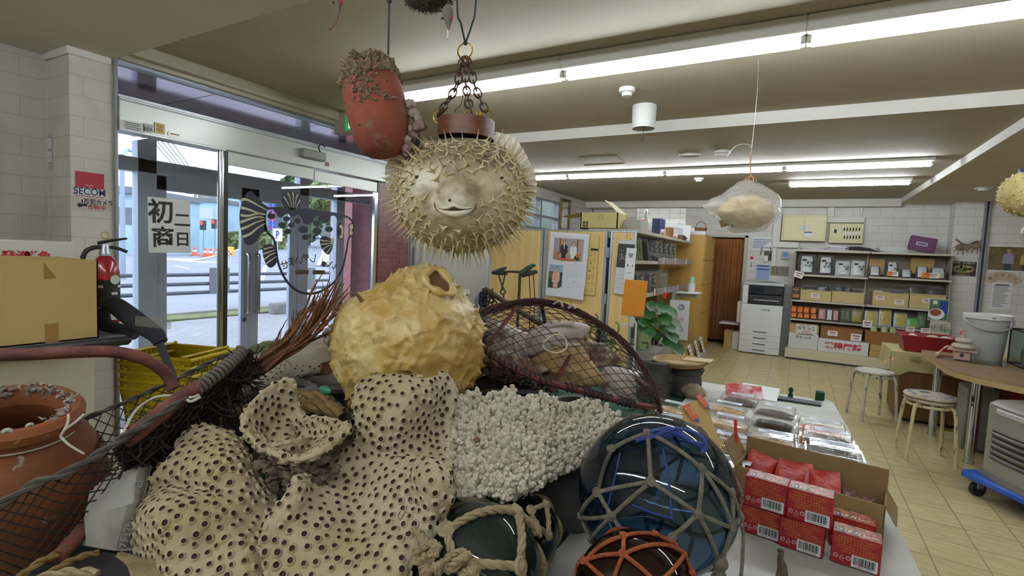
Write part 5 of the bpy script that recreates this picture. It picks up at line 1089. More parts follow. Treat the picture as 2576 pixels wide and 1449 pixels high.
# plaited hat-like fan behind plant
# orange card on a stand
q = at(1596,885,2.66); t = thing('card_stand','orange blank card in a clear sleeve on a thin white stand','sign',(q.x,q.y,q.z-.12)); x_ = (CR).copy(); x_.z = 0
F = face(at(1596,750,2.66),(x_.x,x_.y,-.045),(.03,0,1)); hw,hh = 61*2.66/FPX/2,95*2.66/FPX/2
obj('card',B(F).box((-hw+.004,-hh+.004,-.002),(hw-.004,hh-.004,0),.001),mat('card_orange_plain','fba426',.5),t); obj('sleeve',B(F).box((-hw,-hh,-.004),(hw,hh+.002,.003),.001).box((-hw+.02,-hh-.004,-.008),(hw-.01,-hh+.014,.012),.002),pane('sleeve_clear',(1,1,1),rough=.06,bmp=.2,bs=25),t)
obj('pole',B().tube([F @ V((0,-hh,0)),at(1600,815,2.66),at(1596,885,2.66),V((q.x,q.y,q.z-.11))],.006,8),WHITE_PL,t); obj('clip',B(F).box((-.014,-hh-.055,-.012),(.012,-hh-.004,.012),.003).box((-.05,-hh-.05,-.004),(-.01,-hh-.042,.004)),WHITE_PL,t)
obj('foot',B(M.Translation((q.x,q.y,q.z-.12))).lathe([(0,0),(.05,0),(.045,.012),(0,.012)],n=20),WHITE_PL,t)
# ================================================================ right side: cloth counter, table, stools, heater
t = thing('cloth_counter','wood-panelled low counter with a newsprint-pattern cream cloth','counter',(1.5,6.15,0)); WPAN = mat('counter_wood','5a3a20',.5,col2='6e4826',vs=4,stretch=(8,8,.5)); obj('counter_body',B().box((.90,5.87,.03),(2.5,6.45,.645),.003),WPAN,t); obj('plinth',B().box((.92,5.90,0),(2.48,6.42,.03)),DARK,t)
CLO = mat('cloth_cream','b5a878',.75,col2='a89a68',vs=5); b = B(); P = []
for i in range(25):
    x = .82+1.75*i/24; row = []
    for j in range(12):
        if j < 5: row.append((x,6.47-.62*j/4,.652))
        else: v = (j-4)/7; row.append((x,5.848-.012*math.sin(x*19)*v-.01*v,.652-.17*v-(.05*v if i < 2 else 0)))
    P.append(row)
b.grid(P); row2 = []
for i in range(13):
    y = 5.85+.62*i/12; row2.append([(.82-.02*v-.012*math.sin(y*24)*v,y,.652-.16*v) for v in (0,.33,.66,1)])
b.grid(row2[::-1]); b.m(1); r_ = random.Random(3)
for k in range(7):
    F = front((1.0+.2*k,5.828,.6-.03*(k % 2)-.05*(k % 3 == 2)));
    for j in range(4): b.card(F,.09-.02*(j % 2),.006,0,.02-.013*j,.001)
    b.card(F,.11,.002,0,.032,.001).card(F,.11,.002,0,-.032,.001)
obj('tablecloth',b,[CLO,mat('cloth_print','8d8258',.8)],t)
a = onY(2262,838,5.95); c = onY(2396,858,5.95); b = B(); x0,x1,y0,y1,z0,z1 = .90,1.30,5.92,6.25,.654,.80
t = thing('red_crate','red plastic tub of small packs on the cloth counter','tub',((x0+x1)/2,(y0+y1)/2,z0)); e = .03
pts0 = [(x0+e,y0+e,z0),(x1-e,y0+e,z0),(x1-e,y1-e,z0),(x0+e,y1-e,z0)]; pts1 = [(x0,y0,z1),(x1,y0,z1),(x1,y1,z1),(x0,y1,z1)]; i1 = [(x+(.01 if x < 1.1 else -.01),y+(.01 if y < 6.1 else -.01),z-.004) for x,y,z in pts1]; i0 = [(x+(.006 if x < 1.1 else -.006),y,z+.006) for x,y,z in pts0]
b.grid([pts0,pts1,i1,i0],cv=True).add(pts0,[(3,2,1,0)]).add(i0,[(0,1,2,3)]); b.f = [f[::-1] for f in b.f]; obj('tub_body',b,mat('tub_red','7e121c',.4),t); obj('rim',B().tube([V(p) for p in pts1],.01,6,closed=True),mat('tub_rim','8e1822',.4),t)
for i,(x,m_,lb) in enumerate(((1.0,mat('egg_white','c9bfb2',.5),'round white item at the left of the red tub'),(1.15,mat('pack_mint','a8c08e',.5),'mint green pack on top of the red tub'),(1.25,mat('pack_white','c9cbc9',.4),'white clear pack at the right of the red tub'))):
    single('tub_pack',B().ball((x,6.06,.77),.055,14,8,(1.2 if i else .8,1,.8)),m_,lb,'package','packs in the red tub')
# laminate table
TZ = .72; LAM = mat('laminate','94795a',.35,col2='8a6f50',vs=3); EDGE = mat('laminate_edge','a88f63',.5)
t = thing('laminate_table','brown laminate table with chrome legs at the right edge','table',(1.7,4.9,0)); pl = [(1.0,5.62),(.985,4.72),(1.01,4.58),(1.10,4.42),(1.26,4.27),(1.45,4.2),(2.4,4.1),(2.4,5.62)]
b = B(); b.m(0).prism(pl,M.Translation((0,0,TZ-.008)),.008); b.m(1).prism(pl,M.Translation((0,0,TZ-.045)),.037); obj('tabletop',b,[LAM,EDGE],t)
for px,py in ((2343,1095),(2436,1165)): q = onZ(px,py,0); obj('leg',B().cyl((q.x,q.y,0),(q.x,q.y,TZ-.045),.03,n=16).cyl((q.x,q.y,0),(q.x,q.y,.02),.034,n=16),CHROME,t)
for x,y in ((2.3,4.3),(2.3,5.45)): obj('leg',B().cyl((x,y,0),(x,y,TZ-.045),.03,n=16),CHROME,t)
q = onZ(2447,1160,0); obj('side_panel',B().box((1.23,q.y+.02,.08),(1.27,q.y+.06,TZ-.045)),mat('chrome_dark','5a5c60',.3,.8),t)
# bucket
q = onZ(2457,884,TZ); q = V((1.36,5.42,TZ)); t = thing('lidded_bucket','large white lidded plastic bucket on the laminate table','bucket',q); F = M.Translation(q+V((0,0,.001))); BK = mat('bucket_white','b9bab8',.4)
obj('bucket_body',B(F).lathe([(0,0),(.105,0),(.112,.01),(.135,.33),(.14,.34),(0,.34)],n=32),BK,t); obj('lid',B(F).lathe([(.142,.325),(.15,.33),(.152,.362),(.145,.366),(.138,.358),(0,.358)],n=32),WHITE_PL,t)
obj('handle',B(F).tube([(-.15*math.cos(a)*1.0,-.15*math.sin(a)*.98-.01,.33-.085*math.sin(a)) for a in np.linspace(0,PI,17)],.007,6),mat('bucket_handle','9d9e9c',.4),t)
b = B(F @ front((0,-.152,.345))); b.card(I4,.05,.035).m(1).card(I4,.02,.012,0,0,.001); obj('label',b,[WHITE_PL,GREY_INK],t)
# kagami mochi on its tray
q = onZ(2420,906,TZ); t = thing('offering_stand','pink wooden offering stand carrying two stacked rice cakes','ornament',(q.x,q.y,TZ+.006)); F = M.Translation((q.x,q.y,TZ+.006)) @ M.Rotation(-.3,4,'Z'); PKW = mat('stand_pink_wood','b39684',.6)
b = B(F).box((-.05,-.05,0),(.05,.05,.07),.003).box((-.09,-.08,.07),(.09,.08,.082),.003); obj('stand',b,PKW,t); obj('stand_hole',B(F).cyl((.0,-.0495,.038),(.0,-.052,.038),.014,n=14),DARK,t)
MO = mat('mochi','c0b6a2',.35); obj('rice_cake',B(F).lathe([(0,0),(.06,.003),(.075,.02),(.07,.038),(.04,.048),(0,.05)],(0,0,.083),24),MO,t); obj('rice_cake',B(F).lathe([(0,0),(.045,.003),(.057,.016),(.052,.03),(.03,.038),(0,.04)],(0,0,.132),24),MO,t)
b = B(F).box((-.03,.0,.165),(.0,.012,.235),.01); obj('zodiac_charm',b,mat('charm_red_white','a05a50',.5,col2='c9c0b8',vs=40),t)
obj('ribbon',B(F).tube(smooth([(-.07,-.03,.1),(-.10,-.05,.09),(-.13,-.08,.05),(-.16,-.1,.02)]),.006,6,flat=.4),mat('ribbon_orange','c8643a',.5,col2='d6d0c8',vs=40),t)
single('clear_tray',B(M.Translation((q.x+.05,q.y,TZ+.001)) @ M.Rotation(-.3,4,'Z')).box((-.2,-.11,0),(.2,.11,.004),.001),pane('tray_clear',(.85,.9,.85),rough=.05),'clear plastic sheet under the offering stand','tray')
# glass tank
t = thing('glass_tank','glass tank with dark contents at the right end of the table','tank',(1.75,5.2,TZ)); x0,x1,y0,y1 = 1.5,2.2,4.78,5.4; z0,z1 = TZ+.001,TZ+.27
obj('glass',B().box((x0,y0,z0),(x1,y1,z1)),pane('tank_glass',(.7,.8,.76),haze=.12,hazec='8aa096'),t); b = B(); 
for z in (z0,z1): b.tube([(x0,y0,z),(x1,y0,z),(x1,y1,z),(x0,y1,z)],.008,4,closed=True)
b.tube([(x0,y0,z0),(x0,y0,z1)],.006,4).tube([(x0,y1,z0),(x0,y1,z1)],.006,4); obj('frame',b,DARK,t)
obj('contents',B().box((x0+.05,y0+.08,z0+.004),(x1-.05,y1-.05,z0+.15),.03),mat('tank_dark','2c2a28',.6,col2='4a3a34',vs=14),t); obj('filter_box',B().box((x0+.02,y0+.3,z0+.004),(x0+.1,y0+.42,z0+.2),.01),mat('filter_green','8b9a6a',.5),t)
MAR = mat('jar_maroon','5a2326',.4,col2='8a5a54',vs=20)
for i,x in enumerate((1.62,1.72,1.80)): single('red_jar',B(M.Translation((x,5.0+.03*i,z1+.009))).lathe([(0,0),(.04,0),(.042,.05),(.03,.07),(.036,.1),(0,.1)],n=14),MAR,['left','middle','right'][i]+' maroon jar on top of the glass tank','jar','maroon jars on the tank')
q = onY(2535,830,6.1); single('lidded_bucket',B(M.Translation((1.95,5.95,.0))).lathe([(0,.655),(.12,.655),(.14,1.0),(.15,1.0),(.15,1.03),(0,1.03)],n=28),BK,'second white bucket half hidden behind the glass tank','bucket')
# picture card hanging before the shelves
YP = 8.885; x0,z0,x1,z1 = rect(2336,752,2386,807,YP); b = B().box((x0,YP,z0),(x1,YP+.004,z1)); F = front(((x0+x1)/2,YP-.001,(z0+z1)/2)); w_,h = x1-x0,z1-z0
b.m(1).card(F,w_*.95,h*.95); b.m(2).card(F,w_*.4,h*.55,w_*.25,h*.12,.001); el = lambda mi,cx_,cy_,rx,ry_,z: b.m(mi).add([F @ V((cx_+rx*math.cos(k*PI/12),cy_+ry_*math.sin(k*PI/12),z)) for k in range(24)],[tuple(range(24))])
el(0,-.02,-h*.2,w_*.42,h*.26,.002); el(3,-.03,-h*.13,w_*.3,h*.16,.003); b.m(0).card(F,w_*.22,h*.18,-w_*.2,h*.33,.002)
single('food_poster',b,[WHITE,mat('poster_green','3f6b4a',.6),INKBLUE,mat('stew_red','7a3222',.6,col2='a5543a',vs=30)],'poster of a red stew on a white plate before the green packs','poster')
x0,z0,x1,z1 = rect(2338,808,2390,842,YP); b = B().box((x0,YP,z0),(x1,YP+.003,z1)); b.m(1).text('ふーのり\n地元で採れた\nおいしい海藻です',.042,front(((x0+x1)/2,YP-.0005,(z0+z1)/2)),bold=.005,ls=.9,sx=.85); single('notice_card',b,[mat('notice_pale','b9b5a2',.7),INK],'handwritten notice card under the red stew poster','notice')
# stools
SEATW = mat('stool_white_worn','c0bcb2',.5,col2='8c8578',vs=14,lo=.55,hi=.7); LEGW = mat('stool_leg_worn','bdb5a2',.5,col2='4a4036',vs=60,lo=.56,hi=.66,stretch=(1,1,.3)); LEGY = mat('stool_leg_cream','c2b68a',.5,col2='5a4c38',vs=50,lo=.56,hi=.66,stretch=(1,1,.3))
def stool(q,label,legm,cush,rz):
    t = thing('round_stool',label,'stool',q,rz,'worn round stools'); W_ = WM[t.name]; H = .46
    obj('seat',B(W_).lathe([(0,H-.022),(.13,H-.024),(.152,H-.018),(.158,H-.008),(.150,H+.002),(.12,H+.006),(0,H+.006)],n=36),SEATW if not cush else mat('stool_pad','b5aa96',.7,col2='8e806c',vs=6),t)
    if cush:
        b = B(W_).lathe([(0,H+.008),(.15,H+.008),(.162,H+.018),(.155,H+.032),(.1,H+.038),(0,H+.038)],n=36)
        obj('cushion',b,mat('cushion_patchwork','a89a86',.8,col2='c0b39e',vs=9),t); b = B(W_)
        for k in range(-2,3): xx = .055*k; hw = math.sqrt(.14**2-xx*xx); b.tube([(xx,-hw,H+.036),(xx,hw,H+.036)],.002,4).tube([(-hw,xx,H+.0362),(hw,xx,H+.0362)],.002,4)
        obj('cushion_seam',b,INKBLUE,t); b = B(W_).quad((.0,-.15,H+.030),(.055,-.14,H+.030),(.055,-.055,H+.0385),(.0,-.055,H+.0385)).quad((-.055,.0,H+.0385),(0,0,H+.0385),(0,.055,H+.0385),(-.055,.055,H+.0385)); obj('cushion_patch',b,mat('patch_navy','34405c',.8),t)
    for z in (H-.045,): obj('ring',B(W_).tube([(.135*math.cos(a),.135*math.sin(a),z) for a in np.linspace(0,2*PI,33)[:-1]],.011,8,closed=True),legm,t)
    for k in range(4):
        a = PI/4+k*PI/2; d = V((math.cos(a),math.sin(a),0)); obj('leg',B(W_).tube(smooth([d*.10+V((0,0,H-.03)),d*.145+V((0,0,H-.035)),d*.17+V((0,0,H-.07)),d*.185+V((0,0,H-.2)),d*.205+V((0,0,.012))],5),.0125,8).cyl(d*.205+V((0,0,0)),d*.205+V((0,0,.014)),.0145,n=8),legm,t)
    return t
stool((.70,5.78,0),'white worn round stool standing nearer the far shelves',LEGW,False,.35); stool((.93,4.80,0),'round stool with a patchwork cushion under the table corner',LEGY,True,.1)
# heater on a blue dolly
F = M.Translation((1.40,4.05,0)) @ M.Rotation(R(-58),4,'Z'); t = thing('wheeled_dolly','blue flat dolly on black casters under the heater','dolly',Mx=F); obj('deck',B(F).box((-.36,-.24,.10),(.36,.24,.145),.012),mat('dolly_blue','1f4fb0',.45,col2='2a5cc0',vs=6),t)
for sx in (-.29,.29):
    for sy in (-.18,.18): c_ = obj('caster',B(F).cyl((sx-.015,sy,.045),(sx+.015,sy,.045),.045,n=16),DARK,t); obj('caster_fork',B(F).box((sx-.022,sy-.02,.05),(sx+.022,sy+.02,.1),.003),ALU,c_)
SIL = mat('heater_silver','9c9a94',.35,.35); t = thing('fan_heater','silver fan heater with a black slotted grille on the blue dolly','heater',Mx=F @ M.Translation((0,0,.146))); G_ = WM[t.name]
def bow(x,k=.06): return -.15-k*(1-(x/.3)**2)
b = B(G_); P = []; Q = []
for i in range(17):
    x = -.3+.6*i/16; P.append([(x,bow(x),z) for z in (.03,.1,.3,.42,.455)]+[(x,bow(x)+.05,.475),(x,.17,.48),(x,.17,.03)])
b.grid(P); b.add([p for p in P[0]],[tuple(range(8))]); b.add([p for p in P[-1]],[tuple(range(8))[::-1]]); obj('housing',b,SIL,t)
obj('base_plate',B(G_).prism([(-.31,.18)]+[(-.31+.62*i/16,bow(-.3+.6*i/16)-.02) for i in range(17)]+[(.31,.18)],I4,.03),mat('heater_base','7f7e7a',.4,.3),t)
b = B(G_); P = [[(x,bow(x)-.003,z) for z in (.12,.30)] for x in np.linspace(-.24,.17,15)]; b.grid(P); gr = obj('grille',b,mat('grille_black','1c1a1a',.4),t)
for k in range(5): obj('slat',B(G_).grid([[(x,bow(x)-.003,.135+.036*k),(x,bow(x)-.012,.128+.036*k),(x,bow(x)-.012,.138+.036*k),(x,bow(x)-.003,.147+.036*k)] for x in np.linspace(-.235,.165,12)]),mat('slat_grey','55504d',.4),gr)
obj('control_strip',B(G_).grid([[(x,bow(x)-.004,.405),(x,bow(x)-.01,.41),(x,bow(x)-.01,.435),(x,bow(x)-.004,.44)] for x in np.linspace(-.22,.0,9)]),mat('strip_pale','b3b1ac',.35),t); obj('label',B(G_).grid([[(x,bow(x)-.003,.06),(x,bow(x)-.003,.075)] for x in np.linspace(.0,.08,5)]),GREY_INK,t)
single('storage_bin',B().box((1.5,4.75,.001),(2.2,5.3,.55),.02),mat('bin_red','7a1620',.5),'dark red bin under the laminate table behind the heater','bin'); single('storage_bin',B().box((1.24,5.25,.001),(1.44,5.5,.5),.01),mat('bin_grey','8d8a80',.5),'grey box under the table near the counter','bin')
# ================================================================ helpers for the sea things
def resample(pts,step):
    pts = [V(p) for p in pts]; out = [pts[0]]; acc = 0
    for a,c in zip(pts,pts[1:]):
        ln = (c-a).length
        if ln < 1e-9: continue
        d = step-acc
        while d <= ln: out.append(a.lerp(c,d/ln)); d += step
        acc = ln-(d-step)
    if (out[-1]-pts[-1]).length > step*.3: out.append(pts[-1])
    return out
def rope(b,pts,r,strands=3,pitch=None,n=6,closed=False):
    pitch = pitch or r*7; P = resample(smooth(pts,8,closed),pitch/7); k = len(P)
    if k < 3: return b.tube(P,r,8)
    T = [(P[min(i+1,k-1)]-P[max(i-1,0)]).normalized() for i in range(k)]; u = T[0].orthogonal().normalized(); U = []
    for i in range(k):
        if i: u = T[i-1].rotation_difference(T[i]) @ u
        u = (u-T[i]*u.dot(T[i])).normalized(); U.append(u)
    for s in range(strands):
        Q = []
        for i in range(k): a = 2*PI*(s/strands+i/7); Q.append(P[i]+(U[i]*math.cos(a)+T[i].cross(U[i])*math.sin(a))*r*.5)
        b.tube(Q,r*.56,n)
    return b
def pxl(*a): return [at(x,y,t) for x,y,t in a]
def remeshed(b,vox,sm=6,keep=None):
    me = bpy.data.meshes.new('tmp'); me.from_pydata(b.v,[],b.f); o = bpy.data.objects.new('tmp',me); COL.objects.link(o)
    m_ = o.modifiers.new('r','REMESH'); m_.mode = 'VOXEL'; m_.voxel_size = vox
    if sm: s_ = o.modifiers.new('s','SMOOTH'); s_.iterations = sm; s_.factor = .5
    dg = bpy.context.evaluated_depsgraph_get(); r_ = bpy.data.meshes.new_from_object(o.evaluated_get(dg)); bpy.data.objects.remove(o); bpy.data.meshes.remove(me)
    n = len(r_.vertices); co = np.empty(n*3); r_.vertices.foreach_get('co',co); no = np.empty(n*3); r_.vertices.foreach_get('normal',no)
    fs = [tuple(p.vertices) for p in r_.polygons]; bpy.data.meshes.remove(r_); return co.reshape(-1,3),no.reshape(-1,3),fs
def patch(b,rows,th=.01,n=6):
    """a curved plate through control points (px, py, depth), with thickness"""
    G_ = [smooth([at(*c) for c in r_],n) for r_ in rows]; G_ = [smooth([g[j] for g in G_],n) for j in range(len(G_[0]))]
    return slabgrid(b,G_,th)
def slabgrid(b,G_,th):
    n,m_ = len(G_),len(G_[0]); A = np.array([[tuple(p) for p in r_] for r_ in G_]); du = np.gradient(A,axis=0); dv = np.gradient(A,axis=1); N_ = np.cross(du,dv); N_ /= np.linalg.norm(N_,axis=2,keepdims=True)+1e-9
    T = A+N_*th/2; Bt = A-N_*th/2
    b.grid(T.tolist()).grid(Bt.tolist()[::-1])
    e = [(0,j) for j in range(m_)]+[(i,m_-1) for i in range(1,n)]+[(n-1,j) for j in range(m_-2,-1,-1)]+[(i,0) for i in range(n-2,0,-1)]
    b.grid([[T[i,j] for i,j in e],[Bt[i,j] for i,j in e]],cv=True); return b
def spray(co,no,fs,spacing,cond=None,n=60000,seed=1):
    """well-spaced points over a surface"""
    g = np.random.default_rng(seed); tri = np.array([t for f in fs for t in ((f[0],f[1],f[2]),(f[0],f[2],f[3]))] if len(fs[0]) == 4 else fs); a,c,d = co[tri[:,0]],co[tri[:,1]],co[tri[:,2]]
    ar = np.linalg.norm(np.cross(c-a,d-a),axis=1); k = g.choice(len(tri),n,p=ar/ar.sum()); r1 = np.sqrt(g.random(n)); r2 = g.random(n)
    p = a[k]*(1-r1)[:,None]+c[k]*(r1*(1-r2))[:,None]+d[k]*(r1*r2)[:,None]; q = no[tri[k,0]]
    cell = {}; out = []
    for i in range(n):
        if cond is not None and not cond(p[i],q[i]): continue
        key = tuple(np.floor(p[i]/spacing).astype(int)); ok = True
        for dx in (-1,0,1):
            for dy in (-1,0,1):
                for dz in (-1,0,1):
                    for j in cell.get((key[0]+dx,key[1]+dy,key[2]+dz),()):
                        if ((p[j]-p[i])**2).sum() < spacing**2: ok = False; break
                    if not ok: break
                if not ok: break
            if not ok: break
        if ok: cell.setdefault(key,[]).append(i); out.append((V(p[i]),V(q[i]).normalized()))
    return out
def nframe(p,n_): x = n_.orthogonal().normalized(); return face(p,x,n_.cross(x))
# ---------------------------------------------------------------- blowfish skins
SKIN = mat('blowfish_skin','b3a384',.5,col2='d9d0bc',vs=9,col3='7d6a4c',v3=14,lo3=.5,hi3=.7,bmp=.5,bs=40)
def crown(m_,z0,z1,col):      # the fish's darker back: a colour of the skin itself
    nt = m_.node_tree; p = nt.nodes['Principled BSDF']; src = p.inputs['Base Color'].links[0].from_socket; tc = _n(nt,'TexCoord'); sp = _n(nt,'SeparateXYZ'); nt.links.new(tc.outputs['Object'],sp.inputs[0]); a = _n(nt,'Math',operation='MULTIPLY_ADD'); a.inputs[1].default_value = .09; nt.links.new(noise_of(nt,14,5),a.inputs[0]); nt.links.new(sp.outputs[2],a.inputs[2])
    nt.links.new(mixc(nt,ramp(nt,a.outputs[0],z0,z1),src,mixc(nt,ramp(nt,noise_of(nt,30,5),.4,.65),col,'9c8b72')),p.inputs['Base Color'])
crown(SKIN,.225,.262,'6a5e4c')
SKIN_T = mat('blowfish_crown','8f8069',.6,col2='a3957c',vs=14,bmp=.4,bs=60)
SPINE = mat('spine_horn','cdbf9c',.4,col2='b8a678',vs=20); FIN = mat('dried_fin','f0ece0',.5,col2='dcd4c0',vs=20,sss=.2); FINRAY = mat('fin_ray','9c8a62',.5)
def blow(c,F,rx,ry_,rz,bumps,nu=72,nv=48):
    """ellipsoid skin; F maps local (right, toward the viewer, up); bumps: (direction, height, width)"""
    P = []
    for i in range(nv+1):
        th = PI*i/nv; row = []
        for j in range(nu):
            a = 2*PI*j/nu; d = V((math.sin(th)*math.cos(a),math.sin(th)*math.sin(a),math.cos(th))); k = 1.0
            for bd,h,w_ in bumps: k += h*math.exp(-((d-bd).length/w_)**2)
            k += .012*NZ.noise(d*5)+.006*NZ.noise(d*14); row.append(F @ V((d.x*rx*k,d.y*ry_*k,d.z*rz*k)))
        P.append(row)
    return P
def spines(b,F,rx,ry_,rz,n,ln,r0,skip,tilt=(0,0,0),seed=2,bumps=()):
    rr = random.Random(seed)
    for i in range(n):
        z = 1-2*(i+.5)/n; a = i*2.39996; s = math.sqrt(1-z*z); d = V((s*math.cos(a),s*math.sin(a),z))
        k = skip(d)
        if k <= 0: continue
        kk = 1.0
        for bd,h,w_ in bumps: kk += h*math.exp(-((d-bd).length/w_)**2)
        p = F @ V((d.x*rx*kk*.99,d.y*ry_*kk*.99,d.z*rz*kk*.99)); nn = (F.to_3x3() @ V((d.x/rx,d.y/ry_,d.z/rz))).normalized()
        nn = (nn+F.to_3x3() @ V(tilt)+V((rr.uniform(-1,1),rr.uniform(-1,1),rr.uniform(-1,1)))*.22).normalized(); l_ = ln*k*rr.uniform(.75,1.2)
        b.tube([p-nn*.002,p+nn*.003,p+nn*l_*.35,p+nn*l_],[r0*2.2,r0*1.0,r0*.55,r0*.1],5,cap=False)
        x = nn.orthogonal().normalized(); y = nn.cross(x); a0 = rr.uniform(0,6)
        for q in range(3): e = (x*math.cos(a0+q*2.1)+y*math.sin(a0+q*2.1)); b.tube([p+nn*.008,p+e*r0*2.2+nn*.0025,p+e*r0*5],[r0*.8,r0*.6,r0*.25],4,cap=False)
    return b
def fin(parent,root,tip,n,name='pectoral_fin'):
    Rt = resample(smooth(root,8),1e-3); Tp = resample(smooth(tip,8),1e-3); f = lambda L_,u: L_[min(len(L_)-1,int(u*(len(L_)-1)))]
    P = []; b = B()
    for i in range(2*n+1):
        u = i/(2*n); a,c = f(Rt,u),f(Tp,u); k = CF*(.004 if i % 2 else -.004)
        e = a+(c-a)*(1 if i % 2 else .93); P.append([a+(e-a)*v+k*v for v in (0,.25,.5,.75,1)])
    slabgrid(b,P,.0012); o = obj(name,b,FIN,parent); r_ = B()
    for i in range(1,2*n,2): r_.tube([P[i][0],P[i][2],P[i][4]],[.0016,.0013,.0006],5)
    obj('fin_rays',r_,FINRAY,o); return o
# --- the big one hanging on chains
TF = 1.35; cF = at(1163,488,TF); toC = (CO-cF).normalized(); xr = CR.copy(); zup = V((0,0,1)); xr = (xr-toC*xr.dot(toC)).normalized(); zu = xr.cross(-toC)*1.0
zu = toC.cross(xr)
FB = M(((xr.x,toC.x,zu.x,cF.x),(xr.y,toC.y,zu.y,cF.y),(xr.z,toC.z,zu.z,cF.z),(0,0,0,1)))
K = TF/FPX
def dF(px,py):  # direction on the ellipsoid seen at a pixel
    x,z = (px-1163)*K,-(py-488)*K; u,w_ = x/RXF,z/RZF; return V((u,math.sqrt(max(0.02,1-u*u-w_*w_)),w_)).normalized()
RXF,RYF,RZF = 166*K,165*K,143*K
BMP = [(dF(1145,520),.17,.34),(dF(1148,488),.06,.16),(dF(1078,470),.06,.17),(dF(1232,472),.08,.2),(dF(1160,450),-.03,.16),(dF(1100,490),-.05,.12),(dF(1195,490),-.05,.12),(V((0,0,1)),-.06,.5)]
fish = thing('hanging_blowfish','spiny blowfish lantern with a grinning mouth hung on brown chains','blowfish',(cF.x,cF.y,cF.z-RZF))
def FP(px,py,off=0.0):
    d = dF(px,py); k = 1.0
    for bd,h,w_ in BMP: k += h*math.exp(-((d-bd).length/w_)**2)
    return FB @ V((d.x*RXF*k,d.y*RYF*k+off,d.z*RZF*k))
P = blow(cF,FB,RXF,RYF,RZF,BMP,96,64); body = obj('body',B().grid(P,cv=True),[SKIN],fish)
face_d = dF(1145,500)
def skF(d):
    if d.z > .86: return 0
    k = (d-face_d).length
    if k < .36: return 0
    if (d-dF(1085,465)).length < .16 or (d-dF(1228,465)).length < .18: return 0
    return .55+.45*min(1,max(0,(k-.36)*1.6)) if d.z < .3 else .9
obj('spines',spines(B(),FB,RXF,RYF,RZF,520,.044,.0036,skF,(0,.10,-.16),bumps=BMP),SPINE,fish)
# mouth: lips, dark gap, nostril, eyes, brows
LIP = mat('fish_lip','e0dac8',.4,col2='cbbf9f',vs=30); GAP = mat('mouth_gap','2e1c12',.8); RIMB = mat('mouth_rim','7a5630',.6,col2='b59468',vs=40)
up = [FP(x,y,.004) for x,y in ((1114,513),(1125,515),(1138,512),(1147,508),(1156,512),(1170,515),(1184,514))]; lo = [FP(x,y,.004) for x,y in ((1113,514),(1125,519),(1138,522),(1150,523),(1162,522),(1175,519),(1185,515))]
b = B().tube(smooth(up,4),[.0045*math.sin(PI*(.12+.76*i/24))**.7 for i in range(25)],8).tube(smooth(lo,4),[.0098*math.sin(PI*(.06+.88*i/24))**.9 for i in range(25)],10); obj('lips',b,LIP,body)
U = smooth(up,4); Lw = smooth(lo,4); b = B().grid([[U[i]+toC*.002,(U[i]*.6+Lw[i]*.4)+toC*.006,(U[i]*.3+Lw[i]*.7)+toC*.005] for i in range(len(U))][::-1]); obj('mouth_gap',b,GAP,body)
for pts in (((1106,505),(1111,514),(1120,523)),((1180,523),(1188,515),(1191,506))): obj('mouth_corner',B().tube(smooth([FP(x,y,.0005) for x,y in pts],4),[.0012,.002,.003,.0036,.004,.0036,.003,.002,.0012],6),RIMB,body)
for px,py in ((1066,452),(1249,455)): obj('eye',B().ball(FP(px,py,.0),.0048,10,8),DARK,body)
obj('nostril',B().ball(FP(1140,499,.0),.0035,8,6),DARK,body)
fin(fish,pxl((1252,372,1.31),(1285,405,1.31),(1308,445,1.31),(1320,490,1.32)),pxl((1246,330,1.30),(1300,350,1.30),(1342,425,1.30),(1352,470,1.30),(1346,508,1.31)),12)
fin(fish,pxl((1022,400,1.31),(1008,414,1.31),(1002,432,1.31)),pxl((1014,382,1.31),(978,402,1.31),(967,432,1.31),(974,482,1.31)),8)
# wooden collar, rings, chains, cord
WOODB = mat('collar_wood','5c331c',.45,col2='6e3f24',vs=12,stretch=(2,2,9)); cc = at(1172,326,TF); Fc = M.Translation(cc); rc = 72*K
obj('collar',B(Fc).lathe([(rc,-.026),(rc,.022),(rc-.006,.024),(rc-.008,-.026)],n=44),WOODB,fish); obj('collar_disc',B(Fc).lathe([(0,.012),(rc-.007,.012)],n=32),mat('collar_inside','55311c',.6),fish)
GOLD = mat('gold_ring','b08a2e',.3,.9); CHN = mat('brown_chain','5a4030',.5,.3,col2='3e2c20',vs=40)
def ring(b,c,r_,th,nrm,sq=1.0,n=18):
    nrm = V(nrm).normalized(); x = nrm.orthogonal().normalized() if abs(nrm.z) > .9 else V((0,0,1)); x = (x-nrm*x.dot(nrm)).normalized(); y = nrm.cross(x)
    return b.tube([V(c)+x*r_*math.cos(2*PI*i/n)*sq+y*r_*math.sin(2*PI*i/n) for i in range(n)],th,6,closed=True)
top = at(1170,128,TF); gr_ = obj('top_ring',ring(B(),top,.021,.0021,CF+CR*.3),GOLD,fish)
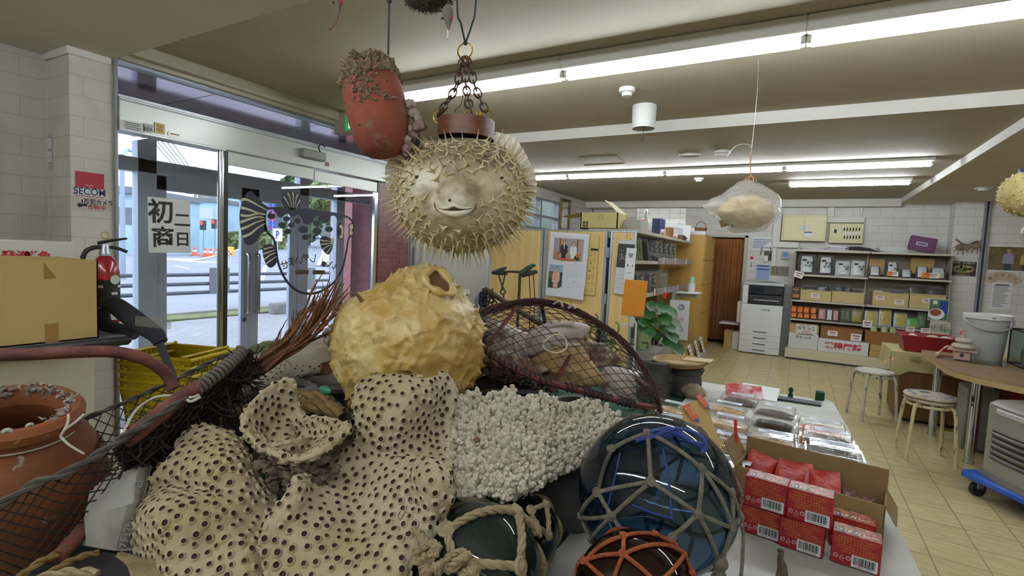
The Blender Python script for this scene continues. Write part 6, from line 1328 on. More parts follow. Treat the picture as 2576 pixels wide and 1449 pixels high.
for k,(px,py,tt) in enumerate(((1106,296,TF-.02),(1184,292,TF-.06),(1222,292,TF-.02))):
    e = at(px,py,tt); obj('ring',ring(B(),e,.017,.0019,(CF+CR*(.3*(k-1))).normalized()),GOLD,fish)
    mid = pxl((1150,215,TF),(1172,215,TF-.02),(1192,210,TF))[k]; path = resample(smooth([top+V((0,0,-.018)),(top*.5+mid*.5)+CR*.004*(k-1),mid,e+V((0,0,.012))],8),.0235); ch = obj('chain',B(),CHN,fish) if 0 else None
    par = None
    for i in range(len(path)-1):
        a_,c_ = path[i],path[i+1]; d = (c_-a_).normalized(); s_ = CF if i % 2 else CR; s_ = (s_-d*s_.dot(d)).normalized(); cm = (a_+c_)/2; pts = []
        for j in range(14): an = 2*PI*j/14; pts.append(cm+d*.0165*math.cos(an)+s_*.0095*math.sin(an))
        bb = B().tube(pts,.0024,5,closed=True)
        if i % 3 == 1: bb.tube([p+d.cross(s_)*.0028 for p in pts],.0018,5,closed=True)
        par = obj('chain_link',bb,CHN,fish)
GRC = mat('green_cord','23352c',.6); zc_ = 2.449
def upto(px,py,t_,z): a = at(px,py,t_); return a
a0,a1 = at(1150,-2,TF),at(1198,-2,TF); l0 = [top+V((0,0,.019)),at(1160,60,TF),a0,V((a0.x-.01,a0.y,zc_))]; l1 = [top+V((0,0,.019)),at(1188,60,TF),a1,V((a1.x+.01,a1.y,zc_))]
obj('hanging_cord',B().tube(smooth(l0,5),.0028,6).tube(smooth(l1,5),.0028,6).ball(top+V((0,0,.02)),.006,8,6),GRC,fish)
obj('twisted_wire',B().tube(smooth(pxl((1165,235,TF),(1160,262,TF),(1145,278,TF),(1143,300,TF)),5),.0012,5).tube(smooth(pxl((1172,240,TF-.03),(1168,265,TF-.03),(1176,280,TF-.03),(1166,303,TF-.03)),5),.0012,5),CHN,fish)
# --- orange pot with barnacles
TERR = mat('orange_pot','84402c',.8,col2='6a3224',vs=9,col3='6e5a44',v3=24,lo3=.58,hi3=.68,bmp=.25,bs=90); CRUST = mat('barnacle_crust','8a7a62',.9,col2='6a5b48',vs=40,bmp=.5,bs=120); SHELLW = mat('barnacle_white','a89a8c',.7,col2='7a6560',vs=30,bmp=.3,bs=80); SHELLP = mat('barnacle_purple','5c4448',.7,col2='8a6f6c',vs=30)
TP = 1.25; KP = TP/FPX; p0,p1 = at(972,394,TP),at(925,168,TP); ax = (p1-p0); ln = ax.length; az = ax.normalized(); axx = (CR-az*CR.dot(az)).normalized(); ayy = az.cross(axx)
FPOT = M(((axx.x,ayy.x,az.x,p0.x),(axx.y,ayy.y,az.y,p0.y),(axx.z,ayy.z,az.z,p0.z),(0,0,0,1)))
pot = thing('hanging_pot','orange clay octopus pot crusted with barnacles, hung on a dark cord','pot',p0)
pr = [(0,0),(.32,.004),(.56,.03),(.74,.09),(.88,.2),(.96,.36),(1,.54),(.985,.70),(.92,.84),(.80,.95),(.68,1.0),(.6,1.0),(.5,.9),(0,.86)]; Rm = 76*KP
obj('pot_body',B(FPOT).lathe([(r_*Rm,z*ln) for r_,z in pr],n=40),TERR,pot); rr = random.Random(9); b = B()
def prof_r(z): return np.interp(z,[q[1] for q in pr[:11]],[q[0] for q in pr[:11]])*Rm
for i in range(760):
    z = .82+.22*rr.random()**1.1 if i < 560 else rr.uniform(.50,.88); a = rr.uniform(0,2*PI) if i < 560 else rr.gauss(-PI/2-.25-(z-.85)*1.2,.28)
    r_ = prof_r(min(z,1))*(1 if z < 1 else rr.random()**.5); s = rr.uniform(.003,.0065)*(1 if i < 560 else .6); c = FPOT @ V((r_*math.cos(a),r_*math.sin(a),z*ln+(rr.uniform(0,.014) if z > .95 else 0)))
    n_ = (FPOT.to_3x3() @ V((math.cos(a),math.sin(a),.5 if z > .9 else 0))).normalized(); b.tube([c-n_*.002,c+n_*s*.7,c+n_*s*1.5+V((rr.uniform(-1,1),rr.uniform(-1,1),rr.uniform(-1,1)))*s*.6],[s*1.2,s*.9,s*.35],5)
obj('barnacle_crust',b,CRUST,pot,kind=None)
for i,(px,py,s,m_) in enumerate(((1036,262,.014,SHELLW),(1045,285,.016,SHELLW),(1040,308,.012,CRUST),(1058,318,.017,SHELLP),(1032,325,.014,SHELLW),(1044,345,.018,SHELLP),(1028,352,.013,SHELLW),(1030,372,.015,SHELLP),(1056,300,.012,SHELLW),(1072,320,.009,SHELLP),(1050,358,.012,DARK),(1024,338,.010,CRUST))):
    c = at(px-6,py,TP+rr.uniform(-.01,.02)); d = (CR*rr.uniform(.5,1)+CF*rr.uniform(-.6,.2)+V((0,0,rr.uniform(-.3,.5)))).normalized()
    obj('barnacle',B().tube([c-d*s*.6,c,c+d*s*.9,c+d*s*.8],[s*.8,s,s*.62,s*.3],8),m_,pot)
obj('scar',B().ball(at(905,313,TP-.058),.0065,10,6,(1.1,.4,.6)),mat('scar_dark','3f3a30',.8),pot); a = at(976,158,TP); c = at(980,-2,TP); obj('hanging_cord',B().tube([at(975,200,TP+.02),a,c,V((c.x,c.y,2.449))],.0026,6).ball(at(980,2,TP),.007,8,6),mat('dark_cord','2b2a30',.7),pot)
# --- furry nest and grey mice at the top edge
FUR = mat('dark_fur','33291f',.95,col2='4c3d2e',vs=40); GREYF = mat('mouse_grey','6d6459',.85,col2='585047',vs=30)
c = at(1078,-25,1.2); t = thing('hanging_nest','dark brown furry bundle cut off by the top picture edge','nest',c); b = B().ball(c,.062,20,12,(1.05,.8,.72)); r_ = random.Random(3)
for i in range(700):
    z = r_.uniform(-1,1); a = r_.uniform(0,6.28); s = math.sqrt(1-z*z); d = V((s*math.cos(a),s*math.sin(a),z)); p = c+V((d.x*.064,d.y*.05,d.z*.044)); e = p+(d*.5+V((r_.uniform(-1,1),r_.uniform(-1,1),r_.uniform(-.5,.3)))).normalized()*.012; b.tube([p,e],[.0012,.0003],3,cap=False)
obj('fur',b,FUR,t); obj('hanging_cord',B().tube([c,V((c.x,c.y,2.449))],.003,6),GRC,t); obj('shell_chip',B().ball(at(1062,-6,1.15),.008,8,6,(1.4,.4,.5)),mat('chip_white','a9a8a2',.5),t)
def mouse(px,y0,y1,w_,label,tail,tailm,eye,t_=1.18):
    a,e = at(px,y0,t_),at(px+3,y1,t_); t = thing('grey_mouse',label,'ornament',e,0,'grey mouse ornaments'); k = t_/FPX
    obj('body',B().tube([a+(e-a)*u for u in (0,.15,.35,.6,.85,1)],[w_*k*q for q in (.35,.9,1,.72,.38,.1)],14),GREYF,t)
    obj('tail',B().tube(smooth(tail,5),.0016 if tailm is not WHITE else .0022,5),tailm,t); obj('eye',B().ball(eye,.0038,8,6),mat('bead_red','a31f1c',.35),t)
    obj('eye',B().ball(eye-CR*w_*k*1.7,.0028,8,6),DARK,t); obj('hanging_cord',B().tube([a,V((a.x,a.y,2.449))],.0015,5),DARK,t)
mouse(849,-25,40,12,'grey felt mouse with a brown tail at the top left of the chains',pxl((851,39,1.18),(848,52,1.18),(838,68,1.18),(826,78,1.18)),mat('tail_brown','6b4030',.7),at(859,6,1.17))
mouse(1126,12,76,14,'grey felt mouse with a white thread tail below the furry nest',pxl((1127,75,1.18),(1126,90,1.18),(1125,99,1.18)),WHITE,at(1137,46,1.17))
# --- blowfish in a clear bag
TW = 3.0; KW = TW/FPX; cW = at(1878,534,TW); FW = M.Translation(cW) @ M.Rotation(.5,4,'Z'); wf = thing('bagged_blowfish','dried spiny blowfish in a crumpled clear bag hung from the ceiling by a wire','blowfish',cW-V((0,0,.13))); SK2 = mat('bagged_skin','a3895c',.6,col2='bda577',vs=14,bmp=.4,bs=50)
fx = 64*KW; obj('body',B().grid(blow(cW,FW,fx,fx*.7,42*KW,[(V((-1,-.3,-.1)).normalized(),.25,.4)],40,28),cv=True),SK2,wf); obj('spines',spines(B(),FW,fx,fx*.7,42*KW,260,.022,.0022,lambda d: .9,(0,0,-.1),5),mat('bagged_spine','b39b6c',.5),wf)
obj('tail_fin',B().tube(pxl((1812,555,3.0),(1822,562,3.0),(1828,566,3.0)),[.01,.03,.012],10),mat('bagged_fin','8a6a44',.6),wf)
import bmesh
bm = bmesh.new(); r_ = random.Random(12)
for px,py,tt,rad in ((1876,532,3.0,80),(1905,508,3.0,56),(1890,470,3.0,20),(1880,456,3.0,8),(1800,515,3.0,20),(1775,518,2.97,11),(1860,500,3.0,48),(1880,548,3.0,55)):
    cc_ = at(px,py,tt)
    for i in range(46): z = 1-2*(i+.5)/46; a = i*2.4; s = math.sqrt(1-z*z); rr_ = rad*KW*r_.uniform(.9,1.06); bm.verts.new(cc_+V((s*math.cos(a)*rr_,s*math.sin(a)*rr_*.9,z*rr_*.72)))
bmesh.ops.convex_hull(bm,input=bm.verts); [bm.verts.remove(v) for v in list(bm.verts) if not v.link_faces]; bm.verts.index_update(); b = B(); b.add([v.co.copy() for v in bm.verts],[tuple(v.index for v in f.verts) for f in bm.faces]); bm.free(); co,no,fs = remeshed(b,.011,2)
b = B(); vs = []
for p,n_ in zip(co,no):
    p = V(p); n_ = V(n_); s_ = NZ.noise(p*14)*.010+NZ.noise(V((p.x*20,p.y*20,p.z*70)))*.006
    px_ = (p-cW).dot(CR)/KW; dn = max(0,1-abs(px_+62)/34); top_ = (p.z-cW.z); s_ -= .018*dn*(1 if top_ > 0 else .3)
    vs.append(p+n_*s_)
b.add(vs,fs); obj('clear_bag',b,pane('bag_film',(.97,.97,.95),rough=.12,haze=.28,hazec='f8f5ee',bmp=1.0,bs=22),wf,ang=60)
kn = at(1888,448,TW); b = B()
for k in range(7): a = k*.9; b.tube(smooth([kn+V((0,0,.012)),kn+V((.025*math.cos(a),.02*math.sin(a),-.005)),kn+V((.035*math.cos(a),.03*math.sin(a),-.035))],4),.006,5)
obj('raffia_knot',b,mat('raffia','7a5a38',.8),wf); hk = atz(1908,150,ZC)
b = B().tube(smooth([kn,at(1888,405,TW),at(1891,375,TW)],4),.004,6); obj('rope_end',b,mat('raffia_rope','9a6a3a',.8),wf); obj('wire',B().tube([at(1891,372,TW),at(1899,300,TW),at(1906,220,TW+.1),hk],.0016,5).tube(smooth([at(1891,372,TW),at(1880,363,TW),at(1850,368,TW),at(1828,395,TW)],6),.0014,5).tube([at(1909,140,3.25),at(1914,150,3.25),at(1905,158,3.25)],.0018,5),mat('clear_wire','bdbab0',.3),wf)
# --- blowfish at the right picture edge
TE = 2.6; KE = TE/FPX; cE = at(2590,488,TE); FE = M.Translation(cE); t = thing('edge_blowfish','yellowish dried blowfish with a navy cap cut by the right picture edge','blowfish',cE-V((0,0,.12)))
obj('body',B().grid(blow(cE,FE,60*KE,56*KE,58*KE,[],32,24),cv=True),mat('edge_skin','a08c55',.6,col2='b7a56e',vs=14,bmp=.4,bs=50),t); obj('spines',spines(B(),FE,60*KE,56*KE,58*KE,200,.014,.002,lambda d: .9,(0,0,-.1),7),SPINE,t)
a = at(2588,442,TE); obj('cap',B(M.Translation(a)).lathe([(0,.035),(.04,.035),(.045,0),(0,0)],n=20),mat('cap_navy','20284a',.5),t); obj('hanging_cord',B().tube([a,V((a.x,a.y,2.549))],.002,5),DARK,t)
a = at(2585,590,TE); t2 = thing('small_ornament','small wrapped ornament hanging below the edge blowfish','ornament',a); obj('charm',B().ball(a,.035,14,10,(.8,.8,1.3)),PLAST,t2); obj('charm_core',B().ball(a,.02,10,8),mat('charm_brown','7a6448',.6),t2); obj('hanging_cord',B().tube([a+V((0,0,.04)),at(2588,540,TE)],.0015,4),WHITE,t2)
# ================================================================ the display table and the pile of sea things on it
TT = .70; GREEN = mat('table_green','163a28',.85,col2='102c1e',vs=6,spec=.2); PAPERW = mat('paper_cover','b9b7ae',.6,col2='a8a69c',vs=5,bmp=.15,bs=14)
t = thing('display_table','green display table with a white paper cover along its right edge','table',(-.6,1.85,0))
pl = [(-1.50,.45),(.285,.45),(.285,1.5),(.26,2.2),(.195,3.12),(-1.50,3.12)]
obj('tabletop',B().prism(pl,M.Translation((0,0,TT-.05)),.05),GREEN,t)
for x,y in ((-1.2,.55),(.2,.55),(.1,3.0),(-1.2,3.0)): obj('leg',B().box((x-.03,y-.03,0),(x+.03,y+.03,TT-.05)),GREEN,t)
b = B().box((-.75,3.08,TT),(-.50,3.11,TT+.045),.004).box((.13,3.06,TT),(.17,3.11,TT+.05),.004); obj('raised_rim',b,GREEN,t)
P = []
for i in range(41):
    y = .5+2.6*i/40; xe = np.interp(y,[.45,1.5,2.2,3.12],[.287,.287,.262,.197]); w1 = .012*NZ.noise((y*5,0,1)); P.append([(-.45,y,TT+.003),(-.1,y,TT+.004),(xe-.07,y,TT+.006+.006*NZ.noise((y*6,2,0))),(xe-.02,y,TT+.012+.010*NZ.noise((y*9,4,0))),(xe+.012,y,TT+.002),(xe+.018+w1,y,TT-.05),(xe+.016+w1,y,TT-.11+.02*NZ.noise((y*4,7,0)))])
obj('paper_cover',B().grid(P[::-1]),PAPERW,t)
# --- clear packs
CLEAR = pane('pack_clear',(.97,.97,.97),rough=.05,haze=.04,hazec='eceae6',bmp=.06,bs=40,fres=1.32); LBL = mat('pack_label','d3d8e2',.7)
FOOD = [mat('food_tan','9a7844',.5,col2='bd9a60',vs=60,bmp=.6,bs=130),mat('food_orange','b05a18',.4,col2='cc7420',vs=60,bmp=.6,bs=130),mat('food_dark','40352c',.5,col2='5c4a3a',vs=60,bmp=.6,bs=130)]
PK0 = []
for k in range(3):
    t = thing('food_pack','x','food pack',(0,0,0),0,'clear food packs on the display table'); W_,D_,H_ = .165,.112,.042
    lo0 = [(-W_/2+.008,-D_/2+.008,0),(W_/2-.008,-D_/2+.008,0),(W_/2-.008,D_/2-.008,0),(-W_/2+.008,D_/2-.008,0)]
    def lvl(e,z): return [(-W_/2+e,-D_/2+e,z),(W_/2-e,-D_/2+e,z),(W_/2-e,D_/2-e,z),(-W_/2+e,D_/2-e,z)]
    b = B().grid([lvl(.008,.0005),lvl(.001,.021),lvl(-.004,.021),lvl(-.004,.0225),lvl(.002,.023),lvl(.010,H_)],cv=True); b.add(lvl(.010,H_),[(3,2,1,0)]); b.add(lvl(.008,.0005),[(0,1,2,3)]); b.f = [f[::-1] for f in b.f]; bx = obj('pack_box',b,CLEAR,t)
    P = [[((-.5+i/12)*(W_-.022),(-.5+j/9)*(D_-.022),.004+.018*(math.sin(PI*i/12)*math.sin(PI*j/9))**.4+.003*NZ.noise((i*1.7,j*1.9,k))) for j in range(10)] for i in range(13)]
    obj('contents',B().grid(P),FOOD[k],t); obj('label',B().quad((-.04,.0,H_+.0006),(.06,.0,H_+.0006),(.06,.036,H_+.0006),(-.04,.036,H_+.0006)),LBL,t)
    b = B()
    for j in range(3): b.card(M.Identity(4),.075-.012*j,.004,.012,.028-.011*j,H_+.001)
    obj('label_print',b,GREY_INK,t); PK0.append(t)
STK = [(1695,1012,2,0),(1692,1045,2,0),(1692,1088,1,0),(1828,1012,2,0),(1830,1044,2,0),(1836,1084,2,0),(1846,1124,2,0),(1862,990,1,2),(1950,1020,2,2),(1945,1050,2,0),(1950,1090,2,2),(2064,1038,2,1),(2080,1078,2,2),(2098,1116,2,2)]
ORD = ['first','second','third','fourth','fifth','sixth','seventh']; colname = lambda px: 'left column' if px < 1760 else 'second column' if px < 1900 else 'third column' if px < 2000 else 'rightmost column'
cnt = {}; first = [True]*3; placed = []
for px,py,n,k in sorted(STK,key=lambda s: s[1]):
    cn = colname(px); cnt[cn] = cnt.get(cn,0)+1; q = onZ(px,py,TT+.012+.042*n); q.y -= .01
    for _ in range(8):       # keep neighbouring stacks apart
        for p_ in placed:
            if abs(p_[0]-q.x) < .175 and abs(p_[1]-q.y) < .12: q.y = p_[1]-.122
    placed.append((q.x,q.y))
    for lv in range(n):
        lb = ('top' if lv == n-1 else 'bottom' if lv == 0 else 'middle')+' clear food pack of the '+ORD[cnt[cn]-1]+' stack from the back, '+cn
        if n == 1: lb = 'single clear food pack, '+ORD[cnt[cn]-1]+' from the back, '+cn
        Mx = M.Translation((q.x,q.y,TT+.0075+.0455*lv)) @ M.Rotation(random.Random(px+lv).uniform(-.12,.02),4,'Z')
        if first[k]:
            o = PK0[k]; o.matrix_world = Mx; WM[o.name] = Mx; o['label'] = lb; first[k] = False
        else: dup(PK0[k],Mx,lb)
# --- red boxes
RB_M = mat('box_red','8f1420',.4); RB_TOP = mat('box_food_print','8a3a22',.4,col2='a8704c',vs=45,col3='401612',v3=50,lo3=.5,hi3=.56); YINK = mat('ink_yellow','c9843a',.5)
RBX = None
def redbox(Mx,label):
    global RBX
    if RBX is None:
        t = thing('curry_box',label,'box',Mx=Mx,group='red food boxes'); RBX = t; w_,d,h = .096,.056,.075
        b = B(Mx).box((-w_/2,-d/2,0),(w_/2,d/2,h),.0015); obj('carton',b,RB_M,t)
        b = B(Mx).quad((-w_/2+.002,-d/2+.002,h+.0005),(w_/2-.002,-d/2+.002,h+.0005),(w_/2-.002,d/2-.002,h+.0005),(-w_/2+.002,d/2-.002,h+.0005)); obj('picture_print',b,RB_TOP,t)
        b = B(Mx @ front((0,-d/2-.0005,h/2))); I_ = M.Identity(4); r_ = random.Random(1); b.m(0)
        for k in range(6): b.text('・さば缶の旨み ひろがる味わい'[k % 3:],.0062,I_,-.043+.012*(k > 3),.030-.0068*k,.0005,align='LEFT',sx=.95)
        b.m(1).card(I_,.05,.028,.018,-.0205,.0005); b.m(2); x = -.003
        while x < .039: ww = r_.choice((.0008,.0012,.002)); b.card(I_,ww,.019,x,-.0185,.001); x += ww+r_.choice((.0009,.0014))
        b.text('4 902431 024294',.0045,I_,.018,-.0315,.001); b.m(1)
        for k in range(3):
            cx_ = -.038+.0125*k
            if k == 1: b.tube([(cx_-.0045,-.022,.0006),(cx_+.0045,-.022,.0006),(cx_,-.0135,.0006)],.0006,4,closed=True)
            else: b.tube([(cx_+.0045*math.cos(a),-.018+.0045*math.sin(a),.0006) for a in np.linspace(0,6.28,15)[:-1]],.0006,4,closed=True)
            b.text(['紙','△','プラ'][k] if k != 1 else 'アルミ',.0035,I_,cx_,-.0265 if k == 1 else -.018,.001)
        obj('print',b,[YINK,WHITE,INK],t)
        b = B(Mx); b.text('さばカレー',.017,M.Translation((0,0,h+.001)),0,-.012,.0003,bold=.02); obj('title_print',b,WHITE,t); return t
    return dup(RBX,Mx,label)
def rbm(px,py,z,rz): q = onZ(px,py,z); return M.Translation((q.x+.02*math.sin(rz),q.y+.028,z)) @ M.Rotation(rz,4,'Z')
z0 = TT+.0075
for px,py,z,rz,lb in ((1918,1352,z0,-.12,'red curry box at the left of the lower row'),(2018,1390,z0,-.12,'red curry box in the middle of the lower row'),(2155,1432,z0,-.10,'red curry box at the right end of the lower row, nearest'),(1928,1284,z0+.077,-.12,'red curry box on the upper row, left one'),(2038,1318,z0+.077,-.10,'red curry box on the upper row, right one')):
    redbox(rbm(px,py,z,rz),lb)
a = onZ(2155,1335,z0+.077)
redbox(M.Translation((a.x+.0,a.y+.085,z0)) @ M.Rotation(-.1,4,'Z'),'red curry box behind the nearest right one, mostly hidden')
# --- open carton with red sachets
CB = mat('carton_brown','7d6440',.8,col2='87704a',vs=4); q = onZ(2015,1250,TT+.09); ang = -.15; MC = M.Translation((onZ(2000,1200,TT+.07).x+.03,1.64,TT+.0075)) @ M.Rotation(ang,4,'Z'); t = thing('snack_carton','open brown carton holding red sachets behind the red boxes','carton',Mx=MC); W_,D_,H_ = .36,.13,.10; e = .004
b = B(MC).box((-W_/2,-D_/2,0),(W_/2,D_/2,e)).box((-W_/2,-D_/2,0),(W_/2,-D_/2+e,H_)).box((-W_/2,D_/2-e,0),(W_/2,D_/2,H_+.055),.001).box((-W_/2,-D_/2,0),(-W_/2+e,D_/2,H_)).box((W_/2-e,-D_/2,0),(W_/2,D_/2,H_)); obj('carton_body',b,CB,t)
obj('flap',B(MC @ M.Translation((-W_/2,0,H_)) @ M.Rotation(-.5,4,'Y')).box((-.003,-D_/2,-.002),(0,D_/2,.07)),CB,t); obj('flap',B(MC @ M.Translation((W_/2,0,H_)) @ M.Rotation(2.6,4,'Y')).box((0,-D_/2,-.0),(.003,D_/2,.05)),CB,t)
SAC = mat('sachet_red','a81c16',.3,col2='c23420',vs=20,bmp=.3,bs=40)
for k,(x,a,m_,lb) in enumerate(((-.15,.5,SAC,'red sachet leaning at the left end of the open carton'),(-.06,.3,SAC,'red sachet, second in the open carton'),(-.02,-.25,SAC,'red sachet, third in the open carton'),(.05,-.3,SAC,'red sachet with gold print in the open carton'),(.11,.3,mat('sachet_brown','5a3a2a',.25,col2='8a6a58',vs=60),'brown shiny sachet at the right of the open carton'))):
    MS = MC @ M.Translation((x,.01-.012*(k % 2),.01)) @ M.Rotation(a*.5,4,'Y') @ M.Rotation(-.35,4,'X'); P = [[(u*.038,-.008*(1-u**4)*(1-(2*v-1)**4),v*(.115 if k < 4 else .075)) for v in np.linspace(0,1,7)] for u in np.linspace(-1,1,7)]
    b = B(MS).grid(P).grid([[(x_,.004,z_) for x_,y_,z_ in r_] for r_ in P][::-1]); mats_ = [m_]
    if k == 3: b.m(1).text('さんま',.02,MS @ front((0,-.01,.075)),rot=.2,bold=.02); mats_.append(YINK)
    single('sachet',b,mats_,lb,'sachet','sachets in the open carton')
single('red_strip',B().tube([MC @ V((-.19,.0,.09)),MC @ V((-.215,.05,.2))],.006,4,flat=.3),SAC,'narrow red wrapper strip sticking up left of the open carton','strip')
# standing cardboard panel
a0,a1,a2,a3 = at(1712,1022,1.55),at(1772,998,1.6),at(1835,1180,1.45),at(1755,1190,1.4); b = B(); pn = (a1-a0).cross(a3-a0).normalized()*.003
b.add([a0,a1,a2,a3]+[p+pn for p in (a0,a1,a2,a3)],[(0,1,2,3),(7,6,5,4),(0,4,5,1),(1,5,6,2),(2,6,7,3),(3,7,4,0)]); ex = (a1-a0).normalized(); ey = (a0-a3).normalized(); nn = ex.cross(ey); b.m(1)
for u,v,mi,w_,h,tx in ((.3,.85,1,.03,.05,'熱湯\n注意'),(.86,.94,1,.022,.045,'')):
    F = face(a3+(a0-a3)*v+(a1-a0)*u+nn*.004,ex,ey); b.m(1).card(F,w_,h,0,0,0); b.m(3).card(F,w_*.4,h*.22,.0,-h*.62,0); b.m(2)
    if tx: b.text(tx,.016,F,0,0,.0006,bold=.02,ls=.9)
single('cardboard_sheet',b,[CARD,mat('panel_orange','b5482a',.5),YINK,INKBLUE],'tall leaning cardboard panel with two orange stickers beside the blue float','cardboard'); single('cardboard_sheet',B().box((-.30,1.33,TT+.0075),(-.14,1.62,TT+.012)),CARD,'flat cardboard sheet lying under the leaning panel','cardboard')
# leaflets and small things at the back of the table
q = onZ(1870,992,TT+.02); 
for k,(dx_,a,m_,lb) in enumerate(((0,.2,mat('leaflet_red','a8323a',.4,col2='c8b8b8',vs=18),'red printed leaflet tilted at the back of the table'),(.07,-.1,WHITE,'white leaflet with black edge behind the food packs'))):
    single('leaflet',B(M.Translation((q.x+dx_,q.y+.02+.04*k,TT+.03)) @ M.Rotation(a,4,'Z') @ M.Rotation(.45,4,'X')).box((-.09,-.05,-.002),(.09,.06,0)),m_,lb,'leaflet')
q = onZ(1988,1008,TT+.03); single('green_stopper',B(M.Translation((q.x,3.04,TT))).lathe([(0,0),(.014,0),(.012,.02),(.007,.03),(.012,.045),(.008,.058),(0,.06)],n=14),GREEN,'small green knob standing at the back table edge','knob')
q = onZ(1985,1012,TT); single('dark_tray',B().box((q.x-.08,2.92,TT+.008),(q.x+.14,2.99,TT+.018),.003),DARK,'flat black tray behind the third column of packs','tray')
q = onZ(1960,1435,TT); single('cord_tip',B().tube(smooth(pxl((1965,1470,1.1),(1968,1430,1.12),(1963,1405,1.13),(1966,1388,1.14),(1958,1386,1.14)),5),[.014,.014,.013,.012,.011,.010,.010,.009,.008,.007,.006,.006,.006,.006,.005,.006,.006,.006,.006,.005,.004][:21],8),mat('cord_brown','4c3c2a',.8,bmp=.5,bs=150),'brown braided cord end standing up at the bottom picture edge','cord')
# driftwood and coral by the pots
CORALW = mat('coral_cream','b9ad90',.7,col2='a5987a',vs=8,bmp=.15,bs=70); HOLE = mat('polyp_hole','3a281c',.85)
b = B().tube(smooth(pxl((1690,975,2.75),(1725,985,2.72),(1750,1000,2.7),(1768,1018,2.68)),5),.02,8); single('driftwood',b,mat('driftwood_pale','a89c86',.8,bmp=.3,bs=60),'pale bent driftwood stick at the back of the food packs','driftwood')
b = B().ball(onZ(1745,985,TT+.04)+V((0,0,0)),.05,16,10,(1.2,.6,.8)); b.v = [tuple(V(p)+V((NZ.noise(V(p)*60),NZ.noise(V(p)*60+V((5,0,0))),NZ.noise(V(p)*60+V((0,5,0)))))*.012) for p in b.v]; single('coral_lump',b,mat('coral_pinkish','9c8672',.8,bmp=.6,bs=120),'pinkish rough coral lump behind the food packs','coral')
# --- black octopus pots and the bamboo tray
BPOT = mat('black_clay','3a3836',.7,col2='4a4744',vs=6,bmp=.1,bs=40)
def octopot(c,z0,h,r_,label,rz=0,tilt=0.0):
    F = M.Translation((c.x,c.y,z0)) @ M.Rotation(rz,4,'Z') @ M.Rotation(tilt,4,'X'); single('octopus_pot',B(F).lathe([(0,0),(r_*.6,0),(r_*.9,h*.15),(r_*1.02,h*.5),(r_*.92,h*.82),(r_*.86,h*.88),(r_*.98,h*.93),(r_*1.05,h*.975),(r_*.98,h),(r_*.84,h*.985),(r_*.78,h*.9),(r_*.8,h*.5),(0,h*.1)],n=36),BPOT,label,'pot','black octopus pots',base=F.translation)
a = onZ(1648,918,.86); octopot(a,.475,.40,.078,'black clay octopus pot with open mouth, just right of the cage trap',0,-.12); a2 = onZ(1685,915,.82); a2 = a+V((.13,.16,0)); octopot(a2,.475,.37,.085,'black clay octopus pot carrying the bamboo tray')
single('low_crate',B().box((a.x-.25,a.y-.22,0),(a2.x+.12,a2.y+.15,.47),.004),mat('crate_dark','2e2b28',.8),'dark low crate under the black pots','crate')
BAM = mat('bamboo','9c7f50',.6,col2='866a3e',vs=30,stretch=(1,1,6)); Fb = M.Translation((a2.x-.03,a2.y-.03,.848)) @ M.Rotation(-.04,4,'Y'); t = thing('bamboo_tray','round woven bamboo tray lying on a black pot','tray',Mx=Fb); obj('tray_body',B(Fb).lathe([(0,.004),(.12,.006),(.135,.03),(.128,.03),(.115,.012),(0,.009)],n=40),BAM,t); obj('rim',B(Fb).tube([(.134*math.cos(a_),.134*math.sin(a_),.03) for a_ in np.linspace(0,2*PI,37)[:-1]],.007,6,closed=True),BAM,t)
single('tan_board',B(Fb @ M.Translation((.08,-.0,.040))).box((-.06,-.05,-.003),(.08,.05,.003),.002),mat('lid_tan','a88f62',.6),'thin tan board on the bamboo tray','board')
# --- big cup coral in front
CORAL = mat('cup_coral','aa9d82',.75,col2='9f8f6e',vs=7,col3='86765a',v3=12,lo3=.62,hi3=.78,bmp=.12,bs=120); CRUSTC = mat('coral_dead_base','6a5a48',.9,col2='4a3c30',vs=40,bmp=.6,bs=150); RIMC = mat('polyp_rim','d0c5a8',.7)
def polyps(b,pts,r,seed=1,tall=1.0):
    rr = random.Random(seed)
    for p,n_ in pts:
        s = r*rr.uniform(.75,1.2); F = nframe(p,n_); K_ = 9; P = []
        for q,z in ((2.0,-.3),(1.5,.30*tall),(1.22,.62*tall),(1.0,.60*tall),(.80,.16),(.45,.12),(.3,.3),(.0,.34)):
            P.append([F @ V((q*s*math.cos(2*PI*k/K_),q*s*math.sin(2*PI*k/K_),z*s)) for k in range(K_)])
        b.m(0).grid(P[:4][::-1],cv=True); b.m(2).grid(P[3:5][::-1],cv=True); b.m(1).grid(P[4:6][::-1],cv=True); b.m(2).grid(P[5:][::-1],cv=True); b.m(0)
        b.f[-len(P)*K_:] = b.f[-len(P)*K_:]
t = thing('cup_coral','huge folded cream coral plate full of polyp holes in the foreground','coral',onZ(760,1400,TT+.01)); sol = B()
patch(sol,[[(455,1108,1.07),(490,1080,1.08),(535,1078,1.08),(580,1090,1.08),(612,1122,1.07)],[(440,1140,1.02),(490,1130,1.02),(540,1125,1.02),(590,1135,1.02),(626,1165,1.04)],
  [(388,1190,.99),(460,1190,.98),(540,1180,.97),(605,1190,.99),(650,1215,1.03)],[(358,1240,1.0),(430,1228,.985),(520,1235,.965),(605,1240,.965),(690,1255,1.02)],
  [(345,1268,.985),(425,1258,.93),(520,1268,.925),(605,1275,.945),(690,1285,.99)],
  [(333,1300,.955),(415,1300,.885),(520,1315,.895),(605,1315,.93),(690,1320,.96)],[(342,1370,.93),(430,1375,.868),(530,1380,.882),(615,1385,.87),(690,1400,.92)],[(380,1460,.90),(450,1480,.84),(540,1490,.83),(630,1490,.85),(705,1500,.88)],[(420,1540,.88),(480,1560,.83),(560,1570,.82),(640,1560,.84),(705,1560,.86)]],.014)
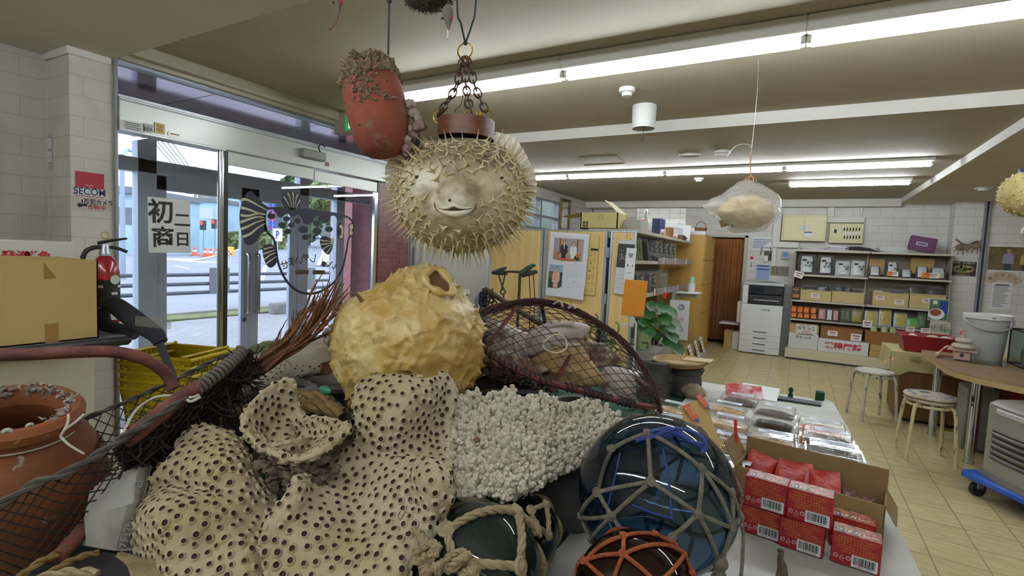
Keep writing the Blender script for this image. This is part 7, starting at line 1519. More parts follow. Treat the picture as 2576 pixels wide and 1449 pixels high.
patch(sol,[[(752,1192,.95),(800,1178,1.05),(890,1150,1.07),(1000,1150,1.05),(1092,1150,1.03)],[(738,1240,.92),(805,1230,1.0),(900,1215,1.03),(1010,1190,1.0),(1118,1188,.99)],[(702,1290,.90),(795,1290,.94),(900,1275,.98),(1010,1250,.96),(1124,1245,.95)],
  [(668,1335,.88),(785,1340,.90),(900,1330,.94),(1000,1310,.93),(1098,1290,.93)],[(680,1390,.87),(785,1400,.87),(900,1390,.89),(995,1370,.88),(1078,1345,.91)],[(690,1450,.85),(790,1470,.84),(900,1460,.84),(985,1440,.84),(1035,1400,.87)],[(700,1520,.83),(790,1530,.81),(900,1520,.81),(980,1500,.82),(1012,1470,.85)],[(705,1580,.83),(790,1590,.80),(900,1580,.80),(960,1560,.82),(990,1540,.84)]],.014)
patch(sol,[[(905,962,1.13),(955,945,1.14),(1025,947,1.13),(1080,955,1.15),(1120,940,1.20),(1143,965,1.19)],[(886,1000,1.11),(945,985,1.10),(1020,990,1.09),(1075,995,1.12),(1118,985,1.18),(1147,1010,1.17)],[(893,1050,1.09),(948,1040,1.07),(1010,1050,1.07),(1060,1060,1.11),(1100,1060,1.15),(1134,1070,1.14)],
  [(897,1105,1.08),(950,1100,1.06),(1005,1110,1.07),(1055,1115,1.10),(1100,1115,1.12),(1140,1120,1.10)],[(850,1150,1.08),(935,1150,1.06),(1005,1155,1.06),(1060,1155,1.07),(1105,1155,1.08),(1140,1165,1.06)],[(800,1190,1.07),(900,1190,1.05),(1000,1190,1.03),(1060,1190,1.02),(1100,1190,1.02),(1135,1225,1.04)]],.014)
patch(sol,[[(1040,1160,1.0),(1085,1158,.98),(1118,1175,.98)],[(1040,1205,.97),(1092,1205,.93),(1130,1215,.96)],[(1045,1250,.96),(1095,1255,.92),(1130,1260,.95)],[(1050,1290,.95),(1090,1300,.93),(1115,1290,.95)]],.02)
patch(sol,[[(1010,1290,.93),(1060,1290,.92),(1095,1300,.94)],[(1010,1335,.91),(1060,1340,.90),(1092,1345,.92)],[(1000,1370,.89),(1040,1378,.89),(1075,1378,.91)]],.016)
rim = pxl((740,957,1.14),(692,963,1.12),(640,1000,1.07),(609,1055,1.03),(622,1092,1.0),(675,1132,.975),(738,1156,.96),(805,1137,.975),(862,1092,1.01),(880,1064,1.035),(852,1058,1.06),(815,1044,1.09),(765,1048,1.12),(748,1010,1.14)); rim = smooth(rim,3,True); bot = at(728,1112,1.06)
sol.tube([at(720,1115,1.06),at(728,1160,1.05),at(735,1185,1.045)],[.05,.038,.036],14)
Gc = []
for k in range(7):
    u = k/6; Gc.append([p.lerp(bot,u)+V((0,0,-.02))*math.sin(PI*u)+(at(735,1080,1.0)-at(735,1080,1.06))*(-.5*math.sin(PI*u)) for p in rim])
Gc = [g+[g[0]] for g in Gc]; slabgrid(sol,Gc,.014)
sol.tube(smooth(pxl((756,1192,.955),(745,1225,.93),(730,1265,.915),(700,1310,.895),(680,1350,.885),(690,1400,.87),(700,1470,.85)),4),[.008,.010,.012,.014,.016,.018,.020,.021,.022,.022,.022,.022,.022,.021,.020,.019,.018,.018,.018,.018,.018,.018,.018,.018,.018],10)
co,no,fs = remeshed(sol,.0042,8)
b = B(); dis = [tuple(V(p)+V(q)*(NZ.noise(V(p)*9)*.006+NZ.noise(V(p)*22)*.002)) for p,q in zip(co,no)]; b.add(dis,fs); body = obj('coral_body',b,CORAL,t,ang=180)
dis = np.array(dis); cam_ = np.array(CO); base_c = np.array(at(745,1190,1.02))
pts = spray(dis,no,fs,.0158,lambda p,q: ((cam_-p)@q)/np.linalg.norm(cam_-p) > -.15 and np.linalg.norm(p-base_c) > .045,n=90000,seed=4)
b = B(); polyps(b,pts,.0047,2,1.4); obj('polyps',b,[CORAL,HOLE],t)
b = B(); r_ = random.Random(8)
for i in range(190):
    c = at(742+r_.gauss(0,36),1186+r_.gauss(0,19),.985+r_.uniform(0,.05)); b.ball(c,r_.uniform(.005,.013),8,6,(r_.uniform(.7,1.4),1,r_.uniform(.5,1)))
b.v = [tuple(V(p)+V((NZ.noise(V(p)*90),NZ.noise(V(p)*90+V((7,0,0))),NZ.noise(V(p)*90+V((0,7,0)))))*.009) for p in b.v]; obj('dead_base',b,CRUSTC,t)
# --- white branching coral plate
BCOR = mat('white_coral','cbc2ae',.75,col2='b9af9a',vs=12,bmp=.25,bs=260)
OUT = [(1138,1035),(1160,1000),(1200,992),(1255,1000),(1275,985),(1305,988),(1308,1012),(1350,1003),(1395,1005),(1408,1030),(1450,1018),(1500,1018),(1545,1040),(1570,1085),(1568,1108),(1545,1122),(1500,1135),(1465,1165),(1430,1185),(1395,1200),(1370,1222),(1320,1238),(1285,1256),(1255,1250),(1225,1240),(1195,1245),(1170,1252),(1130,1248),(1128,1190),(1136,1120)]
def inside(x,y,P):
    c = False; j = len(P)-1
    for i in range(len(P)):
        if (P[i][1] > y) != (P[j][1] > y) and x < (P[j][0]-P[i][0])*(y-P[i][1])/(P[j][1]-P[i][1])+P[i][0]: c = not c
        j = i
    return c
def tW_(x,y): return 1.12+.16*(x-1140)/430-.22*(y-1120)/270+.02*NZ.noise((x*.012,y*.012,3))
b = B(); r_ = random.Random(21); y = 985
t = thing('branching_coral','white knobbly branching coral plate right of the cup coral','coral',at(1330,1240,1.1))
while y < 1262:
    x = 1125
    while x < 1580:
        xx,yy = x+r_.uniform(-4,4),y+r_.uniform(-4,4)
        if inside(xx,yy,OUT):
            p = at(xx,yy,tW_(xx,yy)); n_ = (V((0,0,1))*.8-CF*.55+CR*((xx-1330)/500)+V((r_.uniform(-.3,.3),r_.uniform(-.3,.3),0))+CU*(-.5*(yy-1120)/140)).normalized(); L_ = r_.uniform(.010,.026); s = r_.uniform(.0052,.0085)
            q = p+n_*L_; b.tube([p-n_*.012,p+n_*L_*.4,q,q+n_*s*.6],[s*1.15,s,s*.95,s*.5],6)
            for k in range(3):
                d = (n_.orthogonal().normalized()*math.cos(r_.uniform(0,6))+n_.cross(n_.orthogonal()).normalized()*math.sin(r_.uniform(0,6))); e = p+n_*L_*r_.uniform(.3,.9)+d*s*.9; b.ball(e,s*.75,7,5)
        x += 12
    y += 11.5
obj('coral_fingers',b,BCOR,t)
P = []
for i in range(13):
    yy = 1000+20*i; xs = [x for x in range(1128,1575,3) if inside(x,min(1248,yy),OUT)]; x0,x1 = (min(xs)+6,max(xs)-8) if xs else (1140,1150)
    P.append([at(x0+(x1-x0)*j/14,min(1245,yy),tW_(x0+(x1-x0)*j/14,min(1245,yy))+.008) for j in range(15)])
b = B(); slabgrid(b,P,.014); obj('coral_plate',b,mat('coral_plate','bdb5a5',.8,bmp=.4,bs=150),t); obj('tube_worm',ring(B(),at(1200,1106,tW_(1200,1106)-.028),.0055,.0028,-CF+V((0,0,.3))).ball(at(1200,1106,tW_(1200,1106)-.026),.0045,8,6),mat('worm_tube','8a6a52',.7,col2='3a2418',vs=60),t)
b = B().box((.0,.0,.0),(.001,.001,.001)); b = B(); c = at(1330,1160,1.2); 
# --- glass floats in rope nets
def float_glass(name,tint,dcol,dif): 
    m_,nt,p = _new(name); nt.nodes.remove(p); out = nt.nodes['Material Output']; tr = _n(nt,'BsdfTransparent'); tr.inputs[0].default_value = (*tint,1); df = _n(nt,'BsdfDiffuse'); df.inputs[0].default_value = (*L(dcol),1)
    a = _n(nt,'MixShader'); a.inputs[0].default_value = dif; nt.links.new(tr.outputs[0],a.inputs[1]); nt.links.new(df.outputs[0],a.inputs[2])
    gl = _n(nt,'BsdfGlossy',Roughness=.03); fr,frn = schlick(nt,.053); bp = _n(nt,'Bump',Strength=.08,Distance=.01); nt.links.new(noise_of(nt,9,3),bp.inputs['Height']); nt.links.new(bp.outputs[0],gl.inputs['Normal'])
    x = _n(nt,'MixShader'); nt.links.new(fr,x.inputs[0]); nt.links.new(a.outputs[0],x.inputs[1]); nt.links.new(gl.outputs[0],x.inputs[2]); nt.links.new(x.outputs[0],out.inputs[0]); return m_
CORDG = mat('net_cord_grey','6f695c',.8,col2='5c564a',vs=60,bmp=.5,bs=300); CORDO = mat('net_cord_orange','9c4a1c',.75,col2='7d3a16',vs=60,bmp=.5,bs=300); ROPET = mat('net_rope_tan','9a8a6c',.85,col2='877657',vs=50,bmp=.3,bs=250); CORDB = mat('cord_blue','1e3478',.6,bmp=.4,bs=300)
def onball(px,py,c,R_):
    d = ray(px,py).normalized(); m_ = c-CO; bq = m_.dot(d); disc = bq*bq-m_.length_squared+R_*R_
    if disc < 0: q = CO+d*bq; return c+(q-c).normalized()*R_
    return CO+d*(bq-math.sqrt(disc))
def arc(a,c_,o,R_,n=7): return [o+((a-o).lerp(c_-o,k/n)).normalized()*R_ for k in range(n+1)]
def knot(b,p,o,r_):
    n_ = (p-o).normalized(); b.ball(p+n_*r_*.3,r_*1.7,10,7,(1,1,.9)); ring(b,p+n_*r_*.7,r_*1.7,r_*.7,n_+V((.4,.2,.1)),1,10); return b
def netfloat(name,label,c,R_,glassm,cordm,cr,nodes,edges,rope_=False,rz=0.0,hidden=(7,3)):
    t = thing(name,label,'glass float',(c.x,c.y,c.z-R_)); obj('glass_ball',B().ball(c,R_,64,40),glassm,t); Rr = R_+cr*.9; b = B()
    N_ = {k: onball(x,y,c,Rr) if (lambda d: True)(0) else None for k,(x,y) in nodes.items()}
    for e in edges:
        for a_,c_ in zip(e,e[1:]):
            A_ = arc(N_[a_],N_[c_],c,Rr)
            if rope_: rope(b,A_,cr*1.15,3)
            else: b.tube(A_,cr,8)
        # far side of the net
    n,m_ = hidden; fw = (c-CO).normalized(); sx = CR.copy(); sx = (sx-fw*sx.dot(fw)).normalized(); sz = fw.cross(sx)*-1
    for i in range(n):
        for j in range(m_):
            th0,th1 = PI/2+j*.42,PI/2+(j+1)*.42
            for s in (-.5,.5):
                a0 = 2*PI*(i+.5*(j % 2))/n; a1 = 2*PI*(i+.5*(j % 2)+s)/n; f_ = lambda th,a: c+(-fw*math.cos(th)+(sx*math.cos(a)+sz*math.sin(a))*math.sin(th))*Rr
                A_ = arc(f_(th0,a0),f_(th1,a1),c,Rr,4); b.tube(A_,cr,6)
    obj('rope_net',b,cordm,t); [obj('net_knot',knot(B(),p,c,cr),cordm,t) for p in N_.values()]; return t
cB = at(1652,1242,1.06); RB_ = 206*1.0/FPX
tb = netfloat('glass_float','large dark blue glass float in a grey cord net on the right',cB,RB_,float_glass('glass_blue',(.22,.36,.50),'16283f',.10),CORDG,.0042,
  {'top': (1630,1090),'a': (1638,1212),'b': (1765,1180),'c': (1540,1298),'d': (1755,1292),'e': (1840,1328),'f': (1505,1238),'g': (1462,1300),'h': (1690,1350),'i': (1805,1415),'j': (1540,1130),'k': (1840,1240),'l': (1600,1380),'m': (1475,1370),'n': (1862,1300)},
  [('top','a','d','i'),('top','b','k','n'),('j','f','g','m'),('a','c','l'),('a','f','c'),('b','d','h'),('top','j','f'),('b','e','i'),('c','g'),('d','e'),('k','e','n'),('c','m'),('h','l')])
b = B(); b.tube(arc(onball(1600,1110,cB,RB_+.003),onball(1720,1095,cB,RB_+.003),cB,RB_+.004),.004,6)
for k in range(5): b.tube(smooth(pxl((1620+8*k,1100,.99),(1650+10*k,1082-2*k,.985),(1700+8*k,1090+3*k,.98),(1735+6*k,1110+3*k,.975),(1772,1118+8*k,.97)) if k < 4 else pxl((1630,1104,.98),(1700,1078,.98),(1760,1095,.96),(1776,1125,.95),(1765,1140,.95)),5),.0038,7)
b.tube([onball(x,y,cB,RB_+.002) for x,y in ((1668,1130),(1678,1180),(1686,1240),(1690,1305))],.0024,5).tube([onball(x,y,cB,RB_+.002) for x,y in ((1560,1140),(1545,1210),(1525,1290))],.0018,5).tube([onball(x,y,cB,RB_+.002) for x,y in ((1688,1303),(1640,1290),(1590,1270))],.0020,5); obj('blue_cord',b,CORDB,tb)
kt = at(1812,1418,.93); b = B()
for k in range(6): b.tube(smooth([kt,kt+V((.012*math.cos(k),.008*math.sin(k*2),-.03)),kt+V((.02*math.cos(k+.4),.01,-.09))],4),.0036,6)
b.tube(smooth(pxl((1845,1300,.95),(1868,1330,.945),(1868,1400,.94),(1862,1470,.93)),5),.0036,6).ball(kt,.014,12,8); obj('cord_bundle',b,CORDG,tb)
cO = at(1600,1500,.85); RO = 158*.83/FPX
netfloat('glass_float','dark brown glass float in an orange cord net at the bottom edge',cO,RO,float_glass('glass_brown',(.12,.05,.04),'2a100c',.25),CORDO,.0034,
  {'a': (1568,1395),'b': (1472,1412),'c': (1570,1348),'d': (1720,1395),'e': (1650,1345),'f': (1540,1470),'g': (1655,1470),'h': (1705,1360),'i': (1740,1440)},[('b','a','d'),('b','c','e','h','d'),('c','a','f'),('d','g'),('b','f'),('a','g'),('d','i')])
cG = at(1208,1425,.97); RG = 158*.94/FPX
netfloat('glass_float','grey green glass float in a thick tan rope net beside the coral',cG,RG,float_glass('glass_greengrey',(.30,.40,.38),'3a4642',.3),ROPET,.0072,
  {'a': (1125,1335),'b': (1300,1290),'c': (1305,1425),'d': (1145,1415),'e': (1355,1330),'f': (1100,1275),'g': (1320,1475)},[('a','b','c','d','a'),('b','e'),('a','f'),('c','g')],True)
b = B(); r_ = random.Random(3)
for k,(x,y) in enumerate(((1075,1392),(1150,1412),(1090,1430),(1175,1440))):
    c = at(x,y,.84)
    for j in range(3): a = j*1.1+k; rope(b,[c+V((.016*math.cos(a+q),.012*math.sin(a*2+q),.014*math.sin(a+q*1.3))) for q in np.linspace(0,5,8)],.0068,3)
rope(b,pxl((1040,1330,.9),(1062,1352,.87),(1075,1392,.845)),.0068); rope(b,pxl((1090,1400,.84),(1065,1440,.83),(1070,1480,.82)),.0068); rope(b,pxl((1180,1420,.84),(1200,1460,.83),(1190,1500,.82)),.0068)
single('rope_knots',b,ROPET,'tan knotted rope ends lying before the grey green float','rope')
cD = at(1318,1335,1.12); RD = 72*1.1/FPX*1.25
netfloat('glass_float','smaller dark teal glass float under the white coral plate',cD,RD,float_glass('glass_teal',(.10,.16,.18),'10201f',.3),ROPET,.005,
  {'a': (1335,1285),'b': (1372,1270),'c': (1378,1345),'d': (1345,1320)},[('a','b','c','d','a'),('c','d')],True)
# dark support under the white coral and the cage
octopot(at(1440,1230,1.32),TT+.001,.19,.085,'black clay pot lying under the white coral plate'); octopot(at(1590,1120,1.48),TT+.001,.17,.085,'black clay pot under the front rim of the cage trap'); octopot(at(1300,1040,1.6),TT+.001,.2,.085,'black clay pot under the left part of the cage trap'); octopot(at(1050,1100,1.42),TT+.001,.14,.09,'black clay pot under the yellow blowfish skin')
octopot(at(1450,1010,1.85),TT+.001,.17,.085,'black clay pot under the back of the cage trap')
# --- yellow blown skin of a blowfish
TY = 1.36; KY = TY/FPX; SKY_ = mat('yellow_skin','b08f4a',.42,col2='cdb880',vs=8,col3='7a5a30',v3=5,lo3=.58,hi3=.74,bmp=.25,bs=60,sss=.15); cY = at(1031,872,TY)
FY = M(((xr.x,toC.x,0,cY.x),(xr.y,toC.y,0,cY.y),(0,0,1,cY.z),(0,0,0,1))); prf = [(0,-182),(70,-176),(115,-155),(148,-115),(172,-60),(184,0),(178,55),(160,100),(122,135),(86,158),(68,172),(58,184),(46,192),(28,197),(0,198)]
rp_ = [(float(np.interp(u,np.linspace(0,1,len(prf)),[p[0] for p in prf])),float(np.interp(u,np.linspace(0,1,len(prf)),[p[1] for p in prf]))) for u in np.linspace(0,1,150)]
NU = 220; A = np.zeros((150,NU,3))
for i,(r_,z) in enumerate(rp_):
    a = np.linspace(0,2*PI,NU,endpoint=False); sh = 45*max(0,(z-120)/90)
    A[i,:,0] = (r_*np.cos(a)+sh)*KY; A[i,:,1] = r_*np.sin(a)*KY; A[i,:,2] = z*KY
Q = A.reshape(-1,3); nrm = Q/np.linalg.norm(Q+1e-9,axis=1,keepdims=True); g = np.random.default_rng(5); nc = 130; ct = []
i_ = np.arange(nc)+.5; zz = 1-2*i_/nc; aa = i_*2.39996; D_ = np.stack([np.sqrt(1-zz*zz)*np.cos(aa),np.sqrt(1-zz*zz)*np.sin(aa),zz],1)+g.normal(0,.06,(nc,3)); D_ /= np.linalg.norm(D_,axis=1,keepdims=True); disp = np.zeros(len(Q))
for d in D_:
    x_ = np.cross(d,[0,0,1.]); x_ /= np.linalg.norm(x_)+1e-9; y_ = np.cross(d,x_); e = nrm-d; u = e@x_; v = e@y_; rho = np.hypot(u,v); th = np.arctan2(v,u); k = g.integers(3,5); ph = g.uniform(0,6.28); m_ = np.maximum(0,np.cos(k*(th-ph)/2*1.0))**10
    disp += np.where(rho < .5,.014*np.exp(-rho/.085)*(.2+1.3*np.abs(np.cos(k*(th-ph)/2))**14),0)*g.uniform(.6,1.2)
disp += np.array([.005*NZ.noise(V(q)*9)+.004*(1-2*abs(NZ.noise(V(q)*17)))-.003 for q in Q]); Q = Q+nrm*(disp-.003)[:,None]
P = [[FY @ V(Q[i*NU+j]) for j in range(NU)] for i in range(150)]; yb = thing('yellow_blowfish_skin','large crinkled yellow blown blowfish skin standing behind the coral','blowfish',cY-V((0,0,.19))); sk_ = obj('skin',B().grid(P[::-1],cv=True),SKY_,yb,ang=180)
mc = at(1108,708,TY-.035); ml = smooth(pxl((1070,692,1.275),(1092,676,1.29),(1115,687,1.29),(1133,712,1.28),(1138,736,1.265),(1118,738,1.25),(1092,728,1.25),(1074,712,1.26)),4,True)
mo = obj('mouth_lip',B().tube(ml,[.0085+.003*math.sin(i*.9) for i in range(len(ml))],8,closed=True),SKY_,yb); obj('mouth_hollow',B().add([p+CF*.006 for p in ml],[tuple(range(len(ml)))[::-1]]),mat('hollow_brown','5a3d1c',.8),mo)
obj('brown_fin_stub',B().tube(smooth(pxl((930,790,1.25),(915,765,1.24),(898,742,1.235),(880,738,1.23)),5),[.012,.010,.009,.008,.007,.006,.006,.005,.005,.004,.004,.004,.003,.003,.003,.002][:16],7),mat('fin_stub_brown','5a4028',.8),yb)
# --- brown sea fan
SEAF = mat('sea_fan_brown','5c3820',.85,col2='7d5234',vs=30,bmp=.4,bs=150); t = thing('sea_fan','brown twiggy sea fan leaning against the glass door view','sea fan',at(610,955,1.3)); r_ = random.Random(17); b = B()
def twig(pts,r0,r1,lvl=0):
    P = smooth(pts,5); n = len(P); b.tube(P,[r0+(r1-r0)*i/(n-1) for i in range(n)],6 if r0 > .002 else 4,cap=False)
    if lvl < 2:
        for k in range(4 if lvl == 0 else 1):
            i = int(n*r_.uniform(.5,.95)); p = P[min(i,n-2)]; d = (P[min(i+1,n-1)]-P[max(i-1,0)]).normalized(); e = p+(d*r_.uniform(.5,1)+V((r_.uniform(-1,1),r_.uniform(-1,1),r_.uniform(-.3,1)))*.3)*r_.uniform(.02,.045)*(1.2 if lvl == 0 else .7)
            twig([p,p.lerp(e,.5)+V((0,0,.003)),e],r0*.5,.0006,lvl+1)
for i in range(40):
    bx,by = 598+r_.uniform(-6,26),962+r_.uniform(-14,6); tt = 1.31+r_.uniform(-.035,.035); u = r_.random()
    if i < 15: ex,ey = 695+95*u+r_.uniform(-6,6),850-85*u+r_.uniform(-6,14); q1,q2 = (640,915),(bx*.35+ex*.65+4,by*.35+ey*.65+10)
    else: ex,ey = 790+105*u+r_.uniform(-14,8),722+150*max(0,u-.55)+r_.uniform(-12,40); q1,q2 = (665+r_.uniform(-15,15),915+r_.uniform(-4,16)),(755+35*u+r_.uniform(-14,10),838+22*u+r_.uniform(-10,12))
    twig(pxl((bx,by,1.30),(q1[0],q1[1],tt),(q2[0],q2[1],tt+.005),(ex,ey,tt+r_.uniform(-.02,.02))),r_.uniform(.0045,.0075),.0015)
obj('branches',b,SEAF,t)
# --- cage trap
NETB = mat('trap_net','332019',.8); BARR = mat('trap_bar_red','6b241c',.6,col2='4d1c18',vs=20); TAPE = mat('trap_tape','1f1d1e',.8); TWR = mat('trap_rope','41201d',.9,col2='2e1816',vs=40,bmp=.4,bs=200)
ct = thing('cage_trap','domed fishing trap of brown net on a dark red ring behind the white coral','trap',at(1420,1010,1.5))
base = smooth(pxl((1205,862,1.44),(1255,905,1.41),(1350,952,1.40),(1480,988,1.43),(1600,1018,1.48),(1652,1020,1.56),(1640,985,1.72),(1540,915,1.88),(1400,855,1.92),(1270,825,1.80),(1205,828,1.60)),6,True); obj('base_ring',B().tube(base,.0095,8,closed=True),BARR,ct)
arch_p = pxl((1192,838,1.55),(1203,790,1.57),(1260,768,1.60),(1345,756,1.63),(1430,772,1.63),(1500,808,1.62),(1560,850,1.60),(1610,910,1.58),(1645,975,1.56),(1660,1032,1.54)); arch = smooth(arch_p,6); b = B(); rope(b,arch_p,.0085,4,.10); rope(b,[p+V((0,0,-.012))+CR*.004 for p in arch_p],.006,3,.07); obj('arch_rope',b,TWR,ct)
for a_,c_ in (((1213,888,1.43),(1300,772,1.60)),((1385,985,1.40),(1482,806,1.62)),((1376,838,1.85),(1362,765,1.64)),((1500,900,1.86),(1510,822,1.63))): obj('strut',B().tube(pxl(a_,c_),.0065,7),BARR if a_[2] < 1.5 else TAPE,ct)
for k,(px,py) in enumerate(((1236,890),(1270,913),(1298,930),(1330,945),(1372,962),(1430,978),(1472,988),(1500,996),(1535,1004),(1580,1014),(1610,1020))):
    c = min(base,key=lambda p: (p-at(px,py,1.42)).length); i = base.index(c); d = (base[(i+1) % len(base)]-base[i-1]).normalized(); x_ = d.orthogonal().normalized(); y_ = d.cross(x_); h = []
    for j in range(20): a = j*.75; h.append(c+d*(j-10)*.0018+(x_*math.cos(a)+y_*math.sin(a))*.0105)
    obj('tape_wrap',B().tube(h,.0038,5),TAPE,ct)
def netgrid(b,S,nu,nv,r,seg=3,knots=False):
    for s in (1,-1):
        for k in range(-nv,nu+1):
            L_ = []
            for q in range(nv*seg+1):
                v = q/(nv*seg); u = (k+s*v*nv)/nu if s == 1 else (k+nv-v*nv)/nu
                if -1e-6 <= u <= 1+1e-6: L_.append(S(min(1,max(0,u)),v))
            if len(L_) > 1: b.tube(L_,r,3,cap=False)
    return b
def along(L_,u): x = u*(len(L_)-1); i = min(int(x),len(L_)-2); return L_[i].lerp(L_[i+1],x-i)
fb_ = base[:31]; bb_ = [base[0]]+base[:30:-1]
def Sf(u,v): p = along(arch,.04+.95*u).lerp(along(fb_,u),v); bow = (CO-p).normalized()*.02*math.sin(PI*v); return p+bow+V((0,0,.018*math.sin(PI*v)))
def Sb(u,v): p = along(arch,.04+.95*u).lerp(along(bb_,u),v); return p+V((0,0,.03*math.sin(PI*v)))
obj('net',netgrid(B(),Sf,16,9,.0013),NETB,ct); obj('net',netgrid(B(),Sb,16,8,.0012),NETB,ct)
b = B()
for k in range(120):
    u = r_.random(); p = along(arch,.0+.12*u).lerp(along(fb_,.02*u),r_.random()); q = p+V((r_.uniform(-1,1),r_.uniform(-1,1),r_.uniform(-1,.3)))*.05; b.tube(smooth([p,p.lerp(q,.5)+V((0,0,-.01)),q],3),.0014,3,cap=False)
for k in range(150):
    x,y = r_.uniform(1200,1400),r_.uniform(0,1); p = at(x,905+(x-1200)*.30+18*y,1.41+.06*y); q = p+V((r_.uniform(-1,1),r_.uniform(-1,1),r_.uniform(-.6,.1)))*.05; b.tube(smooth([p,p.lerp(q,.5)+V((0,0,-.008)),q],3),.0013,3,cap=False)
for k in range(60):
    p = at(r_.uniform(1590,1660),r_.uniform(960,1035),1.55+.05*r_.random()); q = p+V((r_.uniform(-1,1),r_.uniform(-1,1),r_.uniform(-.6,.4)))*.05; b.tube(smooth([p,p.lerp(q,.5)+V((0,0,-.006)),q],3),.0013,3,cap=False)
obj('bunched_net',b,TWR,ct); b = B().tube(smooth(pxl((1366,862,1.42),(1395,842,1.45),(1420,850,1.45),(1425,875,1.43),(1400,888,1.41),(1374,880,1.40),(1364,868,1.40)),5),.0028,6); obj('cord_loop',b,mat('cord_pale','b9ae8e',.7),ct)
obj('mesh_float',B().tube(smooth(pxl((1392,765,1.6),(1408,758,1.59),(1416,772,1.59)),5),.003,6).tube(smooth(pxl((1430,775,1.6),(1440,768,1.59),(1448,776,1.59)),5),.004,6),mat('white_cord','bdb9ac',.6),ct)
# shells inside the trap
SH1 = mat('shell_white','b9aca2',.5,col2='a3958c',vs=9); SH2 = mat('shell_spotted','b5a898',.5,col2='5c4a40',vs=26,lo=.52,hi=.58); SH3 = mat('shell_brown','6b4a36',.6,col2='b09a82',vs=22,lo=.45,hi=.55); SH4 = mat('shell_tan','9a7e50',.6,col2='b89c6c',vs=12)
def conch(c,L_,r0,d,m_,label,seed=0):
    d = V(d).normalized(); x_ = d.orthogonal().normalized(); y_ = d.cross(x_); F = M(((x_.x,y_.x,d.x,c.x),(x_.y,y_.y,d.y,c.y),(x_.z,y_.z,d.z,c.z),(0,0,0,1))); rr = random.Random(seed); P = []
    for i in range(34):
        v = i/33; z = (v-.5)*L_; r_ = r0*(math.sin(PI*min(1,v*1.02))**.75)*(1-.35*v) if v < .62 else r0*.62*(1-(v-.62)/.38)**.9*(1+.22*abs(math.sin((v-.62)*42)))
        row = []
        for j in range(26):
            a = 2*PI*j/26; k = 1+.10*math.cos(a*7+v*6)*(1 if .35 < v < .7 else .3)+.35*max(0,math.cos(a-1.2))**6*(1 if v < .6 else 0)+.05*NZ.noise((v*6,math.cos(a)*2,seed)); row.append(F @ V((r_*k*math.cos(a),r_*k*math.sin(a),z)))
        P.append(row)
    t_ = thing('conch_shell',label,'shell',c-V((0,0,r0)),0,'shells inside the cage trap'); obj('shell_body',B().grid(P[::-1],cv=True),m_,t_); lip = [F @ V((r0*1.15*math.cos(1.2+.25*math.sin(k*PI/8)),r0*1.15*math.sin(1.2+.25*math.sin(k*PI/8)),L_*(-.42+.5*k/8))) for k in range(9)]; obj('shell_lip',B().tube(lip,r0*.09,6),SH1,t_)
conch(at(1262,872,1.66),.30,.085,(.9,.1,.25),SH2,'spotted white shell at the left inside the trap',1); conch(at(1375,860,1.58),.30,.062,(-.95,-.1,-.42),SH1,'big white conch shell in the middle of the trap',2); conch(at(1290,925,1.53),.24,.05,(.9,.2,.05),SH3,'brown mottled shell behind the red ring',3)
conch(at(1430,925,1.56),.26,.085,(.8,.1,-.2),SH4,'large tan shell right of the diagonal strut',4); conch(at(1560,975,1.58),.16,.062,(.4,.1,-.5),SH1,'white ribbed shell at the right end of the trap',5); conch(at(1505,895,1.7),.2,.045,(.8,.3,-.1),SH3,'grey brown spiral shell at the back right of the trap',6)
b = B(); c0 = at(1500,862,1.9)
for k in range(40): p = c0+V((r_.gauss(0,.05),r_.gauss(0,.03),r_.gauss(0,.05))); q = p+V((r_.uniform(-1,1),r_.uniform(-1,1),r_.uniform(-.5,1)))*.05; b.tube(smooth([p,p.lerp(q,.5)+V((.01,0,.01)),q],3),.004,5)
single('green_weed',b,mat('weed_green','43522c',.7,col2='7a9a3a',vs=12),'green tangled artificial weed behind the trap net','weed')
# --- rusty balance with animal-shaped ends
RUST = mat('rusty_iron','4f4a40',.7,.4,col2='5f5138',vs=30,bmp=.3,bs=150); PATN = mat('green_patina','33564e',.6,.3,col2='4a4238',vs=14)
t = thing('iron_balance','old iron balance with a thin pole and animal-shaped arm ends behind the trap','balance',at(1305,860,1.95)); TB = 1.95
obj('pole',B().tube(pxl((1308,690,TB),(1305,760,TB),(1300,850,TB)),.006,8),RUST,t); obj('arm',B().tube(pxl((1245,685,TB),(1285,683,TB),(1320,685,TB),(1348,682,TB)),.005,7),RUST,t)
obj('animal_end',B().tube(smooth(pxl((1308,692,TB),(1318,684,TB),(1330,674,TB),(1340,668,TB),(1348,668,TB)),4),[.008,.011,.013,.014,.013,.012,.012,.011,.011,.010,.009,.008,.008,.007,.006,.004,.003][:17],8).tube(pxl((1312,692,TB),(1335,688,TB),(1352,683,TB)),[.010,.008,.006],8),PATN,t)
obj('animal_end',B().tube(smooth(pxl((1236,686,TB),(1250,684,TB),(1262,678,TB),(1274,673,TB)),4),[.003,.006,.008,.010,.011,.011,.010,.010,.009,.007,.006,.005,.004],8).tube(pxl((1252,686,TB),(1276,690,TB)),[.009,.004],8),PATN,t)
obj('hook',B().tube(smooth(pxl((1254,690,TB),(1262,715,TB),(1268,728,TB)),4),.003,6).tube(smooth(pxl((1270,690,TB),(1266,712,TB),(1262,728,TB)),4),.003,6),RUST,t); obj('chain_link',ring(ring(B(),at(1265,734,TB),.009,.003,CF),at(1267,744,TB),.007,.003,CR),RUST,t)
for x in (1331,1342): obj('hanging_wire',B().tube(pxl((x,688,TB),(x+3,750,TB),(x+1,830,TB)),.0022,5),RUST,t)
obj('weight',B().ball(at(1341,845,TB),.017,10,8,(1.1,1,.9)).tube(smooth(pxl((1334,830,TB),(1340,822,TB),(1346,830,TB)),4),.003,5),RUST,t)
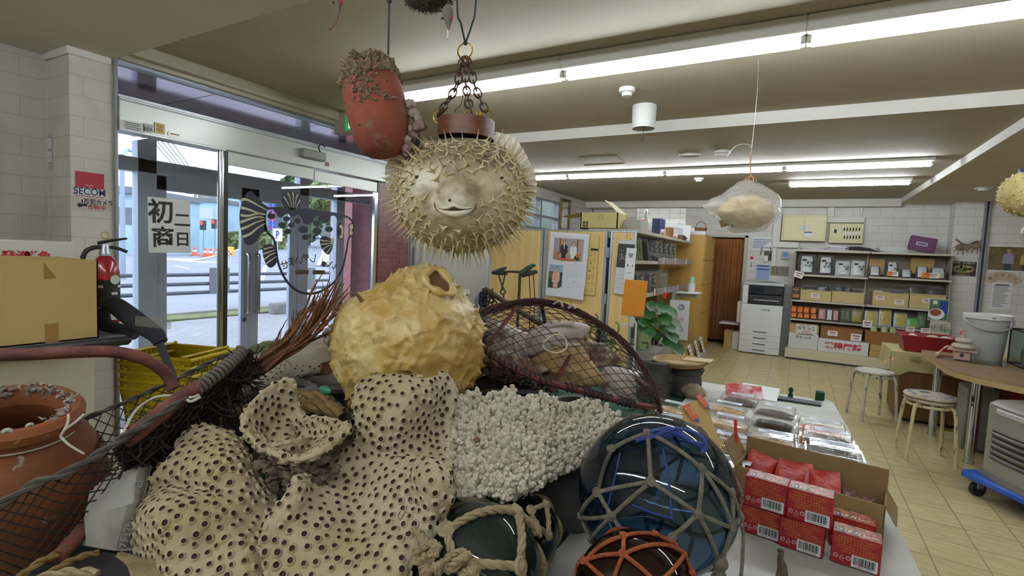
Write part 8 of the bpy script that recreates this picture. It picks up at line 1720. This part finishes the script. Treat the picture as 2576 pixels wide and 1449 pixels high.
single('iron_bar',B().tube(pxl((1218,726,1.85),(1300,778,1.85),(1390,835,1.85)),.010,8),RUST,'slanting rusty iron bar crossing behind the trap net','bar')
t = thing('hanging_chain','bundle of dark chain hanging from the upper end of the iron bar','chain',at(1225,800,1.85))
for k in range(5):
    for j in range(6):
        c = at(1215+6*k+(j*1.5 if k > 2 else -j*1.2),733+10*j+3*(k % 2),1.85); obj('chain_link',ring(B(),c,.008,.0028,CF if (j+k) % 2 else CR,1.2,10),TAPE,t)
# --- corals, ropes and rags in the dark middle
b = B(); P = [[(600+60*i+0,915-14*i+16*j-.0*i,1.5+.02*j-.0*i) for i in range(5)] for j in range(4)]
sol = B(); patch(sol,[[(612,905,1.62),(690,880,1.66),(770,862,1.68),(840,850,1.68)],[(605,935,1.52),(690,915,1.55),(770,895,1.56),(845,880,1.58)],[(620,960,1.46),(700,940,1.46),(780,922,1.47),(840,915,1.5)],[(650,985,1.46),(720,962,1.44),(790,945,1.45),(830,940,1.48)]],.03); co,no,fs = remeshed(sol,.007,5); b = B(); dis = np.array([tuple(V(p)+V(q)*NZ.noise(V(p)*30)*.006) for p,q in zip(co,no)]); b.add(dis.tolist(),fs)
t = thing('long_coral','pale grey long coral lying behind the sea fan base','coral',at(730,960,1.5)); obj('coral_body',b,mat('coral_grey','958b78',.8,col2='7d7362',vs=14,bmp=.5,bs=120),t,ang=180); pts = spray(dis,no,fs,.013,lambda p,q: ((cam_-p)@q) > 0 and p[2] < at(700,925,1.5).z+.02,30000,6); b = B(); polyps(b,pts,.003,3); obj('polyps',b,[mat('coral_grey_rim','958b78',.8),HOLE,HOLE],t)
b = B(); 
for k in range(130): p = at(862+r_.gauss(0,20),872+r_.gauss(0,18),1.55+r_.uniform(-.03,.03)); b.ball(p,r_.uniform(.006,.012),7,5)
single('sponge_coral',b,mat('sponge_greygreen','7d7a66',.85,col2='8f887a',vs=20,bmp=.5,bs=150),'lumpy grey green coral beside the left of the yellow skin','coral')
GRR = mat('rope_green','5a6242',.85,col2='4a5236',vs=30); GYR = mat('rope_grey','5c5a54',.85,col2='4a4844',vs=30); TANR = mat('rope_tan','7d6438',.85,col2='5c4a2a',vs=40,bmp=.4,bs=150)
for pts_,r_s,m_,lb in (([(628,892,1.62),(650,876,1.63),(685,868,1.64),(700,876,1.63),(660,886,1.61)],.017,GRR,'thick green rope coil at the foot of the door view'),([(740,955,1.40),(790,975,1.36),(830,1005,1.33),(870,1040,1.30),(890,1055,1.29)],.011,GYR,'grey twisted rope running down beside the cup of the coral'),([(590,1000,1.32),(660,985,1.33),(740,990,1.32),(800,985,1.34)],.016,GYR,'grey rope lying under the long coral'),
      ([(740,1030,1.28),(790,1020,1.27),(835,1030,1.25),(860,1045,1.25)],.02,TANR,'tan thick rope between the coral lobes'),([(745,1000,1.30),(790,1000,1.30),(830,1012,1.29)],.018,TANR,'tan rope bundle behind the coral cup'),([(600,1020,1.25),(650,1060,1.2),(660,1130,1.15),(650,1180,1.12)],.02,TANR,'tan rope hanging down left of the coral cup')):
    b = B(); rope(b,pxl(*pts_),r_s,3); single('old_rope',b,m_,lb,'rope')
b = B(); 
for k in range(26): b.tube(smooth(pxl((845+r_.uniform(-5,5),905+k*.9,1.40),(820,912+k*1.2,1.39),(808,915+k*.6,1.37)),3),.003,4)
single('straw_bundle',b,mat('straw_brown','7a5230',.8),'brown straw bundle tucked left of the yellow skin','straw')
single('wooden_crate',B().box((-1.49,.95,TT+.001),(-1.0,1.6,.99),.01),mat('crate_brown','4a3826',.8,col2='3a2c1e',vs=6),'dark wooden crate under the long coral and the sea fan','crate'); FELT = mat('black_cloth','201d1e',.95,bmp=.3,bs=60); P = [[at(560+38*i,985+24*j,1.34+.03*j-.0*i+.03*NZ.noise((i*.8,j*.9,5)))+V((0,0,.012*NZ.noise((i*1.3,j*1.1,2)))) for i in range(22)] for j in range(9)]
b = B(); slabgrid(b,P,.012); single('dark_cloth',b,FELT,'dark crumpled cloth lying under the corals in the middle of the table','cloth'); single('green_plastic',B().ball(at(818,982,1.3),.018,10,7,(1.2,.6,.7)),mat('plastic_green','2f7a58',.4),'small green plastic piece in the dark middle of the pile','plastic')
b = B(); c = at(1255,955,1.62)
for k in range(4): b.tube(smooth([at(1175+30*k,990+6*k,1.5),at(1240+20*k,955+8*k,1.55),at(1330+15*k,985+14*k,1.5)],4),.02,8)
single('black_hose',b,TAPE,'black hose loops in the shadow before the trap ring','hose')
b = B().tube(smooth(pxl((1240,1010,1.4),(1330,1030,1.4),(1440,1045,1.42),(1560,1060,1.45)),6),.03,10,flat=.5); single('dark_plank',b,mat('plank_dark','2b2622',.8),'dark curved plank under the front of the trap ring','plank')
# --- leaning trap basket at the left with the big clay pot
PIPE = mat('trap_pipe','4a241f',.8,col2='6b3a2c',vs=18,bmp=.3,bs=90); BRN = mat('basket_net','1f1411',.9); RIMR = mat('basket_rim_rope','4a4440',.85,col2='39332f',vs=40); WSTR = mat('white_string','b3aca0',.7)
tr = thing('net_basket','brown pipe-framed net basket trap leaning at the left foreground','trap',at(260,1350,.95))
obj('handle_pipe',B().tube(smooth(pxl((-60,893,1.0),(60,892,1.02),(180,886,1.05),(280,885,1.08),(350,898,1.1),(400,925,1.12),(425,950,1.13),(438,978,1.13)),6),.0125,10),PIPE,tr)
obj('cross_pipe',B().tube(smooth(pxl((312,1115,.97),(380,1060,1.0),(450,1005,1.05),(505,970,1.08)),6),.0165,10),PIPE,tr); obj('lower_pipe',B().tube(smooth(pxl((150,1400,.88),(210,1330,.93),(260,1270,.98),(300,1220,1.0)),5),.014,10),PIPE,tr)
rf_p = pxl((-40,1290,.82),(20,1258,.83),(90,1215,.85),(165,1190,.87),(250,1140,.91),(320,1095,.95),(400,1045,1.0),(480,990,1.06),(560,930,1.14),(600,895,1.2),(608,882,1.22)); rb_p = pxl((200,1058,1.12),(270,1030,1.14),(340,1000,1.16),(420,965,1.18),(500,925,1.2),(570,892,1.22),(608,882,1.22)); rf,rb = smooth(rf_p,6),smooth(rb_p,6)
b = B(); rope(b,rf_p,.0085,2,.09); rope(b,rb_p,.006,2,.08); obj('rim_rope',b,RIMR,tr)
i0 = int(len(rf)*.72); b = B()
for k,p in enumerate(resample(rf[i0:],.0125)): ring(b,p,.0125,.0042,(rf[-1]-rf[i0]).normalized()+V((.15,0,.1)),1,10)
obj('lashing',b,mat('lashing_grey','5f564c',.85),tr)
bot_ = smooth(pxl((-40,1480,.86),(60,1470,.88),(160,1420,.92),(260,1330,1.0),(340,1240,1.06),(440,1150,1.1),(540,1050,1.15),(600,960,1.2),(610,900,1.22)),6)
def Sn(u,v): p = along(rf,u).lerp(along(bot_,u),v); return p-(CO-p).normalized()*-.015*math.sin(PI*v)
obj('net',netgrid(B(),Sn,20,8,.0016),BRN,tr)
def Sm(u,v): return along(rb,u).lerp(along(rf,.42+.58*u),v)+V((0,0,-.035*math.sin(PI*v)))
obj('net',netgrid(B(),Sm,14,5,.0015),BRN,tr)
b = B()
for k in range(520):
    u = .42+.55*r_.random(); v = r_.uniform(.1,1.1); p = along(rf,min(1,u)).lerp(along(bot_,min(1,u)),v)+CF*r_.uniform(.005,.05); q = p+V((r_.uniform(-1,1),r_.uniform(-1,1),r_.uniform(-1,.5)))*.055; b.tube(smooth([p,p.lerp(q,.5)+V((.008,0,-.008)),q],3),.0018,3,cap=False)
obj('bunched_net',b,mat('bunched_net','2b1815',.95),tr)
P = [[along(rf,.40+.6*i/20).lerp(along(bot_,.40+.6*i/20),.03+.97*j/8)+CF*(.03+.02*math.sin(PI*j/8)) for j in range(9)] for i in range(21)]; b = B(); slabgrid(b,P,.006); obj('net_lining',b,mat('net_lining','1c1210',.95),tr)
b = B().tube(smooth(pxl((300,1120,.95),(320,1070,.99),(345,1030,1.03),(390,1000,1.07),(440,995,1.06),(480,1000,1.05),(500,993,1.05)),6),.003,6).tube(smooth(pxl((465,1000,1.05),(480,1010,1.04),(505,998,1.05)),5),.003,6); obj('white_string',b,WSTR,tr)
# clay pot with barnacles
TQ = .96; KQ = TQ/FPX; SQ = .86; cq = at(40,1030,TQ); ax_ = (V((0,0,1))*.9-CF*.16+CR*.16).normalized(); xx_ = (CR-ax_*CR.dot(ax_)).normalized(); yy_ = ax_.cross(xx_); FQ = M(((xx_.x,yy_.x,ax_.x,cq.x),(xx_.y,yy_.y,ax_.y,cq.y),(xx_.z,yy_.z,ax_.z,cq.z),(0,0,0,1))) @ M.Scale(.9,4); CLAYT = mat('clay_terracotta','7a421c',.75,col2='5c3318',vs=6,col3='9a8a7c',v3=34,lo3=.66,hi3=.72,bmp=.2,bs=70)
cp = thing('clay_pot','big terracotta octopus pot with white barnacles inside the left net basket','pot',cq-ax_*.3); obj('pot_body',B(FQ).lathe([(.075,-.03),(.078,-.012),(.088,.004),(.104,.006),(.114,-.006),(.112,-.024),(.100,-.036),(.102,-.05),(.125,-.075),(.150,-.12),(.160,-.18),(.158,-.25),(.14,-.31),(.0,-.32)][::-1],n=64).lathe([(.075,-.03),(.08,-.06),(.12,-.12)],n=64),CLAYT,cp)
b = B()
for k in range(330): a = r_.uniform(-.3,PI+.9); rr_ = r_.uniform(.078,.098); z = -.02+.028*r_.random(); c = FQ @ V((rr_*math.cos(a),rr_*math.sin(a),z)); s = r_.uniform(.002,.005); d = V((r_.uniform(-1,1),r_.uniform(-1,1),r_.uniform(0,1))).normalized(); b.tube([c,c+d*s*2.6],[s,s*.25],4)
obj('barnacle_crust',b,mat('crust_white','9c948a',.8,col2='7d746a',vs=50),cp)
bpale = mat('barnacle_pale','98938c',.7,col2='b5b0a6',vs=90)
for k,(px,py,s) in enumerate(((8,1210,.012),(20,1192,.011),(35,1205,.009),(12,1175,.008),(18,1335,.013),(35,1320,.009),(15,1362,.008),(8,1390,.011),(18,1088,.008),(75,1072,.006),(22,1402,.009),(118,1150,.004),(185,1110,.005),(60,1130,.004),(30,1290,.006))):
    b = B(); c = at(px,py,.80); lo_ = 0
    d = ray(px,py).normalized(); best = None
    p_ = FQ.inverted() @ CO; dd = FQ.inverted().to_3x3() @ d
    for q in np.linspace(.6,1.3,500):
        w_ = p_+dd*q; R_ = np.interp(-w_.z,[.036,.05,.075,.12,.18,.25,.31],[.1,.102,.125,.15,.16,.158,.14])
        if (math.hypot(w_.x,w_.y) < R_ and w_.z < -.036) or (math.hypot(w_.x,w_.y) < .114 and -.03 < w_.z < .005): best = w_; break
    if best is None: continue
    P0 = FQ @ best; n_ = (FQ.to_3x3() @ V((best.x,best.y,0))).normalized(); obj('barnacle',B(nframe(P0,n_)).lathe([(s*1.1,-.001),(s*.95,s*.25),(s*.6,s*.4),(s*.45,s*.3),(0,s*.1)][::-1],n=12),bpale,cp)
obj('tied_string',B().tube([FQ @ V((.106*math.cos(a),.106*math.sin(a),-.042)) for a in np.linspace(-2.6,.2,22)],.0016,6).tube(smooth(pxl((152,1098,.86),(165,1080,.86),(190,1062,.86),(212,1042,.87)),5),.0022,6).tube(smooth(pxl((152,1098,.86),(170,1065,.87),(172,1042,.88)),5),.002,6).tube(smooth(pxl((152,1098,.86),(175,1120,.86),(212,1142,.87)),5),.002,6),WSTR,cp)
# newspaper bag and ropes at the lower left
NEWS = mat('newsprint','9c9a92',.75,col2='8c8a82',vs=8,bmp=.15,bs=20); t = thing('newspaper','folded newspaper with printed date standing left of the coral','newspaper',at(290,1390,.95)); b = B()
for k in range(4):
    o_ = .012*k; P = [[at(*q) for q in ((262-12*k,1200+12*k,1.0-o_),(330,1175+6*k,1.0-o_),(380,1168,1.02-o_*.5))],[at(*q) for q in ((240-9*k,1280+8*k,.96-o_),(320,1270,.945-o_),(365,1262,.97))],[at(*q) for q in ((205+4*k,1372,.93-o_*.5),(290,1385,.91),(350,1385,.94))]]
    slabgrid(b,[smooth(r_2,5) for r_2 in P],.0012)
obj('sheets',b,NEWS,t); Fn = face(at(335,1290,.925),at(350,1225,.95)-at(318,1350,.91),CR*-1+V((0,0,.1))); b = B(); b.text('7月26日 金曜日',.017,Fn,0,0,.004,bold=.01); b.card(Fn,.16,.0008,0,-.014,.004)
for k in range(5): b.card(Fn,.05,.001,-.03,.016+.004*k,.004)
obj('news_print',b,GREY_INK,t); b = B()
for k in range(16): b.tube(smooth(pxl((300+6*k,1395+2*k,.90),(330+6*k,1420,.88),(345+9*k,1470,.86)),3),.006,5)
single('dry_leaf_bundle',b,mat('dry_leaf','8a7c58',.8,col2='6f6244',vs=16,stretch=(1,1,5)),'dry straw-coloured leaf bundle at the bottom left of the coral','leaves')
for k,(pts_,r_s,m_,lb) in enumerate(((((30,1470,.84),(90,1420,.86),(150,1390,.88),(175,1378,.89)),.007,TANR,'olive rope end lying at the bottom left'),(((70,1480,.82),(150,1425,.85),(220,1395,.88),(250,1390,.89)),.006,TANR,'second olive rope beside the newspaper'),(((80,1462,.80),(160,1440,.82),(250,1440,.83)),.008,ROPET,'braided tan cord at the bottom left edge'))):
    b = B(); rope(b,pxl(*pts_),r_s,2); single('old_rope',b,m_,lb,'rope')
single('dark_bag',B().tube(smooth(pxl((60,1500,.9),(160,1470,.9),(270,1440,.92),(360,1450,.92)),5),.04,10),FELT,'dark cloth roll under the ropes at the bottom left','cloth')
# ================================================================ counter and wall at the left
CZ = .95; CNT = mat('counter_white','bdb6a2',.55,col2='b0a994',vs=2); TOPB = mat('counter_top_dark','26282a',.4); TOPS = mat('counter_top_grey','6a6a68',.4)
t = thing('shop_counter','white counter with a black-edged top at the left carrying cartons','counter',(-3.0,.2,0)); obj('counter_body',B().box((-3.3,-1.2,0),(-2.66,1.02,CZ-.04),.003),CNT,t); b = B().box((-3.34,-1.25,CZ-.04),(-2.59,1.14,CZ-.001),.014).prism([(-3.34,1.0),(-2.9,1.0),(-2.66,1.135),(-3.0,1.27),(-3.34,1.27)],M.Translation((0,0,CZ-.03)),.029); b.m(1).box((-3.32,-1.23,CZ-.004),(-2.62,1.11,CZ),.001); obj('counter_top',b,[TOPB,TOPS],t)
a,c = onX(250,850,-2.63),onX(0,690,-2.63); y1 = onX(247,760,-2.63).y; hz = onX(200,655,-2.63).z
t = thing('cardboard_box','large plain brown cardboard box with brown tape at its front','carton',(-2.8,.7,CZ+.001)); x0,x1,y0,z0 = -3.05,-2.63,.30,CZ+.001
CBX = mat('cardboard_yellowish','b59a62',.8,col2='ae935c',vs=2); b = B().box((x1-.005,y0,z0),(x1,y1,hz)).box((x0,y0,z0),(x0+.005,y1,hz)).box((x0,y0,z0),(x1,y0+.005,hz)).box((x0,y1-.005,z0),(x1,y1,hz)).box((x0,y0,z0),(x1,y1,z0+.005)); obj('box_body',b,CBX,t)
obj('flap',B().quad((x1-.005,y0+.1,hz),(x1-.005,y1,hz),(x1-.16,y1-.02,hz-.015),(x1-.16,y0+.1,hz-.02)),CARD_IN,t); obj('flap',B().quad((x0+.005,y1,hz),(x1-.005,y1,hz),(x1-.02,y1-.16,hz-.012),(x0+.02,y1-.16,hz-.02)),CBX,t)
TAPEB = mat('brown_tape','8a6a2e',.35); q0,q1,q2 = onX(110,660,x1+.001),onX(143,700,x1+.001),onX(112,702,x1+.001); obj('tape_piece',B().add([q0,q2,q1],[(0,1,2)]),TAPEB,t)
q0,q1 = onX(113,815,x1+.001),onX(148,860,x1+.001); obj('tape_piece',B().quad((x1+.001,q0.y,q1.z),(x1+.001,q1.y,q1.z),(x1+.001,q1.y,q0.z),(x1+.001,q0.y,q0.z)),mat('brown_tape_lower','94713c',.45),t)
q0,q1 = onX(-10,690,x1+.001),onX(10,870,x1+.001); obj('tape_piece',B().quad((x1+.001,q0.y-.02,q1.z),(x1+.001,q1.y,q1.z),(x1+.001,q1.y,q0.z),(x1+.001,q0.y-.02,q0.z)),mat('tape_pale','b39a66',.4),t)
xs = -3.08; y0,y1s = .2,onX(189,620,xs).y; zt_ = onX(100,606,xs).z; b = B().box((xs-.24,y0,CZ+.001),(xs,y1s,zt_),.006); b.m(1); 
for y,tx in ((onX(40,640,xs).y,'発泡'),(onX(95,642,xs).y,'鮮魚')): b.text(tx,.05,sidep((xs+.001,y,onX(60,646,xs).z)),bold=.03)
single('foam_box',b,[mat('foam_white','c9c7bf',.8),RED],'white foam box with red characters behind the cardboard box','box')
# fire extinguisher
RDE = mat('extinguisher_red','8e1420',.25,coat=.5); q = onZ(266,812,CZ+.001); t = thing('fire_extinguisher','red fire extinguisher with a black lever standing behind the cardboard box','fire extinguisher',q); F = M.Translation(q)
s_ = 1.0
obj('cylinder',B(F).lathe([(0,0),(.055,0),(.06,.01),(.06,.26*s_),(.05,.31*s_),(.03,.335*s_),(.022,.345*s_),(0,.345*s_)],n=28),RDE,t); obj('neck',B(F).lathe([(.024,.34*s_),(.026,.36*s_),(.02,.37*s_),(.016,.40*s_),(0,.40*s_)],n=16),ALU,t)
LV = mat('lever_dark','2a3128',.4); o_ = V((0,0,.385*s_)); d = V((.3,.95,0)).normalized(); obj('lever',B(F).tube([o_+V((0,0,.02))-d*.03,o_+V((0,0,.035))+d*.02,o_+V((0,0,.05))+d*.09],[.012,.011,.007],8,flat=.5),LV,t); obj('carry_handle',B(F).tube(smooth([o_-d*.02,o_+d*.04+V((0,0,.0)),o_+d*.09+V((0,0,-.02))],4),.008,8),LV,t)
obj('safety_pin',B(F).tube([o_+V((0,0,.06))+d*(.016*math.cos(a))+V((0,0,.018*math.sin(a))) for a in np.linspace(0,6.28,15)[:-1]],.003,5,closed=True),mat('pin_yellow','b5942a',.4),t); obj('hose',B(F).tube(smooth([o_,o_-d*.05+V((0,0,-.005)),o_-d*.085+V((0,0,-.05)),o_-d*.085+V((0,0,-.2))],5),.011,8),DARK,t)
b = B(F)
for j,(z0_,z1_,mi) in enumerate(((.225,.24,2),(.10,.222,0),(.02,.1,1))):
    P = [[(.0605*math.cos(a),.0605*math.sin(a),z*s_) for z in (z0_,z1_)] for a in np.linspace(-1.5,1.2,16)]; b.m(mi).grid(P)
b.m(1); aa_ = .35
for j in range(4): c_ = V((.0612*math.cos(aa_-.5*j+.4),.0612*math.sin(aa_-.5*j+.4),(.19-.035*(j % 3))*s_)); b.card(face(c_,V((-math.sin(aa_-.5*j+.4),math.cos(aa_-.5*j+.4),0)),(0,0,1)),.03,.012)
c_ = V((.0615*math.cos(.25),.0615*math.sin(.25),.225*s_)); Fx = face(c_,V((-math.sin(.25),math.cos(.25),0)),(0,0,1)); b.m(3).add([Fx @ V((.024*math.cos(k*PI/9),.024*math.sin(k*PI/9),.004)) for k in range(18)],[tuple(range(18))])
obj('label',b,[mat('label_black','232220',.5),WHITE,RED,mat('label_mint','b5cdb9',.5)],t)
# black padded strap
PAD = mat('black_pad','1a1b24',.85,bmp=.1,bs=200); t = thing('padded_strap','black padded strap hanging over the end of the counter','strap',at(300,820,2.2)); TS = 2.36
Pm = smooth(pxl((258,760,TS+.05),(285,765,TS),(320,790,TS-.03),(360,820,TS-.05),(392,842,TS-.07),(404,862,TS-.08)),6); n = len(Pm); b = B(); b.tube(Pm,[.030+.012*math.sin(PI*min(1,i/n*1.1)) for i in range(n)],14,flat=.6); obj('pad',b,PAD,t)
obj('webbing',B().tube(pxl((400,858,TS-.08),(418,905,TS-.1),(440,960,TS-.12)),.017,8,flat=.25),mat('webbing_grey','2a2b30',.8),t); obj('bag_panel',B().tube(smooth(pxl((256,775,TS+.06),(262,815,TS+.06),(300,832,TS+.02),(345,838,TS-.01)),5),.035,10,flat=.5),PAD,t)
P = [[at(340+30*i,795+8*j+3*i,2.1+.02*j)+V((0,0,.008*NZ.noise((i*2,j*2,1)))) for j in range(4)] for i in range(4)]; b = B(); slabgrid(b,P,.002); single('clear_sheet',b,PLAST,'crumpled clear plastic sheet beside the black strap','plastic')
# yellow baskets
YEL = mat('basket_yellow','b59c14',.4,spec=.5); TYB = 2.62
def ybasket(z,label,first=[None]):
    c = at(450,885,TYB); 
    if first[0]: return dup(first[0],M.Translation((c.x,c.y,z)) @ M.Rotation(.35,4,'Z'),label)
    Mx = M.Translation((c.x,c.y,z)) @ M.Rotation(.35,4,'Z'); t = thing('shopping_basket',label,'basket',Mx=Mx,group='stacked yellow baskets'); first[0] = t; x,y,h,k = .20,.145,.2,.88; b = B(Mx)
    def lv(f,zz): return [(-x*f,-y*f,zz),(x*f,-y*f,zz),(x*f,y*f,zz),(-x*f,y*f,zz)]
    b.tube(lv(1.02,h),.009,6,closed=True).box((-x*k,-y*k,0),(x*k,y*k,.006))
    for s_ in range(4):
        A0,A1 = lv(k,0)[s_],lv(k,0)[(s_+1) % 4]; B0,B1 = lv(1,h)[s_],lv(1,h)[(s_+1) % 4]
        n_ = 14 if s_ % 2 == 0 else 10
        for i in range(n_+1): u = i/n_; b.tube([V(A0).lerp(V(A1),u),V(B0).lerp(V(B1),u)],.0035,4,cap=False)
        for v in (.12,.3,.48,.64): b.tube([V(A0).lerp(V(B0),v),V(A1).lerp(V(B1),v)],.006,4,cap=False)
        a_,b_,c_,d_ = V(A0).lerp(V(B0),.72),V(A1).lerp(V(B1),.72),V(B1),V(B0); b.quad(a_,b_,c_,d_); b.quad(d_,c_,b_,a_)
    obj('basket_body',b,YEL,t)
    for sx in (-1,1): obj('handle',B(Mx).tube([(sx*.16,-y*1.03,h+.012),(sx*.16,y*1.03,h+.012)],.006,6).ball((sx*.16,y*1.03,h+.012),.01,8,6).ball((sx*.16,-y*1.03,h+.012),.01,8,6),YEL,t)
    return t
zt_ = at(450,885,TYB).z-.2
for i,lb in enumerate(('top yellow mesh shopping basket of the stack by the door','second yellow mesh shopping basket from the top of the stack','third yellow mesh shopping basket from the top of the stack','fourth yellow mesh shopping basket from the top of the stack','lowest yellow mesh shopping basket of the stack')): ybasket(zt_-.042*i,lb)
c = at(450,885,TYB); single('basket_stand',B().box((c.x-.2,c.y-.16,0),(c.x+.2,c.y+.16,zt_-.172),.004),mat('stand_wood','8a6444',.6,col2='7a5638',vs=3),'wooden block under the stack of yellow baskets','stand')
# notice on the door
TN = XL+.008; q = [onX(x,y,TN) for x,y in ((372,636),(478,638),(480,502),(372,495))]; F = face((q[0]+q[1]+q[2]+q[3])/4,(0,1,.02),(0,0,1)); w_,h = (q[1].y-q[0].y),(q[3].z-q[0].z); b = B(F).box((-w_/2,-h/2,-.001),(w_/2,h/2,.001)); b.m(1); I4 = M.Identity(4)
for ch,x,y,s in (('初',-.2,.22,.62),('商',-.17,-.24,.55),('二',.30,.10,.42),('日',.30,-.26,.40)): b.text(ch,s*w_,I4,x*w_,y*h,.002,bold=.022)
single('paper_notice',b,[WHITE,INK],'white paper notice with four large black characters taped on the door glass','notice')
# pillar signs
XP = XL+.002
def prect(x0,y0,x1,y1,X): 
    a,c_ = onX(x0,(y0+y1)/2,X),onX(x1,(y0+y1)/2,X); xm = (x0+x1)/2; return a.y,onX(xm,y1,X).z,c_.y,onX(xm,y0,X).z
y0,z0,y1,z1 = prect(189,434,262,496,XP); F = sidep((XP,(y0+y1)/2,(z0+z1)/2)); w_,h = y1-y0,z1-z0; b = B(F).box((-w_/2,-h/2,-.002),(w_/2,h/2,0)); b.m(1).card(I4,w_,h*.64,0,h*.18,.0006).card(I4,w_,h*.03,0,-h*.47,.0006); b.m(0).text('Security\nby',.012,I4,-.02*w_,-h*.06,.001); b.m(2).text('SECOM',.058,I4,0,-h*.29,.001,bold=.02,sx=.82); b.m(3).card(I4,.018,.004,-.001,-h*.24,.0016)
single('security_sticker',b,[WHITE,mat('sticker_crimson','a81e34',.5),mat('sticker_navy','1f2a5c',.5),mat('sticker_teal','4fa39a',.5)],'red and white SECOM security sticker on the pillar','sticker')
y0,z0,y1,z1 = prect(183,500,282,530,XP); F = sidep((XP,(y0+y1)/2,(z0+z1)/2)); w_,h = y1-y0,z1-z0; b = B(F).box((-w_/2,-h/2,-.001),(w_/2,h/2,0)); b.m(1).text('防犯カメラ',.034,I4,.15*w_,h*.2,.001,bold=.02,sx=.85); b.cyl((-.33*w_,-h*.12,.001),(-.33*w_,-h*.12,.0015),.012,n=12).card(I4,.035,.014,-.24*w_,-h*.08,.001).card(I4,.006,.02,-.27*w_,h*.2,.001); b.m(2).text('作動中',.03,I4,.1*w_,-h*.24,.001,bold=.02)
single('camera_sticker',b,[mat('sticker_clear','b9b4ab',.3),INK,RED],'security camera notice sticker below the red and white sticker','sticker')
YP_ = 1.294
def fsheet(x0,y0,x1,y1,Y): return rect(x0,y0,x1,y1,Y)
x0,z0,x1,z1 = rect(78,342,132,431,YP_); F = front(((x0+x1)/2,YP_,(z0+z1)/2)); w_,h = x1-x0,z1-z0; b = B(F).box((-w_/2,-h/2,-.001),(w_/2,h/2,0)); b.m(1)
for cx_,cy_,ww,hh in ((-.25,-.02,.4,.26),(.25,.26,.42,.32),(.25,-.12,.42,.34)):
    b.m(1).card(I4,w_*ww,h*hh,w_*cx_,h*cy_,.0006); b.m(2).card(I4,w_*ww,h*.02,w_*cx_,h*(cy_+hh/2),.001).card(I4,w_*ww,h*.02,w_*cx_,h*(cy_-hh/2),.001).card(I4,w_*ww*.5,h*.01,w_*cx_,h*(cy_+.03),.001).card(I4,w_*ww*.6,h*.01,w_*cx_,h*(cy_-.03),.001)
single('licence_sleeve',b,[mat('sleeve_plastic','b3aea4',.3),WHITE,GREY_INK],'clear sleeve with three small certificates on the pillar front','notice')
x0,z0,x1,z1 = rect(80,525,110,590,YP_); t = thing('wall_switch','scratched metal wall switch plate on the pillar front','switch',((x0+x1)/2,YP_,z0)); obj('plate',B().box((x0,YP_-.012,z0),(x1,YP_+.001,z1),.003),mat('switch_grey_green','7f8478',.4,.5),t); obj('toggle',B().cyl(((x0+x1)/2-.02,YP_-.012,(z0+z1)/2),((x0+x1)/2-.02,YP_-.03,(z0+z1)/2),.014,n=12),WHITE_PL,t)
# framed board at the far left edge
YL_ = 1.28; x0,z0,x1,z1 = rect(-40,208,58,604,YL_); t = thing('framed_board','cream board in a dark frame cut by the left picture edge','board',((x0+x1)/2,YL_,z0)); b = B().box((x1-.045,YL_-.03,z0),(x1-.0,YL_,z1),.004).box((x0,YL_-.03,z1-.02),(x1,YL_,z1+.01),.004); obj('frame',b,mat('board_frame','2c2620',.6),t); obj('board_panel',B().box((x0,YL_-.012,z0),(x1-.045,YL_,z1-.02)),CREAM,t)
xa = rect(-40,235,16,516,YL_-.014); obj('dark_panel',B().box((xa[0],YL_-.016,xa[1]),(xa[2],YL_-.012,xa[3])),DARK,t)
b = B().tube(smooth([onY(62,205,YL_-.02),onY(56,190,YL_-.02),onY(60,178,YL_-.02),onY(52,165,YL_-.02)],4),.003,5).box((x1+.0,YL_-.01,z0),(x1+.022,YL_+.005,z1),.003); single('wall_conduit',b,DUCT,'white conduit and loose wire beside the dark framed board','conduit')
